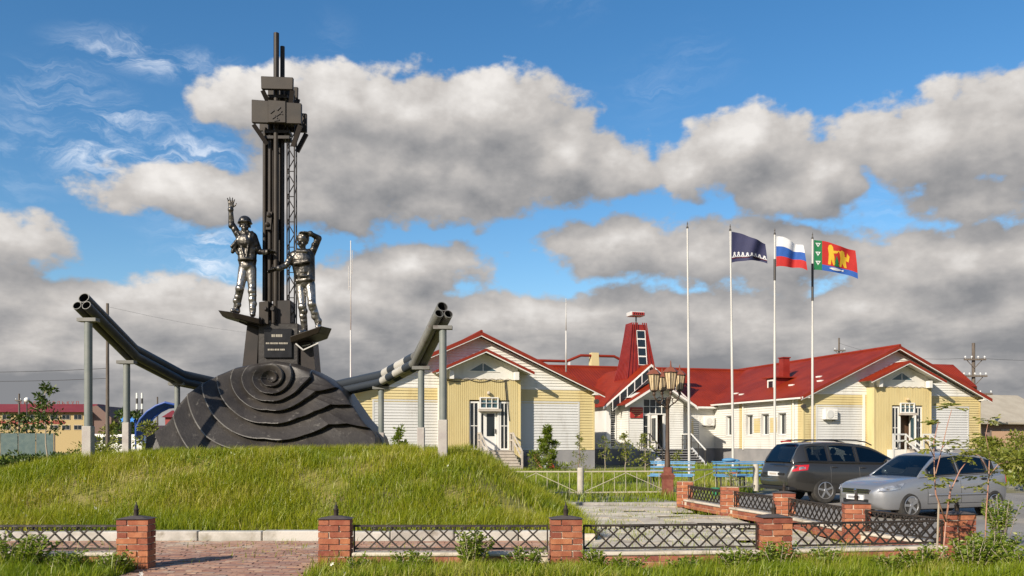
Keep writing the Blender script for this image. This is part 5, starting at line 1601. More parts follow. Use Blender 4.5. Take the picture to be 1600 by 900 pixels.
    # dark pillar strip round the side glass
    for sgn in (1, -1):
        for i, g in enumerate(G):
            if i and bool(g[2]) != bool(G[i-1][2]) or (i and g[2] and G[i-1][2] and g[2] != G[i-1][2]):
                s0 = secs[i][0]
                MB().bar((s0[1][0], (s0[1][1] + .003) * sgn, s0[1][2]), (s0[2][0], (s0[2][1] + .003) * sgn, s0[2][2]), .035, .02).build('window_trim', M['trim_black'], t)
        a = [(s[0][1][0], (s[0][1][1] + .004) * sgn, s[0][1][2]) for s, g in zip(secs, G) if g[0] >= spec['win'][0] and g[0] <= spec['win'][1]]
        MB().tube(a, .012, 5).build('belt_strip', M['trim_black'], t)
    # cabin floor, seats, dashboard, wheel
    d0, d1 = G[0][0] + .15, G[-1][0] - .25
    MB().box(L/2 - d1, L/2 - d0, -bw.min() * .82, bw.min() * .82, bt.min() - .05, bt.min() + .035).build('cabin_floor', M['seat_cloth'], t)
    for d in spec['seats']:
        for s in (-1, 1):
            x = L/2 - d
            MB().hexa([(x - .10, s*.36 - .21, bt.min()), (x + .08, s*.36 - .21, bt.min()), (x + .08, s*.36 + .21, bt.min()), (x - .10, s*.36 + .21, bt.min())], [(x - .22, s*.36 - .17, zmax - .38), (x - .10, s*.36 - .17, zmax - .38), (x - .10, s*.36 + .17, zmax - .38), (x - .22, s*.36 + .17, zmax - .38)]).ball((x - .19, s*.36, zmax - .28), .10, 10, 7, (.6, 1.3, 1)).build('seat', M['seat_cloth'], t)
    # ---- wheels
    ym = max(HW) - .115
    for ax in axles:
        for s in (-1, 1):
            wt_ = bpy.data.objects.new('wheel', None); COL.objects.link(wt_); wt_.parent = t; wt_.location = (ax, s * ym, rw); wt_.rotation_euler = (0, random.uniform(0, 1), 0 if s < 0 else math.pi)
            MB().lathe([(rw*.66, -.10), (rw*.80, -.112), (rw*.95, -.10), (rw, -.075), (rw, .075), (rw*.95, .10), (rw*.66, .10)], 36, (0, 0, 0), 'y').build('tyre', M['tyre'], wt_, True, 30)
            rm = MB().lathe([(rw*.675, -.113), (rw*.64, -.118), (rw*.61, -.10), (rw*.58, -.02), (rw*.3, -.02)], 30, (0, 0, 0), 'y', False)
            r_o = rm.build('rim', M['rim'], wt_, True, 30)
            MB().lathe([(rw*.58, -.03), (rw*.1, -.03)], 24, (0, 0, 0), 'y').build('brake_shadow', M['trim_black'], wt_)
            for q_ in range(spec['spokes']):
                a = q_ * 2 * math.pi / spec['spokes']
                MB().bar((math.cos(a)*rw*.06, -.095, math.sin(a)*rw*.06), (math.cos(a)*rw*.63, -.105, math.sin(a)*rw*.63), .055, .025, up=(0, 1, 0)).build('spoke', M['rim'], wt_)
            MB().lathe([(rw*.15, -.11), (rw*.12, -.118)], 14, (0, 0, 0), 'y').build('hub_cap', M['rim'], wt_)
            y0, y1 = sorted((s * (max(HW) - .26), s * (max(HW) - .29)))
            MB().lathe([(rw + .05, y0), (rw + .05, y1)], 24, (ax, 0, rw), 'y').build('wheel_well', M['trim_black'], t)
    # ---- doors, handles, mirrors
    for s in (-1, 1):
        for d in spec['seams']:
            pts = []
            for z in np.linspace(ZB[40] + .14, np.interp(d, D, ZT) - .02, 8): pts.append((L/2 - d, s * (side_y(d, z) + .0005), z))
            MB().tube(pts, .0065, 4).build('door_seam', M['trim_black'], t)
        pts = [(L/2 - d, s * (side_y(d, ZB[40] + .14) + .001), ZB[40] + .14) for d in np.linspace(spec['seams'][0], spec['seams'][-1], 10)]
        MB().tube(pts, .006, 4).build('door_seam', M['trim_black'], t)
        for d in spec['handles']:
            z = np.interp(d, D, ZT) - .12; y = side_y(d, z)
            MB().ball((L/2 - d, s * (y + .012), z), .10, 12, 6, (1.0, .22, .28)).build('door_handle', spec['handle'], t, True)
        d, z = spec['mirror']; y = side_y(d, z - .03)
        MB().ball((L/2 - d, s * (y + .10), z + .04), .095, 12, 8, (.55, 1.0, .66)).bar((L/2 - d, s * y * .93, z - .0), (L/2 - d, s * (y + .08), z + .03), .05, .04).build('mirror', spec['paint'], t, True, 50)
        if 'side_strip' in spec:
            z = spec['side_strip']
            pts = [(L/2 - d, s * (side_y(d, z) + .004), z) for d in np.linspace(spec['seams'][0] + .03, spec['seams'][-1] - .02, 12)]
            MB().tube(pts, .022, 6).build('rubbing_strip', spec['paint'], t, True)
        for quad in spec['head']: patch('headlight', quad, M['lamp_clear'], .008, s)
        for quad, mm in spec['tail']: patch('taillight', quad, M[mm], .010, s)
    # front
    zf = spec['grille']
    for (z, h, w_, m2) in zf:
        d = .006
        yv = w_
        MB().box(L/2 - .10, L/2 + d, -yv, yv, z - h/2, z + h/2).build('grille', M[m2], t, bevel=.012)
    for (z, w_) in spec.get('bars', ()):
        MB().box(L/2 - .04, L/2 + .014, -w_, w_, z - .008, z + .008).build('grille_bar', M['chrome'], t)
    MB().lathe([(.045, 0), (.05, .01), (.02, .02)], 14, (L/2 + .006, 0, spec['emblem']), 'x').build('emblem', M['chrome'], t)
    fpz = spec['fplate']; fp_ = MB().box(L/2 - .02, L/2 + .03, -.26, .26, fpz - .055, fpz + .055).build('number_plate', M['plate_white'], t)
    MB().box(L/2 + .031, L/2 + .034, -.20, .16, fpz - .025, fpz + .025).build('plate_marks', mat('plate_marks', (.25, .25, .26), .6), fp_)
    # rear
    rz_ = spec['rplate']; rp = MB().box(-L/2 - .035, -L/2 + .03, -.26, .26, rz_ - .06, rz_ + .06).build('number_plate', M['plate_white'], t)
    MB().box(-L/2 - .039, -L/2 - .036, -.21, .17, rz_ - .028, rz_ + .028).build('plate_marks', M['wood_grey'], rp)
    if spec.get('rails'):
        for s in (-1, 1):
            pts = [(L/2 - d, s * wroof * .90, z) for d, z in spec['rails']]
            MB().tube(pts, .018, 8).build('roof_rail', M['trim_black'], t, True)
    for fn in spec.get('extra', ()): fn(t, L, side_y, patch)
    return t

silver = paint('silver_paint', (.33, .335, .345), .28, .8, .55)
hatch = dict(L=3.92, wb=2.48, fa=.79, rw=.295, wroof=.54, paint=silver, handle=M['trim_black'], dark_glass=M['car_glass_dark'], spokes=5,
    top=[(0, .58), (.03, .65), (.10, .715), (.35, .80), (.70, .865), (1.05, .915), (1.4, .925), (2.4, .955), (3.3, .995), (3.72, 1.03), (3.86, 1.0), (3.90, .90), (3.92, .80)],
    bot=[(0, .34), (.06, .26), (.2, .19), (.6, .18), (3.2, .19), (3.6, .24), (3.86, .33), (3.92, .42)],
    hw=[(0, .46), (.05, .60), (.15, .71), (.35, .79), (.7, .83), (1.4, .84), (2.6, .84), (3.2, .825), (3.6, .78), (3.82, .70), (3.92, .58)],
    cabin=[(1.08, .918, None, 'windshield'), (1.24, 1.045, None, 'windshield'), (1.36, 1.135, 'f', 'windshield'), (1.55, 1.275, 'f', 'windshield'), (1.74, 1.39, 'f', 'roof'), (1.96, 1.445, 'f', 'roof'), (2.20, 1.472, None, 'roof'), (2.28, 1.475, 'r', 'roof'), (2.6, 1.465, 'r', 'roof'), (2.92, 1.43, 'r', 'roof'), (3.10, 1.40, None, 'roof'), (3.18, 1.385, 'q', 'roof'), (3.36, 1.335, None, 'rear_window'), (3.56, 1.21, None, 'rear_window'), (3.76, 1.06, None, 'rear_window'), (3.82, 1.02, None, 'roof')],
    win=(1.3, 3.40), seats=(1.95, 2.75), seams=(1.26, 2.24, 3.10), handles=(2.08, 2.96), mirror=(1.42, .96), side_strip=.52,
    head=[[(.08, .60), (.50, .665), (.66, .80), (.13, .70)], [(.2, .645), (.36, .67), (.42, .735), (.24, .70)]], tail=[([(3.80, .72), (3.88, .74), (3.86, 1.0), (3.76, 1.0)], 'lamp_red')],
    grille=[(.60, .085, .42, 'trim_black'), (.38, .10, .40, 'trim_black')], bars=[(.60, .40), (.642, .42), (.558, .42)], emblem=.60, fplate=.46, rplate=.72)
ang = math.atan2(-1.0, -2.58)
fw = Vector((8.72, 19.75, 0)); hv = Vector((math.cos(ang), math.sin(ang), 0)); lf = Vector((-hv.y, hv.x, 0))
# near front wheel stands at fw: car centre from it
cen = fw - hv * (3.92/2 - .79) - lf * .72
car('silver_hatchback', 'silver hatchback parked nose left behind the side fence', hatch, (cen.x, cen.y, -.153), ang)

grey = paint('grey_paint', (.050, .047, .042), .30, .9, .45)
def suv_extra(t, L, side_y, patch):
    MB().box(-L/2 - .03, -L/2 + .05, -.55, .55, .78, .83).build('plate_recess', M['trim_black'], t)
    MB().box(-L/2 - .015, -L/2 + .25, -.80, .80, .36, .46).build('bumper_strip', M['trim_black'], t, bevel=.02)
    MB().bar((-L/2 + .02, -.5, 1.105), (-L/2 + .02, .3, 1.105), .02, .03).build('rear_wiper', M['trim_black'], t)
    MB().box(-L/2 + .36, -L/2 + .40, -.25, .25, 1.70, 1.73).build('brake_light', M['lamp_red'], t)
suv = dict(L=4.675, wb=2.70, fa=.93, rw=.355, wroof=.60, paint=grey, handle=grey, dark_glass=M['car_glass_dark'], spokes=5,
    top=[(0, .72), (.04, .82), (.15, .92), (.5, 1.0), (.95, 1.06), (1.25, 1.085), (2.4, 1.10), (3.6, 1.13), (4.35, 1.15), (4.58, 1.12), (4.65, .98), (4.675, .82)],
    bot=[(0, .42), (.06, .34), (.25, .26), (.7, .25), (3.8, .26), (4.3, .34), (4.6, .42), (4.675, .48)],
    hw=[(0, .56), (.06, .70), (.2, .83), (.5, .905), (1.0, .94), (2.0, .945), (3.4, .945), (4.1, .925), (4.45, .87), (4.62, .80), (4.675, .74)],
    cabin=[(1.15, 1.085, None, 'windshield'), (1.40, 1.22, None, 'windshield'), (1.52, 1.29, 'f', 'windshield'), (1.85, 1.48, 'f', 'windshield'), (2.05, 1.57, 'f', 'roof'), (2.30, 1.635, 'f', 'roof'), (2.52, 1.67, None, 'roof'), (2.60, 1.68, 'r', 'roof'), (3.0, 1.70, 'r', 'roof'), (3.38, 1.70, None, 'roof'), (3.48, 1.70, 'q', 'roof'), (3.85, 1.685, 'q', 'roof'), (4.10, 1.665, None, 'roof'), (4.22, 1.64, None, 'rear_window'), (4.36, 1.48, None, 'rear_window'), (4.50, 1.24, None, 'rear_window'), (4.55, 1.14, None, 'roof')],
    win=(1.5, 4.15), seats=(2.35, 3.15), seams=(1.5, 2.55, 3.45), handles=(2.42, 3.32), mirror=(1.62, 1.12), 
    head=[[(.14, .80), (.62, .84), (.72, .97), (.2, .90)]], tail=[([(4.16, .92), (4.57, .88), (4.53, 1.05), (4.10, 1.07)], 'lamp_red'), ([(4.22, .945), (4.40, .925), (4.38, 1.02), (4.19, 1.035)], 'lamp_clear')],
    grille=[(.78, .14, .46, 'trim_black')], bars=[(.78, .44)], emblem=.80, fplate=.55, rplate=.80,
    rails=[(1.9, 1.60), (2.1, 1.69), (2.4, 1.735), (3.2, 1.755), (3.9, 1.74), (4.12, 1.69)], extra=(suv_extra,))
a2 = R(14); hv = Vector((math.cos(a2), math.sin(a2), 0)); lf = Vector((-hv.y, hv.x, 0))
rw_ = Vector((8.62, 24.8, 0))
cen = rw_ + hv * (4.675/2 - (4.675 - .93 - 2.70)) + lf * .83
car('dark_sport_utility_car', 'dark grey five door off road car parked tail left behind the hatchback', suv, (cen.x, cen.y, -.153), a2)

# ================================================================== flagpoles and flags
FW = {}
def flagpole(px, Y, ytop, label, lean_=0.0):
    b = ground_at(px, 755); x = (px - 800) / FPX * Y
    top = at(px, ytop, Y).z
    t = thing('flagpole', (x, Y, 0), label, 'flagpole', 'flagpoles in a row before the building')
    MB().tube([(lean_, 0, 0), (lean_ * .45, 0, top * .62)], [.055, .048], 10).build('lower_pole', M['steel_pole'], t, True, 40)
    MB().tube([(lean_ * .45, 0, top * .62), (0, 0, top - .25)], [.040, .032], 10).build('upper_pole', M['steel_pole'], t, True, 40)
    MB().lathe([(.045, top - .28), (.05, top - .24), (.03, top - .2), (.02, top - .12), (.028, top - .10), (.004, top)], 8).build('finial', M['dark_metal'], t)
    MB().box(-.16, .16, -.16, .16, 0, .08).build('base_plate', M['concrete'], t)
    return t, x, top
flagpole(1074, 36.0, 346, 'bare white flagpole without a flag, leftmost of the four', .08)
fp2 = flagpole(1141, 36.4, 350, 'white flagpole flying the dark blue flag', .12)
fp3 = flagpole(1210.5, 37.0, 356, 'white flagpole flying the white blue and red tricolour')
fp4 = flagpole(1269.5, 37.9, 363, 'rightmost flagpole flying the red and green district flag')
for (fp, z0, z1) in ((fp3, 438, 405), (fp4, 470, 412)):
    t, x, top = fp
    Y = t.location.y
    MB().tube([(0, 0, at(0, z0, Y).z), (0, 0, at(0, z1, Y).z)], .052, 10).build('dark_sleeve', M['dark_metal'], t, True, 40)
def cloth_mat(name, c):
    m = mat(name, c, .75, col2=tuple(v * .9 for v in c), scale=4)
    nt = m.node_tree; b = nt.nodes['Principled BSDF']; out = [n for n in nt.nodes if n.type == 'OUTPUT_MATERIAL'][0]
    tr = nt.nodes.new('ShaderNodeBsdfTranslucent'); tr.inputs[0].default_value = tuple(c) + (1,)
    mx = nt.nodes.new('ShaderNodeMixShader'); mx.inputs[0].default_value = .25
    nt.links.new(b.outputs[0], mx.inputs[1]); nt.links.new(tr.outputs[0], mx.inputs[2]); nt.links.new(mx.outputs[0], out.inputs[0])
    return m
CL = {k: cloth_mat('cloth_' + k, c) for k, c in dict(navy=(.040, .042, .105), white=(.80, .80, .80), blue=(.025, .11, .42), red=(.55, .025, .022), green=(.015, .20, .07), yellow=(.75, .48, .03), maroon=(.16, .025, .06), fieldred=(.50, .02, .015)).items()}
class Flag:
    def __init__(s, W, H, droop, amp, ph, shrink, tip=0.0):
        s.W, s.H, s.droop, s.amp, s.ph, s.shrink, s.tip = W, H, droop, amp, ph, shrink, tip
    def p(s, u, v, o=0.0):
        """u along the fly 0..1, v down the hoist 0..1"""
        wv = s.amp * math.sin(u * 7.0 + s.ph + v * 1.3) * (u ** .7) + .35 * s.amp * math.sin(u * 15 + v * 3 + s.ph) * u
        x = s.W * u * (1 - .05 * math.sin(3 * u + v)) + s.tip * v * u
        z = -s.H * v * (1 - s.shrink * u) - s.droop * u ** 1.5 + .04 * s.H * math.sin(u * 8 + v * 2) * u
        return (x, wv + o, z)
    def patch(s, mb, u0, u1, v0, v1, nu=26, nv=10, o=0.0):
        vs = [s.p(u0 + (u1 - u0) * i / nu, v0 + (v1 - v0) * j / nv, o) for i in range(nu + 1) for j in range(nv + 1)]
        fs = [(i*(nv+1)+j, (i+1)*(nv+1)+j, (i+1)*(nv+1)+j+1, i*(nv+1)+j+1) for i in range(nu) for j in range(nv)]
        return mb.add(vs, fs)
    def shape(s, mb, pts, o=.012):
        """flat polygon printed on both sides, following the cloth; fan of small triangles"""
        from mathutils.geometry import tessellate_polygon
        n = len(pts)
        tri = tessellate_polygon([[Vector((a, b, 0)) for a, b in pts]])
        T_ = [[Vector(pts[i]) for i in t_] for t_ in tri]
        for _ in range(2):
            N_ = []
            for a, b, c in T_:
                ab, bc, ca = (a+b)/2, (b+c)/2, (c+a)/2
                N_ += [[a, ab, ca], [ab, b, bc], [ca, bc, c], [ab, bc, ca]]
            T_ = N_
        for sgn in (-1, 1):
            for t_ in T_: mb.add([s.p(q_[0], q_[1], sgn * o) for q_ in t_], [(0, 1, 2)])
        return mb
def cloth(name, mb, m, parent):
    me = bpy.data.meshes.new(name); me.from_pydata(mb.v, [], mb.f); me.materials.append(m)
    me.polygons.foreach_set('use_smooth', [True] * len(me.polygons))
    o = link(name, me, parent)
    return o
def hoist(fp, ytop):
    t, x, top = fp; Y = t.location.y
    return (x + .06, Y, at(0, ytop, Y).z)
# dark blue flag with the white and red horn band
fl = Flag(1.42, 1.26, .52, .16, .4, .42, .0)
t = thing('flag', hoist(fp2, 362), 'dark navy flag with a white and red zigzag band', 'flag', 'flags on the flagpoles')
cloth('field', fl.patch(MB(), 0, 1, 0, 1), CL['navy'], t)
mb = MB()
for k in range(8):
    u = .03 + k * .122
    fl.shape(mb, [(u, .82), (u + .045, .70), (u + .06, .735), (u + .035, .82)]); fl.shape(mb, [(u + .105, .82), (u + .068, .70), (u + .052, .735), (u + .075, .82)])
    fl.shape(mb, [(u + .02, .70), (u + .055, .66), (u + .09, .70), (u + .055, .76)])
fl.shape(mb, [(.0, .845), (.5, .845), (1, .845), (1, .815), (.5, .815), (0, .815)])
cloth('horn_band', mb, CL['white'], t)
cloth('red_band', fl.shape(MB(), [(0, .885), (.5, .885), (1, .885), (1, .852), (.5, .852), (0, .852)]), CL['maroon'], t)
# tricolour
fl = Flag(1.12, 1.26, .42, .17, 2.2, .22, .10)
t = thing('flag', hoist(fp3, 369), 'flag with white, blue and red horizontal stripes', 'flag', 'flags on the flagpoles')
for nme, c, a, b in (('white_stripe', 'white', 0, .333), ('blue_stripe', 'blue', .333, .667), ('red_stripe', 'red', .667, 1)):
    cloth(nme, fl.patch(MB(), 0, 1, a, b, 26, 5), CL[c], t)
# district flag
fl = Flag(1.80, 1.26, .48, .11, 1.2, .10, .0)
t = thing('flag', hoist(fp4, 375), 'red flag with green hoist band, yellow beasts and blue foot', 'flag', 'flags on the flagpoles')
cloth('green_band', fl.patch(MB(), 0, .20, 0, 1, 8, 10), CL['green'], t)
cloth('red_field', fl.patch(MB(), .20, 1, 0, .80, 22, 10), CL['fieldred'], t)
cloth('blue_foot', fl.patch(MB(), .20, 1, .80, 1, 22, 4), CL['blue'], t)
mb = MB()
for v in (.16, .46, .77):
    fl.shape(mb, [(.035, v - .07), (.165, v - .07), (.10, v + .075)])
cloth('white_triangles', mb, CL['white'], t)
mb = MB()
for v in (.16, .46, .77): fl.shape(mb, [(.075, v - .04), (.125, v - .04), (.10, v + .015)], .018)
cloth('green_triangles', mb, CL['green'], t)
mb = MB()
fl.shape(mb, [(.34, .76), (.40, .76), (.42, .56), (.46, .76), (.50, .76), (.49, .45), (.47, .34), (.56, .30), (.60, .20), (.54, .22), (.47, .24), (.46, .12), (.42, .06), (.36, .10), (.34, .22), (.36, .40)])
fl.shape(mb, [(.62, .76), (.67, .76), (.69, .60), (.74, .76), (.79, .76), (.78, .50), (.84, .52), (.87, .30), (.82, .18), (.80, .36), (.76, .34), (.74, .18), (.68, .14), (.63, .20), (.58, .18), (.62, .28), (.64, .46)])
cloth('yellow_beasts', mb, CL['yellow'], t)
cloth('green_fir', fl.shape(MB(), [(.48, .78), (.62, .78), (.58, .64), (.60, .64), (.56, .46), (.55, .38), (.53, .46), (.50, .64), (.52, .64)], .02), CL['green'], t)
cloth('white_fish', fl.shape(MB(), [(.36, .885), (.42, .85), (.50, .835), (.60, .85), (.67, .88), (.72, .845), (.71, .93), (.66, .905), (.58, .935), (.46, .935)], .018), CL['white'], t)

# ================================================================== street lamp with four lanterns on curled arms
ly = 25.0
lx = (1043 - 800) / FPX * ly
lamp = thing('street_lamp', (lx, ly, 0), 'brown street lamp with a cluster of lanterns before the entrance', 'street lamp')
zt = at(0, 625, ly).z
MB().box(-.14, .14, -.14, .14, 0, .50).hexa([(-.14,-.14,.50),(.14,-.14,.50),(.14,.14,.50),(-.14,.14,.50)], [(-.19,-.19,.62),(.19,-.19,.62),(.19,.19,.62),(-.19,.19,.62)]).box(-.15, .15, -.15, .15, .621, .67).box(-.10, .10, -.10, .10, .67, .84).build('brick_base', mat('lamp_brick', (.17, .045, .03), .85, col2=(.23, .08, .05), scale=9, bump=.3, bscale=40), lamp)
MB().lathe([(.085, .80), (.075, 1.1), (.058, 1.3), (.050, 2.2), (.055, zt), (.07, zt + .02), (.05, zt + .08)], 12).build('pole', M['lamp_bronze'], lamp, True, 40)
def lantern(x, y, z, k=1.0):
    lt = thing_child('lantern', (x, y, z), lamp)
    n = 6
    r0, r1, h = .11 * k, .185 * k, .46 * k
    ang = [i * 2 * math.pi / n + .3 for i in range(n)]
    lo = [(r0 * math.cos(a), r0 * math.sin(a), 0) for a in ang]; hi = [(r1 * math.cos(a), r1 * math.sin(a), h) for a in ang]
    MB().prism(lo, hi).build('glass', M['lamp_glass'], lt)
    mb = MB()
    for a, b in zip(lo, hi): mb.bar((a[0]*1.03, a[1]*1.03, a[2]), (b[0]*1.03, b[1]*1.03, b[2]), .022, .022)
    for i in range(n):
        mb.bar((hi[i][0]*1.03, hi[i][1]*1.03, h), (hi[(i+1)%n][0]*1.03, hi[(i+1)%n][1]*1.03, h), .025, .025); mb.bar((lo[i][0]*1.03, lo[i][1]*1.03, 0), (lo[(i+1)%n][0]*1.03, lo[(i+1)%n][1]*1.03, 0), .022, .022)
        m_ = [((lo[i][q]+lo[(i+1)%n][q])/2) for q in range(2)]; M2 = [((hi[i][q]+hi[(i+1)%n][q])/2) for q in range(2)]
        mb.bar((m_[0]*1.02, m_[1]*1.02, 0), (M2[0]*1.02, M2[1]*1.02, h), .010, .010)
    mb.build('frame', M['lamp_bronze'], lt)
    MB().lathe([(r1 * 1.18, h), (r1 * 1.12, h + .02), (r1 * .55, h + .13 * k), (.03, h + .15 * k), (.02, h + .22 * k), (.012, h + .30 * k), (.002, h + .33 * k)], 6).build('roof', M['lamp_copper'], lt)
    MB().lathe([(.03, -.16 * k), (.05, -.10 * k), (.03, -.06 * k), (r0 * .9, -.005)], 8).build('socket', M['lamp_bronze'], lt)
def thing_child(name, loc, parent):
    o = bpy.data.objects.new(name, None); COL.objects.link(o); o.location = loc; o.parent = parent
    return o
zc = at(0, 605, ly).z
for (px, py, dy, k) in ((1022, 610, -.35, .95), (1034.5, 610, .42, .80), (1048, 608, -.50, 1.0), (1062, 609, .25, .90)):
    p = at(px, py, ly + dy) - Vector((lx, ly, 0))
    lantern(p.x, p.y, p.z, k)
    base = p - Vector((0, 0, .16 * k))
    pts = []
    for s in np.linspace(0, 1, 10):
        ang = s * math.pi
        pts.append((base.x * s + 0, base.y * s, zt - .30 + (base.z - zt + .30) * s - .14 * math.sin(ang) * s + .10 * math.sin(ang) * (1 - s)))
    MB().tube(pts, .020, 6).build('arm', M['lamp_bronze'], lamp, True)
    c = Vector((base.x * .55, base.y * .55, zt - .02))
    MB().tube([c + Vector((.10*math.cos(a)*(1 if base.x > 0 else -1) * (1 - a/9), 0, .10*math.sin(a) * (1 - a/9))) for a in np.linspace(0, 5.5, 12)], .013, 5).build('scroll', M['lamp_bronze'], lamp)

# ================================================================== beige railing behind the yard
def railing(p0, p1, label, last=True, post_first=True):
    d_ = Vector((p1[0] - p0[0], p1[1] - p0[1], 0)); L = d_.length
    t = thing('railing', (p0[0], p0[1], 0), label, 'railing', 'beige metal railings behind the yard', math.atan2(d_.y, d_.x))
    for x, on in ((0, post_first), (L, last)):
        if on: MB().lathe([(.09, -.02), (.09, .80), (.075, .83)], 12, (x, 0, 0)).build('post', M['beige_post'], t, True, 40)
    for z in (.72, .14): MB().bar((.08, 0, z), (L - .08, 0, z), .03, .035).build('rail', M['beige_paint'], t)
    n = 8
    for k in range(1, n): 
        x = L * k / n; MB().bar((x, 0, .15), (x, 0, .70), .012, .012).build('bar', M['beige_paint'], t)
    for (a, b) in ((.1, L * .5), (L - .1, L * .5)):
        MB().bar((a, -.02, .16), (b, -.02, .68), .016, .016).build('brace', M['beige_paint'], t)
rl = [ground_at(768, 777.5, .0), ground_at(907, 777.5), ground_at(1047, 776), ground_at(1181, 766)]
RLAB = ['beige metal railing section rising from the edge of the mound', 'beige metal railing section left of the street lamp', 'beige metal railing section before the blue benches']
for k in range(3):
    railing((rl[k].x, rl[k].y), (rl[k+1].x, rl[k+1].y), RLAB[k], True, k == 0)

# ================================================================== blue slatted benches and green planters
def bench(p, rz, L, label, tarp=False):
    t = thing('bench', (p.x, p.y, 0), label, 'bench', 'blue benches by the railing', rz)
    for k in range(4):
        z = .34 + k * .125
        MB().bar((0, .02 + k * .03, z + .1), (L, .02 + k * .03, z + .1), .03, .055, up=(0, 0, 1)).build('back_slat', M['blue_paint'], t)
    for k in range(4):
        MB().bar((0, -.12 - k * .11, .40), (L, -.12 - k * .11, .40), .085, .03, up=(0, 0, 1)).build('seat_slat', M['blue_paint'], t)
    MB().box(-.02, L + .02, .10, .22, .86, .89).build('top_board', M['blue_paint'], t)
    for x in (.12, L / 2, L - .12):
        MB().bar((x, .0, 0), (x, .12, .84), .04, .04).bar((x, -.46, 0), (x, -.46, .39), .04, .04).bar((x, -.48, .37), (x, .03, .37), .04, .03).build('frame', M['dark_metal'], t)
b1 = ground_at(1018, 752, 0); 
bench(Vector((4.70, 30.5, 0)), R(-20), 1.5, 'blue slatted bench behind the street lamp base')
bench(Vector((6.75, 30.0, 0)), R(2), 1.8, 'long blue slatted bench behind the grey car, with dark frame')
tp = MB().ball((0, 0, 0), (.20), 14, 8, (1.2, .6, .35)).ball((.2, .05, -.02), .15, 12, 8, (1.2, .6, .35)).build('folded_tarp', M['blue_paint'], None, True, None, 0, (7.3, 30.16, .93)); tag(tp, 'crumpled bright blue tarp lying on the long bench', 'tarp')
for (px, py, Y, lab) in ((1147, 731, 36.5, 'round green rimmed planter beyond the long blue bench'), (1118, 763, 25.5, 'small green planter box under the long blue bench')):
    g = ground_at(px, py) if py > 735 else at(px, py, Y); 
    k = .8 if Y > 30 else .4
    p = thing('planter', ((px - 800) / FPX * Y, Y, 0), lab, 'planter')
    MB().lathe([(.18*k, 0), (.24*k, .35*k), (.24*k, .42*k)], 14).build('pot', M['brick_dull'] if k > .5 else M['green_paint'], p, True, 40)
    MB().lathe([(.30*k, .42*k), (.34*k, .46*k), (.34*k, .58*k), (.28*k, .60*k)], 14).build('rim', M['green_paint'], p, True, 40)

# ================================================================== masts, utility poles, chimneys, wires
def mast(px, Y, ytop, r0, label, name='antenna_mast', z0=0.0, rods=((0, .3),)):
    x = (px - 800) / FPX * Y; top = at(px, ytop, Y).z
    t = thing(name, (x, Y, z0), label, 'mast', 'thin antenna masts')
    MB().tube([(0, 0, 0), (0, 0, (top - z0) * .6)], r0, 8).build('lower_tube', M['steel_pole'], t, True)
    MB().tube([(0, 0, (top - z0) * .6), (0, 0, top - z0)], r0 * .6, 8).build('upper_tube', M['steel_pole'], t, True)
    for (dx, f) in rods:
        MB().tube([(dx, 0, (top - z0) * (1 - f)), (dx, 0, (top - z0) * (1 - f) + 1.6)], r0 * .4, 6).tube([(0, 0, (top - z0) * (1 - f) + .2), (dx, 0, (top - z0) * (1 - f) + .2)], r0 * .4, 6).build('rod', M['steel_pole'], t)
    return t
mast(548, 60, 376, .055, 'tall thin antenna mast rising behind the right pipeline', rods=((-.14, .22), (.10, .15)))
mast(884.5, 56, 474, .05, 'white antenna mast on the left wing roof', z0=5.9)
def utility(px, Y, ytop, label, arms, brace=False, w=.13):
    x = (px - 800) / FPX * Y; top = at(px, ytop, Y).z
    t = thing('utility_pole', (x, Y, 0), label, 'utility pole', 'wooden utility poles')
    MB().tube([(0, 0, 0), (0, 0, top)], [w, w * .7], 10).build('pole', M['wood_pole'], t, True, 40)
    for (py, hw_, n) in arms:
        z = at(px, py, Y).z
        MB().box(-hw_, hw_, -w - .12, -w, z - .07, z + .07).build('cross_arm', M['wood_pole'], t)
        for k in range(n):
            u = -hw_ + .1 + (2 * hw_ - .2) * k / max(1, n - 1)
            MB().lathe([(.02, .07), (.02, .14), (.06, .15), (.07, .22), (.04, .27)], 8, (u, -w - .06, z)).build('insulator', M['insulator'], t)
        for s in (-1, 1): MB().bar((s * hw_ * .75, -w * .9, z), (0, -w * .9, z - hw_ * .8), .04, .05).build('arm_brace', M['wood_pole'], t)
    if brace:
        MB().tube([(.9, .3, 0), (.15, 0, top * .62)], .12, 10).build('leaning_strut', M['wood_pole'], t, True, 40)
    return t
u1 = utility(1521, 70, 536, 'tall wooden utility pole with three cross arms right of the building', ((562, .85, 4), (588, .95, 5), (616, 1.35, 4)), True, .17)
utility(1311, 95, 528, 'leaning utility pole top showing above the right roof', ((548, .6, 2),))
u2 = utility(168, 45, 474, 'slender dark utility pole behind the left pipeline', (), False, .10)
utility(30, 110, 615, 'dark pole before the far yellow building', ((626, .4, 2),), False, .14)
utility(246, 120, 620, 'distant utility pole seen through the blue arch', ((640, .8, 3),), False, .14)
lp = thing('globe_lamp', ((42 - 800) / FPX * 100, 100, 0), 'street lamp with a white globe before the far yellow building', 'street lamp')
MB().tube([(0, 0, 0), (0, 0, 5.9)], .07, 8).build('pole', M['dark_metal'], lp)
MB().ball((0, 0, 6.2), .30, 12, 8).build('globe', M['trim_white'], lp, True)
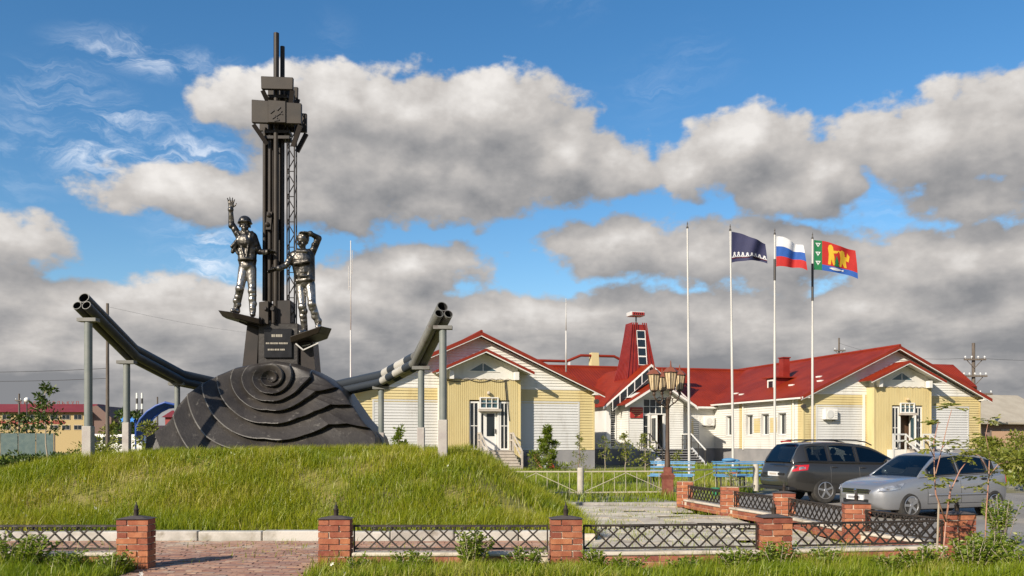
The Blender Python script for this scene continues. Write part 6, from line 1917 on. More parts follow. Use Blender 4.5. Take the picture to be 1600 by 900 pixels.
for k, px in enumerate((214, 222)):
    c = thing('boiler_chimney', ((px - 800) / FPX * 260, 260, 0), ('left' if k == 0 else 'right') + ' one of the twin striped boiler chimneys on the horizon', 'chimney', 'far boiler chimneys')
    top = at(0, 614, 260).z
    MB().tube([(0, 0, 0), (0, 0, top * .7)], .32, 10).build('stack', M['dark_metal'], c)
    for j in range(3):
        z = top * (.7 + .1 * j); MB().tube([(0, 0, z), (0, 0, z + top * .1)], .30, 10).build('band', M['trim_white'] if j % 2 == 0 else M['dark_metal'], c)
def wire(a, b, sag, label, r=.012):
    a, b = Vector(a), Vector(b)
    pts = [a.lerp(b, s) - a - Vector((0, 0, sag * 4 * s * (1 - s))) for s in np.linspace(0, 1, 12)]
    tag(MB().tube(pts, r, 4).build('power_cable', M['dark_metal'], None, loc=a), label, 'cable', 'overhead cables')
pu2 = Vector(((168 - 800) / FPX * 45, 45, at(0, 476, 45).z))
wire(at(-400, 560, 60), pu2 - Vector((0, 0, 3.2)), .5, 'upper overhead cable left of the slender dark pole')
wire(at(-400, 572, 60), pu2 - Vector((0, 0, 3.7)), .5, 'lower overhead cable left of the slender dark pole')
wire(pu2 - Vector((0, 0, .1)), at(520, 520, 110), .8, 'overhead cable running right from the slender dark pole', .005)
p1521 = Vector(((1521 - 800) / FPX * 70, 70, at(0, 560, 70).z))
wire(p1521 + Vector((-.6, 0, 0)), at(1311, 536, 95), .6, 'overhead cable between the two poles behind the right roof', .012)
wire(p1521 + Vector((.6, 0, 0)), at(1800, 545, 80), .5, 'overhead cable leaving the tall pole to the right', .012)

# ================================================================== far buildings
far = thing('apartment_building', ((20 - 800) / FPX * 125, 125, 0), 'two storey yellow building with dark red roof far left', 'building')
fx0 = (-60 - 20) / FPX * 125; fx1 = (133 - 20) / FPX * 125
S = 125 / FPX
def fz(py): return EYE + (690 - py) * S
M['far_yellow'] = mat('far_yellow', (.40, .30, .14), .8); M['far_roof'] = mat('far_roof', (.20, .022, .02), .6, col2=(.24, .03, .025), scale=.3)
MB().box(fx0, fx1, 0, 12, 0, fz(644)).build('wall', M['far_yellow'], far)
MB().hexa([(fx0 - .5, -.7, fz(644)), (fx1 + .6, -.7, fz(644)), (fx1 + .6, 12.7, fz(644)), (fx0 - .5, 12.7, fz(644))], [(fx0 - .5, 5, fz(629)), (fx1 - .5, 5, fz(629)), (fx1 - .5, 7, fz(629)), (fx0 - .5, 7, fz(629))]).build('roof', M['far_roof'], far)
MB().poly_y([(fx1 + .02, 0), (fx1 + 3.2, 0), (fx1 + 3.2, fz(652)), (fx1 + 1.2, fz(633)), (fx1 + .02, fz(636))], 1, 10).build('side_annex', mat('far_brown', (.16, .10, .08), .8), far)
for r_, (za, zb_) in enumerate(((648, 655.5), (664, 671.5))):
    for k in range(9):
        cx = (122 - 18.6 * k - 20) * S
        if abs(122 - 18.6 * k - 24) < 9: continue
        f = MB().box(cx - 6.4 * S, cx + 6.4 * S, -.08, -.005, fz(zb_), fz(za)).build('window', M['wood_grey'], far)
        for s in (-1, 1): MB().box(cx + (s * 3.05 - 2.75) * S, cx + (s * 3.05 + 2.75) * S, -.10, -.081, fz(zb_ - .6), fz(za + .6)).build('pane', M['glass_dark'], f)
M['far_red'] = mat('far_red', (.26, .05, .035), .8)
for k in range(7):
    cx = (92 - 18.6 * 1.25 * k - 20) * S
    MB().poly_y([(cx - 11 * S, fz(660)), (cx - 8 * S, fz(662.5)), (cx + 8 * S, fz(662.5)), (cx + 11 * S, fz(660)), (cx + 8 * S, fz(657)), (cx - 8 * S, fz(657))], -.07, -.004).build('ornament', M['far_red'], far)
for k, ch in enumerate('КРАСНОСЕЛЬКУП'):
    cu = bpy.data.curves.new('roof_letter', 'FONT'); cu.body = ch; cu.size = 0.62; cu.extrude = .03; cu.align_x = 'CENTER'; cu.materials.append(M['far_red'])
    tmp = bpy.data.objects.new('roof_letter', cu); COL.objects.link(tmp); bpy.context.view_layer.update()
    lme = bpy.data.meshes.new_from_object(tmp.evaluated_get(bpy.context.evaluated_depsgraph_get())); bpy.data.objects.remove(tmp)
    lme.materials.clear(); lme.materials.append(M['far_red'])
    o = link('roof_letter', lme, far)
    o.location = ((2 + 7.7 * k - 20) * S, 4.9, fz(629.5)); o.rotation_euler = (R(90), 0, 0)
# blue trellis arch
ar = thing('blue_arch', ((212 - 800) / FPX * 70, 70, 0), 'blue lattice arch over the far entrance', 'arch')
Sa = 70 / FPX
M['arch_blue'] = mat('arch_blue', (.012, .055, .26), .45)
M['arch_star'] = mat('arch_star', (.03, .22, .65), .45)
pa = [(0, 682), (1, 668), (7, 655), (18, 643), (32, 634), (46, 629), (60, 632), (72, 636)]
pb2 = [(6, 690), (9, 676), (16, 662), (25, 652), (36, 643), (48, 637), (60, 635.5), (72, 637)]
mb = MB()
A3 = [Vector((a * Sa, 0, EYE + (690 - b) * Sa)) for a, b in pa]; B3 = [Vector((a * Sa, .5, EYE + (690 - b) * Sa)) for a, b in pb2]
MB().tube(A3, .09, 8).build('outer_rib', M['arch_blue'], ar); MB().tube(B3, .08, 8).build('inner_rib', M['arch_blue'], ar)
for k in range(len(A3) - 1):
    mbk = MB(); a0, a1, b0_, b1_ = A3[k], A3[k+1], B3[k], B3[k+1]
    mbk.prism([a0, a1, b1_, b0_], [a0 + Vector((0, .08, 0)), a1 + Vector((0, .08, 0)), b1_ + Vector((0, .08, 0)), b0_ + Vector((0, .08, 0))]).build('web_panel', M['arch_blue'], ar)
for (a, b) in ((-18, 656), (-4, 656)):
    c = Vector(((a + 0) * Sa, -.2, EYE + (690 - b) * Sa))
    pts = []
    for k in range(10):
        r_ = (.24 if k % 2 == 0 else .11); pts.append((c.x + r_ * math.sin(k * math.pi / 5), c.z + r_ * math.cos(k * math.pi / 5)))
    MB().poly_y(pts, c.y, c.y + .06).build('star', M['arch_star'], ar)
MB().box(-18.4 * Sa, -3.6 * Sa, -.1, 0, EYE + 32 * Sa, EYE + 34 * Sa).build('star_bar', M['arch_blue'], ar)
for a in (-18, 0, 72): MB().tube([(a * Sa, 0, 0), (a * Sa, 0, EYE + (34 if a < 60 else 53) * Sa)], .07, 8).build('post', M['arch_blue'], ar)
# small houses
def house(px0, px1, Y, yw, yr, label, wallm, roofm, depth=8, win=0):
    S_ = Y / FPX; x0 = (px0 - 800) * S_; x1 = (px1 - 800) * S_
    t = thing('house', ((x0 + x1) / 2, Y, 0), label, 'house', 'low houses in the distance')
    hw_ = (x1 - x0) / 2; zw = EYE + (690 - yw) * S_; zr2 = EYE + (690 - yr) * S_
    MB().box(-hw_, hw_, 0, depth, 0, zw).build('wall', wallm, t)
    MB().prism([(-hw_ - .3, -.4, zw), (-hw_ - .3, depth + .4, zw), (-hw_ - .3, depth / 2, zr2)], [(hw_ + .3, -.4, zw), (hw_ + .3, depth + .4, zw), (hw_ + .3, depth / 2, zr2)]).build('roof', roofm, t)
    for k in range(win):
        cx = -hw_ + 2 * hw_ * (k + .5) / win
        f = MB().box(cx - .45, cx + .45, -.06, -.005, zw * .42, zw * .82).build('window', M['trim_white'], t)
        for s in (-1, 1): MB().box(cx + s * .2 - .17, cx + s * .2 + .17, -.075, -.061, zw * .46, zw * .78).build('pane', M['glass_dark'], f)
    return t
M['weathered'] = mat('weathered', (.24, .17, .14), .9, col2=(.30, .20, .17), scale=1); M['roof_tan'] = mat('roof_tan', (.38, .33, .25), .85, col2=(.44, .39, .30), scale=.8); M['hut_red'] = mat('hut_red', (.26, .035, .03), .7)
house(258, 292, 110, 652, 640, 'small red hut right of the blue arch', M['hut_red'], M['far_roof'], 6, 1)
house(276, 345, 130, 652, 622, 'pale yellow house with tan roof behind the stone base', M['far_yellow'], M['roof_tan'], 8, 2)
house(222, 262, 90, 682, 664, 'long low dark roofed shed seen under the blue arch', M['weathered'], mat('roof_maroon', (.06, .03, .032), .8), 6, 0)
mb = MB(); sh = thing('house', (43.0, 78, 0), 'weathered pinkish house with a tan roof at the right edge', 'house', 'low houses in the distance', R(20))
MB().box(-3.5, 6, 0, 9, 0, 3.4).poly_x([(0, 3.4), (9, 3.4), (4.5, 5.6)], -3.49, 5.99).build('wall', M['weathered'], sh)
for s in (-1, 1):
    MB().prism([(-4.2, 4.5 - s * 5.2, 3.05), (6.6, 4.5 - s * 5.2, 3.05), (6.6, 4.5, 5.75), (-4.2, 4.5, 5.75)], [(-4.2, 4.5 - s * 5.2, 3.2), (6.6, 4.5 - s * 5.2, 3.2), (6.6, 4.5, 5.9), (-4.2, 4.5, 5.9)]).build('roof', M['roof_tan'], sh)
f = MB().box(-.6, .8, -.06, -.004, 1.2, 2.6).build('window', M['wood_grey'], sh)
for s in (0, 1): MB().box(-.5 + s * .65, .05 + s * .65, -.075, -.061, 1.3, 2.5).build('pane', M['glass_dark'], f)
# dark fence panels by the hedge at the far left, pale board fence at the far right
def board_fence(p, rz, L, h, m_, label, n):
    t = thing('board_fence', p, label, 'fence', None, rz)
    for k in range(n):
        a = L * k / n; MB().box(a, a + L / n * .94, 0, .05, .1, h).build('panel', M[m_], t)
    for k in range(n + 1): MB().box(L * k / n - .07, L * k / n + .03, .05, .15, 0, h + .05).build('post', M['wood_pole'], t)
M['fence_green'] = mat('fence_green', (.06, .10, .10), .7, col2=(.09, .13, .12), scale=2); M['fence_tan'] = mat('fence_tan', (.33, .21, .13), .8)
board_fence((-58, 92, 0), R(0), 11, 2.4, 'fence_green', 'grey green board fence before the far yellow building', 6)
board_fence((27.6, 50, 0), R(8), 9, 1.2, 'wood_pole', 'low dark plank fence beyond the silver hatchback', 9)
board_fence((30.0, 56, 0), R(-5), 9, 2.2, 'fence_tan', 'tan board fence at the right edge behind the bushes', 6)
# white minibus
vb_ = thing('minibus', ((180 - 800) / FPX * 75, 75, 0), 'white minibus parked behind the mound on the left', 'minibus')
MB().poly_y([(-2.6, .45), (2.3, .45), (2.5, .9), (2.3, 1.25), (1.7, 2.15), (-2.5, 2.2), (-2.6, 1.9)], -.0, 1.9).build('body', M['trim_white'], vb_, bevel=.06)
for k in range(3): MB().box(-2.3 + k * 1.25, -1.25 + k * 1.25, -.02, -.004, 1.35, 1.95).build('side_window', M['glass_dark'], vb_)
for x in (-1.7, 1.6): MB().lathe([(.2, -.05), (.36, -.04), (.36, .2), (.2, .21)], 16, (x, .0, .36), 'y').build('wheel', M['dark_metal'], vb_)

# ================================================================== plants
def leaf_mesh(name, P_, N_, size, aspect, m, hue, parent=None, up=None, loc=None):
    """diamond leaves: P_ (n,3) positions, N_ (n,3) rough directions along which each leaf points"""
    n = len(P_)
    P_ = np.asarray(P_, float); d = np.asarray(N_, float); d /= np.linalg.norm(d, axis=1, keepdims=True) + 1e-9
    r = RNG.normal(size=(n, 3)); s = np.cross(d, r); s /= np.linalg.norm(s, axis=1, keepdims=True) + 1e-9
    L = (np.asarray(size) * np.ones(n))[:, None]; W = L * aspect
    nn = np.cross(d, s)
    a = P_; b = P_ + d * L * .45 + s * W * .5 + nn * W * .12; c = P_ + d * L; e = P_ + d * L * .45 - s * W * .5 + nn * W * .12
    co = np.stack([a, b, c, e], 1).reshape(-1, 3)
    f = np.arange(4 * n).reshape(n, 4)
    me = bpy.data.meshes.new(name); me.vertices.add(4 * n); me.vertices.foreach_set('co', co.ravel())
    me.loops.add(4 * n); me.loops.foreach_set('vertex_index', f.ravel())
    me.polygons.add(n); me.polygons.foreach_set('loop_start', np.arange(n) * 4); me.polygons.foreach_set('loop_total', np.full(n, 4))
    me.update(calc_edges=True)
    at_ = me.attributes.new('hue', 'FLOAT', 'POINT'); at_.data.foreach_set('value', np.repeat(np.clip(hue, 0, 1), 4).astype(np.float32))
    me.materials.append(m)
    o = bpy.data.objects.new(name, me); COL.objects.link(o)
    if parent is not None: o.parent = parent
    if loc is not None: o.location = loc
    return o
def blades(name, x, y, z, h, w_, m, hue, lean=.35, label=None):
    n = len(x)
    a = RNG.random(n) * 2 * np.pi; la = RNG.random(n) * 2 * np.pi
    ll = np.abs(RNG.normal(size=n)) * lean * h
    wind = .10 * h
    base = np.stack([x, y, z - .01], -1); s = np.stack([np.cos(a), np.sin(a), np.zeros(n)], -1) * (w_ / 2)[:, None]
    l1 = np.stack([np.cos(la) * ll * .3 + wind * .3, np.sin(la) * ll * .3, h * .55], -1)
    l2 = np.stack([np.cos(la) * ll + wind, np.sin(la) * ll, h], -1)
    co = np.stack([base - s, base + s, base + l1 + s * .75, base + l1 - s * .75, base + l2], 1).reshape(-1, 3)
    o = np.arange(n) * 5
    q = np.stack([o, o+1, o+2, o+3], -1); t = np.stack([o+3, o+2, o+4], -1)
    loops = np.concatenate([q, t], 1).ravel()
    me = bpy.data.meshes.new(name); me.vertices.add(5 * n); me.vertices.foreach_set('co', co.ravel())
    me.loops.add(7 * n); me.loops.foreach_set('vertex_index', loops)
    st = np.stack([np.arange(n) * 7, np.arange(n) * 7 + 4], -1).ravel(); tot = np.tile([4, 3], n)
    me.polygons.add(2 * n); me.polygons.foreach_set('loop_start', st); me.polygons.foreach_set('loop_total', tot)
    me.update(calc_edges=True)
    at_ = me.attributes.new('hue', 'FLOAT', 'POINT'); at_.data.foreach_set('value', np.repeat(np.clip(hue, 0, 1), 5).astype(np.float32))
    me.materials.append(m)
    ob = bpy.data.objects.new(name, me); COL.objects.link(ob)
    return tag(ob, label, 'grass', None, 'stuff')
# --- grass on the mound
def scatter(n, x0, x1, y0, y1):
    return RNG.uniform(x0, x1, n), RNG.uniform(y0, y1, n)
n = 230000
x, y = scatter(n, -13.5, 1.35, 14.14, 22.5)
keep = np.abs(x) < y * .61 + .3
keep &= ~((y > 19.2) & (RNG.random(n) < .72))
dn = vnoise(x, y, .55, 11) * .5 + vnoise(x, y, 1.6, 12) * .6
keep &= RNG.random(n) < np.clip(dn * 2.4 - .45, .06, 1)
# nothing grows inside the stone base
keep &= ~((x > C0.x - 2.75) & (x < C0.x + 2.5) & (y > 20.25))
x, y, dn = x[keep], y[keep], dn[keep]
pat = vnoise(x, y, 1.3, 21) * .6 + vnoise(x, y, .35, 22) * .4
h = (.08 + .16 * RNG.random(len(x)) ** 1.2) * (.6 + .8 * dn) * (1 + .35 * (y < 14.9))
blades('grass', x, y, mound_z(x, y), h, .007 + .008 * RNG.random(len(x)), M['grass'], pat * .95 - .08 + RNG.normal(size=len(x)) * .20, .45, 'yellow green grass covering the mound')
# --- mixed herbs, dry stalks and clover patches among the grass
n = 26000
x, y = scatter(n, -13, 1.2, 14.2, 20.2)
cl_ = vnoise(x, y, .42, 81) * .65 + vnoise(x, y, 1.9, 82) * .5
k = (np.abs(x) < y * .60 + .3) & (RNG.random(n) < np.clip(cl_ * 4.0 - 2.35, 0, 1))
x, y = x[k], y[k]
zz = mound_z(x, y) + RNG.random(len(x)) * .12
o = leaf_mesh('herbs', np.stack([x, y, zz], -1), RNG.normal(size=(len(x), 3)) + np.array([0, 0, .6]), RNG.uniform(.03, .065, len(x)), .55, M['weed'], RNG.random(len(x)) * .9)
tag(o, 'broad leaved herbs mixed into the mound grass', 'herbs', None, 'stuff')
n = 5200
x, y = scatter(n, -13, 1.2, 14.2, 20.0)
k = (np.abs(x) < y * .60 + .3) & (RNG.random(n) < np.clip(vnoise(x, y, .8, 84) * 2.4 - 1.0, .02, 1))
x, y = x[k], y[k]
blades('dry_stalks', x, y, mound_z(x, y), .16 + .20 * RNG.random(len(x)), .005 + .004 * RNG.random(len(x)), M['grass'], .85 + .15 * RNG.random(len(x)), .5, 'dry straw stalks standing out of the mound grass')
# --- tall verge in front of the fence
n = 76000
x, y = scatter(n, -7.4, 8.0, 9.7, 10.86)
k = ((x < -4.55) | (x > -2.35)) & (np.abs(x) < y * .60 + .3)
dn = vnoise(x, y, .4, 31) * .6 + vnoise(x, y, 1.2, 32) * .5
k &= RNG.random(n) < np.clip(dn * 2.2 - .3, .1, 1)
x, y, dn = x[k], y[k], dn[k]
tall = np.clip((x - 2.0) / 3.0, 0, 1) * .05 + (RNG.random(len(x)) < .07) * RNG.random(len(x)) * .22 * (vnoise(x, y, .8, 33) > .45)
h = (.06 + .15 * RNG.random(len(x)) ** 1.3 + tall) * (.55 + .75 * dn)
blades('grass', x, y, np.zeros(len(x)), h, .006 + .008 * RNG.random(len(x)), M['verge'], vnoise(x, y, .6, 41) * .9 + .06 + RNG.normal(size=len(x)) * .24, .5, 'tall green verge grass in front of the brick fence')
# --- lawn behind the railing and round the flagpoles, and in front of the building
n = 60000
x, y = scatter(n, -1.5, 15, 22.2, 47)
k = RNG.random(n) < np.clip(vnoise(x, y, 1.4, 51) * 1.6 - .25, .05, 1) * np.clip((x - .5 * (y - 26) < 6.2), .0, 1)
k &= ~((x > 6.3) & (y < 27.5))
x, y = x[k], y[k]
blades('grass', x, y, gz(x, y), .10 + .22 * RNG.random(len(x)), .012 + .014 * RNG.random(len(x)), M['verge'], vnoise(x, y, 1.5, 52) * .9 + RNG.normal(size=len(x)) * .2, .4, 'rough lawn behind the beige railing')
# --- tufts in the joints of the yard and along the kerbs
n = 9000
x, y = scatter(n, .9, 5.6, 11.4, 21.8)
k = (RNG.random(n) < np.clip(vnoise(x, y, .5, 61) * 2.2 - .9, .02, 1)) & (x < 5.6 - (y - 11.75) * .17)
x, y = x[k], y[k]
x2, y2 = scatter(1600, -8, .9, 11.2, 13.95); k2 = RNG.random(1600) < np.clip(vnoise(x2, y2, .5, 62) * 2.2 - 1.1, .03, 1)
x3, y3 = scatter(4500, 5.4, 8.2, 11.6, 22); e3 = 6.6 - .17 * (y3 - 11.75); k3 = (x3 < e3) & (x3 > e3 - .75)
x = np.concatenate([x, x2[k2], x3[k3]]); y = np.concatenate([y, y2[k2], y3[k3]])
blades('grass', x, y, np.zeros(len(x)), .03 + .09 * RNG.random(len(x)), .006 + .006 * RNG.random(len(x)), M['verge'], .3 + .5 * RNG.random(len(x)), .6, 'small grass tufts growing in the paving joints')
# --- rough grass at the far right and far left
n = 26000
x = np.concatenate([RNG.uniform(9, 40, n), RNG.uniform(-60, -9, n)]); y = np.concatenate([RNG.uniform(31, 52, n), RNG.uniform(28, 85, n)])
k = RNG.random(2 * n) < np.clip(vnoise(x, y, 3.0, 71) * 1.7 - .2, .05, 1)
x, y = x[k], y[k]
blades('grass', x, y, np.zeros(len(x)), .15 + .35 * RNG.random(len(x)), .03 + .03 * RNG.random(len(x)), M['verge'], vnoise(x, y, 4, 72) + RNG.normal(size=len(x)) * .2, .4, 'rough grass in the distance on both sides')

# ------------------------------------------------------------------ leafy plants
def plant(name, p, label, cat, stems, leafn, size, m, aspect=.45, bark='bark', group=None, droop=0.0):
    """stems: list of paths (local points); leaves sit along the outer part of every stem"""
    t = thing(name, p, label, cat, group)
    mb = MB(); Ps = []; Ns = []
    for pts, r0 in stems:
        pts = [Vector(q) for q in pts]
        mb.tube(pts, list(np.linspace(r0, r0 * .35, len(pts))), 6)
        for _ in range(leafn):
            s = random.uniform(.25, 1.0) * (len(pts) - 1); i = min(int(s), len(pts) - 2)
            q = pts[i].lerp(pts[i+1], s - i)
            a = random.uniform(0, 2 * math.pi)
            dirv = Vector((math.cos(a), math.sin(a), random.uniform(-.2, .8) - droop))
            Ps.append(q + dirv * random.uniform(0, .03)); Ns.append(dirv)
    mb.build('stem', M[bark], t, True)
    leaf_mesh('foliage', [tuple(q) for q in Ps], [tuple(q) for q in Ns], RNG.uniform(size * .6, size * 1.3, len(Ps)), aspect, m, RNG.random(len(Ps)), t)
    return t
def weed_stems(n, spread, h, r=.006):
    out = []
    for k in range(n):
        a = random.uniform(0, 2 * math.pi); s = random.uniform(.2, 1) * spread; hh = h * random.uniform(.55, 1.1)
        b = (math.cos(a) * s * .4, math.sin(a) * s * .25, 0)
        out.append(([b, (b[0] + math.cos(a) * s * .25, b[1] + math.sin(a) * s * .2, hh * .55), (b[0] + math.cos(a) * s * .6, b[1] + math.sin(a) * s * .4, hh)], r))
    return out
G_W = 'leafy weeds along the front fence'
for (px, Y, n_, sp, h_, ln, sz, lab) in (
    (30, 10.55, 34, .42, .42, 34, .055, 'bushy green weed clump at the bottom left corner'),
    (100, 10.5, 16, .25, .24, 26, .05, 'low weed clump beside the left brick wall'),
    (738, 10.6, 26, .26, .46, 34, .05, 'tall weed clump before the middle fence panel'),
    (640, 10.5, 14, .25, .24, 26, .05, 'low spreading weeds right of the gate pillar'),
    (1215, 10.55, 26, .32, .34, 30, .05, 'weed clump at the foot of the pillar between right panels'),
    (1390, 10.4, 16, .28, .22, 26, .05, 'low weeds before the front right wall'),
    (1545, 10.9, 40, .48, .44, 36, .055, 'dense weed bush right of the corner pillar'),
    (1600, 10.4, 26, .40, .30, 30, .055, 'weed bush at the bottom right corner'),
    (985, 10.5, 12, .22, .20, 24, .045, 'low weeds before the yard fence panel'),
    (1565, 14.5, 22, .35, .62, 30, .055, 'tall weeds by the silver hatchback rear wheel'),
    (555, 10.45, 10, .20, .22, 22, .045, 'small weed at the right foot of the gate pillar'),
    (820, 10.5, 18, .26, .30, 26, .05, 'feathery weeds left of the middle pillar'),
    (935, 10.5, 14, .22, .26, 24, .05, 'weeds at the right foot of the middle pillar'),
    (1075, 10.35, 12, .24, .20, 24, .05, 'low weeds under the middle of the yard panel'),
    (1150, 10.5, 18, .28, .30, 26, .05, 'leafy weeds left of the pillar between right panels'),
    (1290, 10.5, 16, .26, .28, 26, .05, 'leafy weeds right of the pillar between right panels'),
    (1440, 10.4, 20, .30, .32, 28, .05, 'weed clump left of the rowan sapling'),
    (1515, 10.45, 24, .34, .40, 30, .05, 'tall weeds at the foot of the corner pillar'),
    (175, 10.5, 14, .24, .24, 24, .045, 'weeds at the left foot of the left gate pillar')):
    plant('weed', ((px - 800) / FPX * Y, Y, 0), lab, 'weed', weed_stems(int(n_ * 1.3), sp, h_), int(ln * 1.5), sz, M['weed'], .45, 'bark_dry', G_W)
plant('weed', (PIL['p8'][0] + .05, PIL['p8'][1], .62), 'weeds sprouting from the top of a side fence pillar', 'weed', weed_stems(9, .2, .34), 22, .045, M['weed'], .4, 'bark_dry')
# white and pink meadow flowers: stalk and petals
pet = MB()
for k in range(6):
    a = k * math.pi / 3; pet.add([(0, 0, 0), (.016*math.cos(a-.4), .016*math.sin(a-.4), .006), (.026*math.cos(a), .026*math.sin(a), .004), (.016*math.cos(a+.4), .016*math.sin(a+.4), .006)], [(0, 1, 2, 3)])
def flowers(spots, m, label, grp):
    petm = pet.mesh('petals', m); stk = MB().tube([(0, 0, -.25), (0, 0, 0)], .003, 4).mesh('stalk', M['bark_dry'])
    for (px, py, Y) in spots:
        p = at(px, py, Y)
        t = thing('flower', p, label, 'flower', grp)
        link('petals', petm, t, (0, 0, 0), (R(60) + random.uniform(-.3, .3), 0, random.uniform(-1, 1)), (1.25,) * 3); link('stalk', stk, t)
def on_mound(px, py):
    best = None
    for Y in np.arange(14.2, 20, .05):
        p = at(px, py, Y)
        if p.z <= float(mound_z(p.x, Y)) + .10: return Y
    return 15
wl = [(100, 796), (150, 805), (36, 803), (42, 806), (116, 808), (124, 804), (149, 794), (168, 799), (172, 802), (143, 811), (112, 810), (52, 807), (225, 715), (700, 728), (582, 826), (180, 812), (276, 803)]
flowers([(a, b, on_mound(a, b)) for a, b in wl], M['flower'], 'small white meadow flower in the mound grass', 'white flowers on the mound')
flowers([(600, 889, 10.3), (605, 893, 10.3), (672, 889, 10.3), (519, 882, 10.5), (1180, 896, 10.3), (1192, 892, 10.3), (1206, 890, 10.3), (1172, 894, 10.25), (538, 897, 10.2), (220, 897, 10.2), (30, 894, 10.2), (1590, 868, 10.3)], M['flower'], 'small white flower in the verge before the fence', 'white flowers in the verge')

# ------------------------------------------------------------------ rowan sapling in the right foreground
def pinnate(Ps, Ns, q, d_, n=7, L=.16):
    """a feathered leaf: paired leaflets along a rib"""
    d_ = Vector(d_).normalized(); s = d_.cross(Vector((0, 0, 1)))
    if s.length < .1: s = Vector((1, 0, 0))
    s.normalize()
    for k in range(n):
        b = q + d_ * L * (.25 + .75 * k / n) - Vector((0, 0, .03 * (k / n) ** 2))
        for sg in (-1, 1): Ps.append(tuple(b)); Ns.append(tuple(d_ * .6 + s * sg + Vector((0, 0, random.uniform(-.4, .1)))))
    Ps.append(tuple(q + d_ * L)); Ns.append(tuple(d_))
ry = 10.75
rp = Vector(((1476 - 800) / FPX * ry, ry, 0))
def rl_(px, py, dy=0): return at(px, py, ry + dy) - rp
rt = thing('rowan_sapling', rp, 'thin rowan sapling with pinkish stems before the corner pillar', 'sapling')
limbs = [([(0, 0, 0), rl_(1474, 860), rl_(1478, 815)], .014), ([rl_(1478, 815), rl_(1462, 772, -.1), rl_(1460, 740, -.1), rl_(1459, 690, -.1), rl_(1466, 660, -.05)], .010),
         ([rl_(1478, 815), rl_(1484, 770, .05), rl_(1500, 735, .1), rl_(1510, 722, .1)], .010), ([rl_(1478, 812), rl_(1485, 775), rl_(1484, 757)], .010),
         ([rl_(1462, 740, -.1), rl_(1472, 700, 0), rl_(1480, 665, 0), rl_(1487, 640, 0)], .007), ([rl_(1460, 715, -.1), rl_(1448, 690, -.2), rl_(1440, 683, -.2)], .006),
         ([rl_(1472, 700), rl_(1482, 690), rl_(1490, 688)], .005)]
for pts, r_ in limbs: MB().tube(pts, list(np.linspace(r_, r_ * .5, len(pts))), 7).build('branch', M['bark_pink'], rt, True)
MB().tube([(-.09, .02, 0), rl_(1467, 780)], .012, 6).build('support_stick', M['bark_dry'], rt)
Ps, Ns = [], []
for (px, py, dy, cnt) in ((1468, 745, -.1, 5), (1462, 760, -.1, 4), (1440, 685, -.2, 4), (1462, 662, -.05, 5), (1487, 636, 0, 6), (1510, 716, .1, 7), (1530, 708, .1, 5), (1478, 690, 0, 4), (1490, 786, 0, 3), (1495, 700, 0, 3), (1450, 700, -.2, 3), (1470, 870, 0, 2)):
    for k in range(cnt):
        a = random.uniform(0, 2 * math.pi); pinnate(Ps, Ns, rl_(px, py, dy), (math.cos(a), math.sin(a) * .8, random.uniform(-.25, .45)), 7, .16)
leaf_mesh('foliage', Ps, Ns, RNG.uniform(.045, .07, len(Ps)), .38, M['rowan'], RNG.random(len(Ps)), rt)
# a second, taller stem further right
r2y = 11.2; r2 = Vector(((1538 - 800) / FPX * r2y, r2y, 0))
def r2_(px, py, dy=0): return at(px, py, r2y + dy) - r2
rt2 = thing('rowan_sapling', r2, 'small rowan sapling with drooping leaves over the hatchback rear window', 'sapling')
for pts, r_ in (([(0, 0, 0), r2_(1541, 800), r2_(1545, 745), r2_(1546, 710)], .010), ([r2_(1545, 745), r2_(1560, 725), r2_(1575, 722)], .006), ([r2_(1545, 735), r2_(1530, 712), r2_(1515, 706)], .006), ([r2_(1546, 710), r2_(1540, 680), r2_(1545, 655)], .005)):
    MB().tube(pts, list(np.linspace(r_, r_ * .5, len(pts))), 7).build('branch', M['bark_pink'], rt2, True)
Ps, Ns = [], []
for (px, py, cnt) in ((1575, 722, 7), (1560, 735, 7), (1545, 705, 5), (1515, 706, 5), (1530, 712, 4), (1545, 655, 5), (1540, 680, 4), (1550, 752, 5), (1528, 760, 3), (1525, 745, 3)):
    for k in range(cnt):
        a = random.uniform(0, 2 * math.pi); pinnate(Ps, Ns, r2_(px, py), (math.cos(a), math.sin(a) * .8, random.uniform(-.35, .35)), 6, .15)
leaf_mesh('foliage', Ps, Ns, RNG.uniform(.048, .072, len(Ps)), .38, M['rowan'], RNG.random(len(Ps)), rt2)

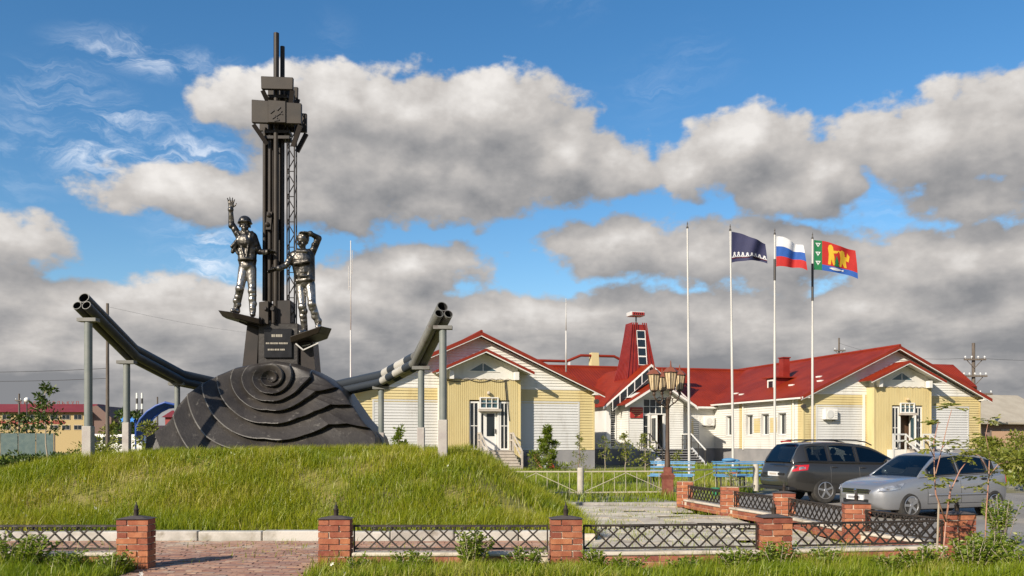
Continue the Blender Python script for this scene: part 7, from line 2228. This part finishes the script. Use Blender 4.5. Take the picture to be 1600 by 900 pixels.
# ------------------------------------------------------------------ trees and shrubs farther off
def tree(name, p, h, rad, label, m, leafn=900, size=.16, trunk_r=.05, bark='bark', conic=0.0, clear=.2, group=None, limbs_=9):
    t = thing(name, p, label, 'tree', group)
    mb = MB(); pts = [Vector((0, 0, 0))]
    for k in range(1, 6): pts.append(Vector((random.uniform(-.05, .05) * h * .4, random.uniform(-.05, .05) * h * .4, h * k / 5.3)))
    mb.tube(pts, list(np.linspace(trunk_r, trunk_r * .25, 6)), 7)
    cl = []
    for k in range(limbs_):
        f = clear + (1 - clear) * (k + .5) / limbs_
        i = min(int(f * 5), 4); q = pts[i].lerp(pts[i+1], f * 5 - i)
        a = k * 2.4 + random.uniform(-.4, .4)
        rr = rad * ((1 - f) * 1.15 + .12 if conic else math.sin(math.pi * (.12 + .80 * f)) ** .8) * random.uniform(.75, 1.15)
        e = q + Vector((math.cos(a) * rr, math.sin(a) * rr, rr * random.uniform(.15, .55) * (1 - conic)))
        mb.tube([q, q.lerp(e, .5) + Vector((0, 0, .05 * rr)), e], [trunk_r * .4, trunk_r * .25, trunk_r * .12], 5)
        for s in (.45, .75, 1.0): cl.append((q.lerp(e, s), rr * (.42 if not conic else .30)))
    cl.append((pts[-1], rad * .22))
    mb.build('trunk', M[bark], t, True)
    Ps = []; Ns = []; hue = []
    for _ in range(leafn):
        c, r_ = random.choice(cl); v = Vector(RNG.normal(size=3)); v.normalize(); rr = r_ * random.random() ** .5
        Ps.append(tuple(c + v * rr)); Ns.append(tuple(v + Vector((0, 0, .4 if conic else -.1)))); hue.append(.35 + .35 * v.z * 0 + random.uniform(-.35, .5))
    leaf_mesh('crown', Ps, Ns, RNG.uniform(size * .7, size * 1.3, leafn), .5 if not conic else .26, m, np.array(hue), t)
    return t
def gp(px, Y): return ((px - 800) / FPX * Y, Y, 0)
BD = 'young trees before the building'
tree('pine_tree', gp(856, 45), 2.35, .75, 'young bushy pine in front of the left wing', M['pine'], 3400, .17, .05, 'bark', .8, .05, BD, 14)
tree('sapling_tree', gp(905, 44.5), 2.0, .5, 'spindly larch right of the young pine', M['rowan'], 500, .12, .025, 'bark', .6, .05, BD, 10)
tree('sapling_tree', gp(945, 43), 1.9, .35, 'thin sapling before the hall window', M['rowan'], 260, .10, .022, 'bark_dry', 0, .35, BD, 7)
tree('sapling_tree', gp(977, 42), 2.0, .45, 'thin leafy sapling left of the entrance steps', M['rowan'], 420, .11, .025, 'bark_dry', 0, .25, BD, 8)
tree('sapling_tree', gp(1008, 41), 1.9, .55, 'sprawling young tree before the entrance door', M['rowan'], 420, .11, .025, 'bark_dry', 0, .2, BD, 8)
tree('shrub', gp(1056, 43), 1.1, .4, 'small shrub right of the lamp by the entrance steps', M['rowan'], 240, .10, .02, 'bark_dry', 0, .2, BD, 6)
tree('pine_tree', gp(623, 33.0), 2.1, .66, 'small bright pine behind the mound between the pipeline posts', M['pine'], 1700, .14, .04, 'bark', .8, .05, None, 12)
tree('birch_tree', gp(71, 34), 3.9, .52, 'slim young tree standing left of the left pipeline', M['tree_leaf'], 700, .14, .035, 'bark_dry', 0, .50, None, 10)
tree('birch_tree', gp(171, 52), 2.6, .7, 'ragged young tree below the slender utility pole', M['rowan'], 500, .2, .04, 'bark', 0, .1)
tree('leafy_tree', gp(200, 80), 4.2, 2.0, 'rounded green tree left of the blue arch', M['tree_leaf'], 1400, .35, .12, 'bark', 0, .15)
tree('leafy_tree', gp(232, 62), 2.9, .9, 'brownish leafy tree in front of the blue arch', M['rowan'], 700, .24, .06, 'bark', 0, .1)
tree('leafy_tree', gp(24, 100), 4.4, 2.4, 'dull green tree growing against the far yellow building', M['tree_leaf'], 900, .4, .12, 'bark', 0, .1)
HB_ = 'bushes in the distance'
for (px, Y, h_, r_, nn_, lab) in ((10, 32, .8, .8, 700, 'dark bush at the left edge behind the mound'), (45, 35, .9, .8, 700, 'dense bush left of the slim young tree'), (100, 38, .9, .9, 700, 'dark hedge bush right of the slim young tree'), (150, 44, 1.3, 1.0, 700, 'weedy bush behind the left pipeline footing'),
      (1552, 42, 1.7, .6, 600, 'light green bush at the right corner of the building'), (1592, 38, 1.0, 1.0, 800, 'yellow green bush beyond the silver hatchback'), (1625, 30, 1.3, 1.0, 900, 'yellow green bush at the right edge'), (1602, 47, 1.9, 1.2, 900, 'tall bush before the tan board fence'), (1540, 46, 1.6, .9, 700, 'low bush at the foot of the tall utility pole')):
    tree('bush', gp(px, Y), h_, r_, lab, M['tree_leaf'] if px < 140 else M['rowan'], nn_ * 2, .15 if px > 140 else .13, .04, 'bark', 0, .05, HB_, 10)
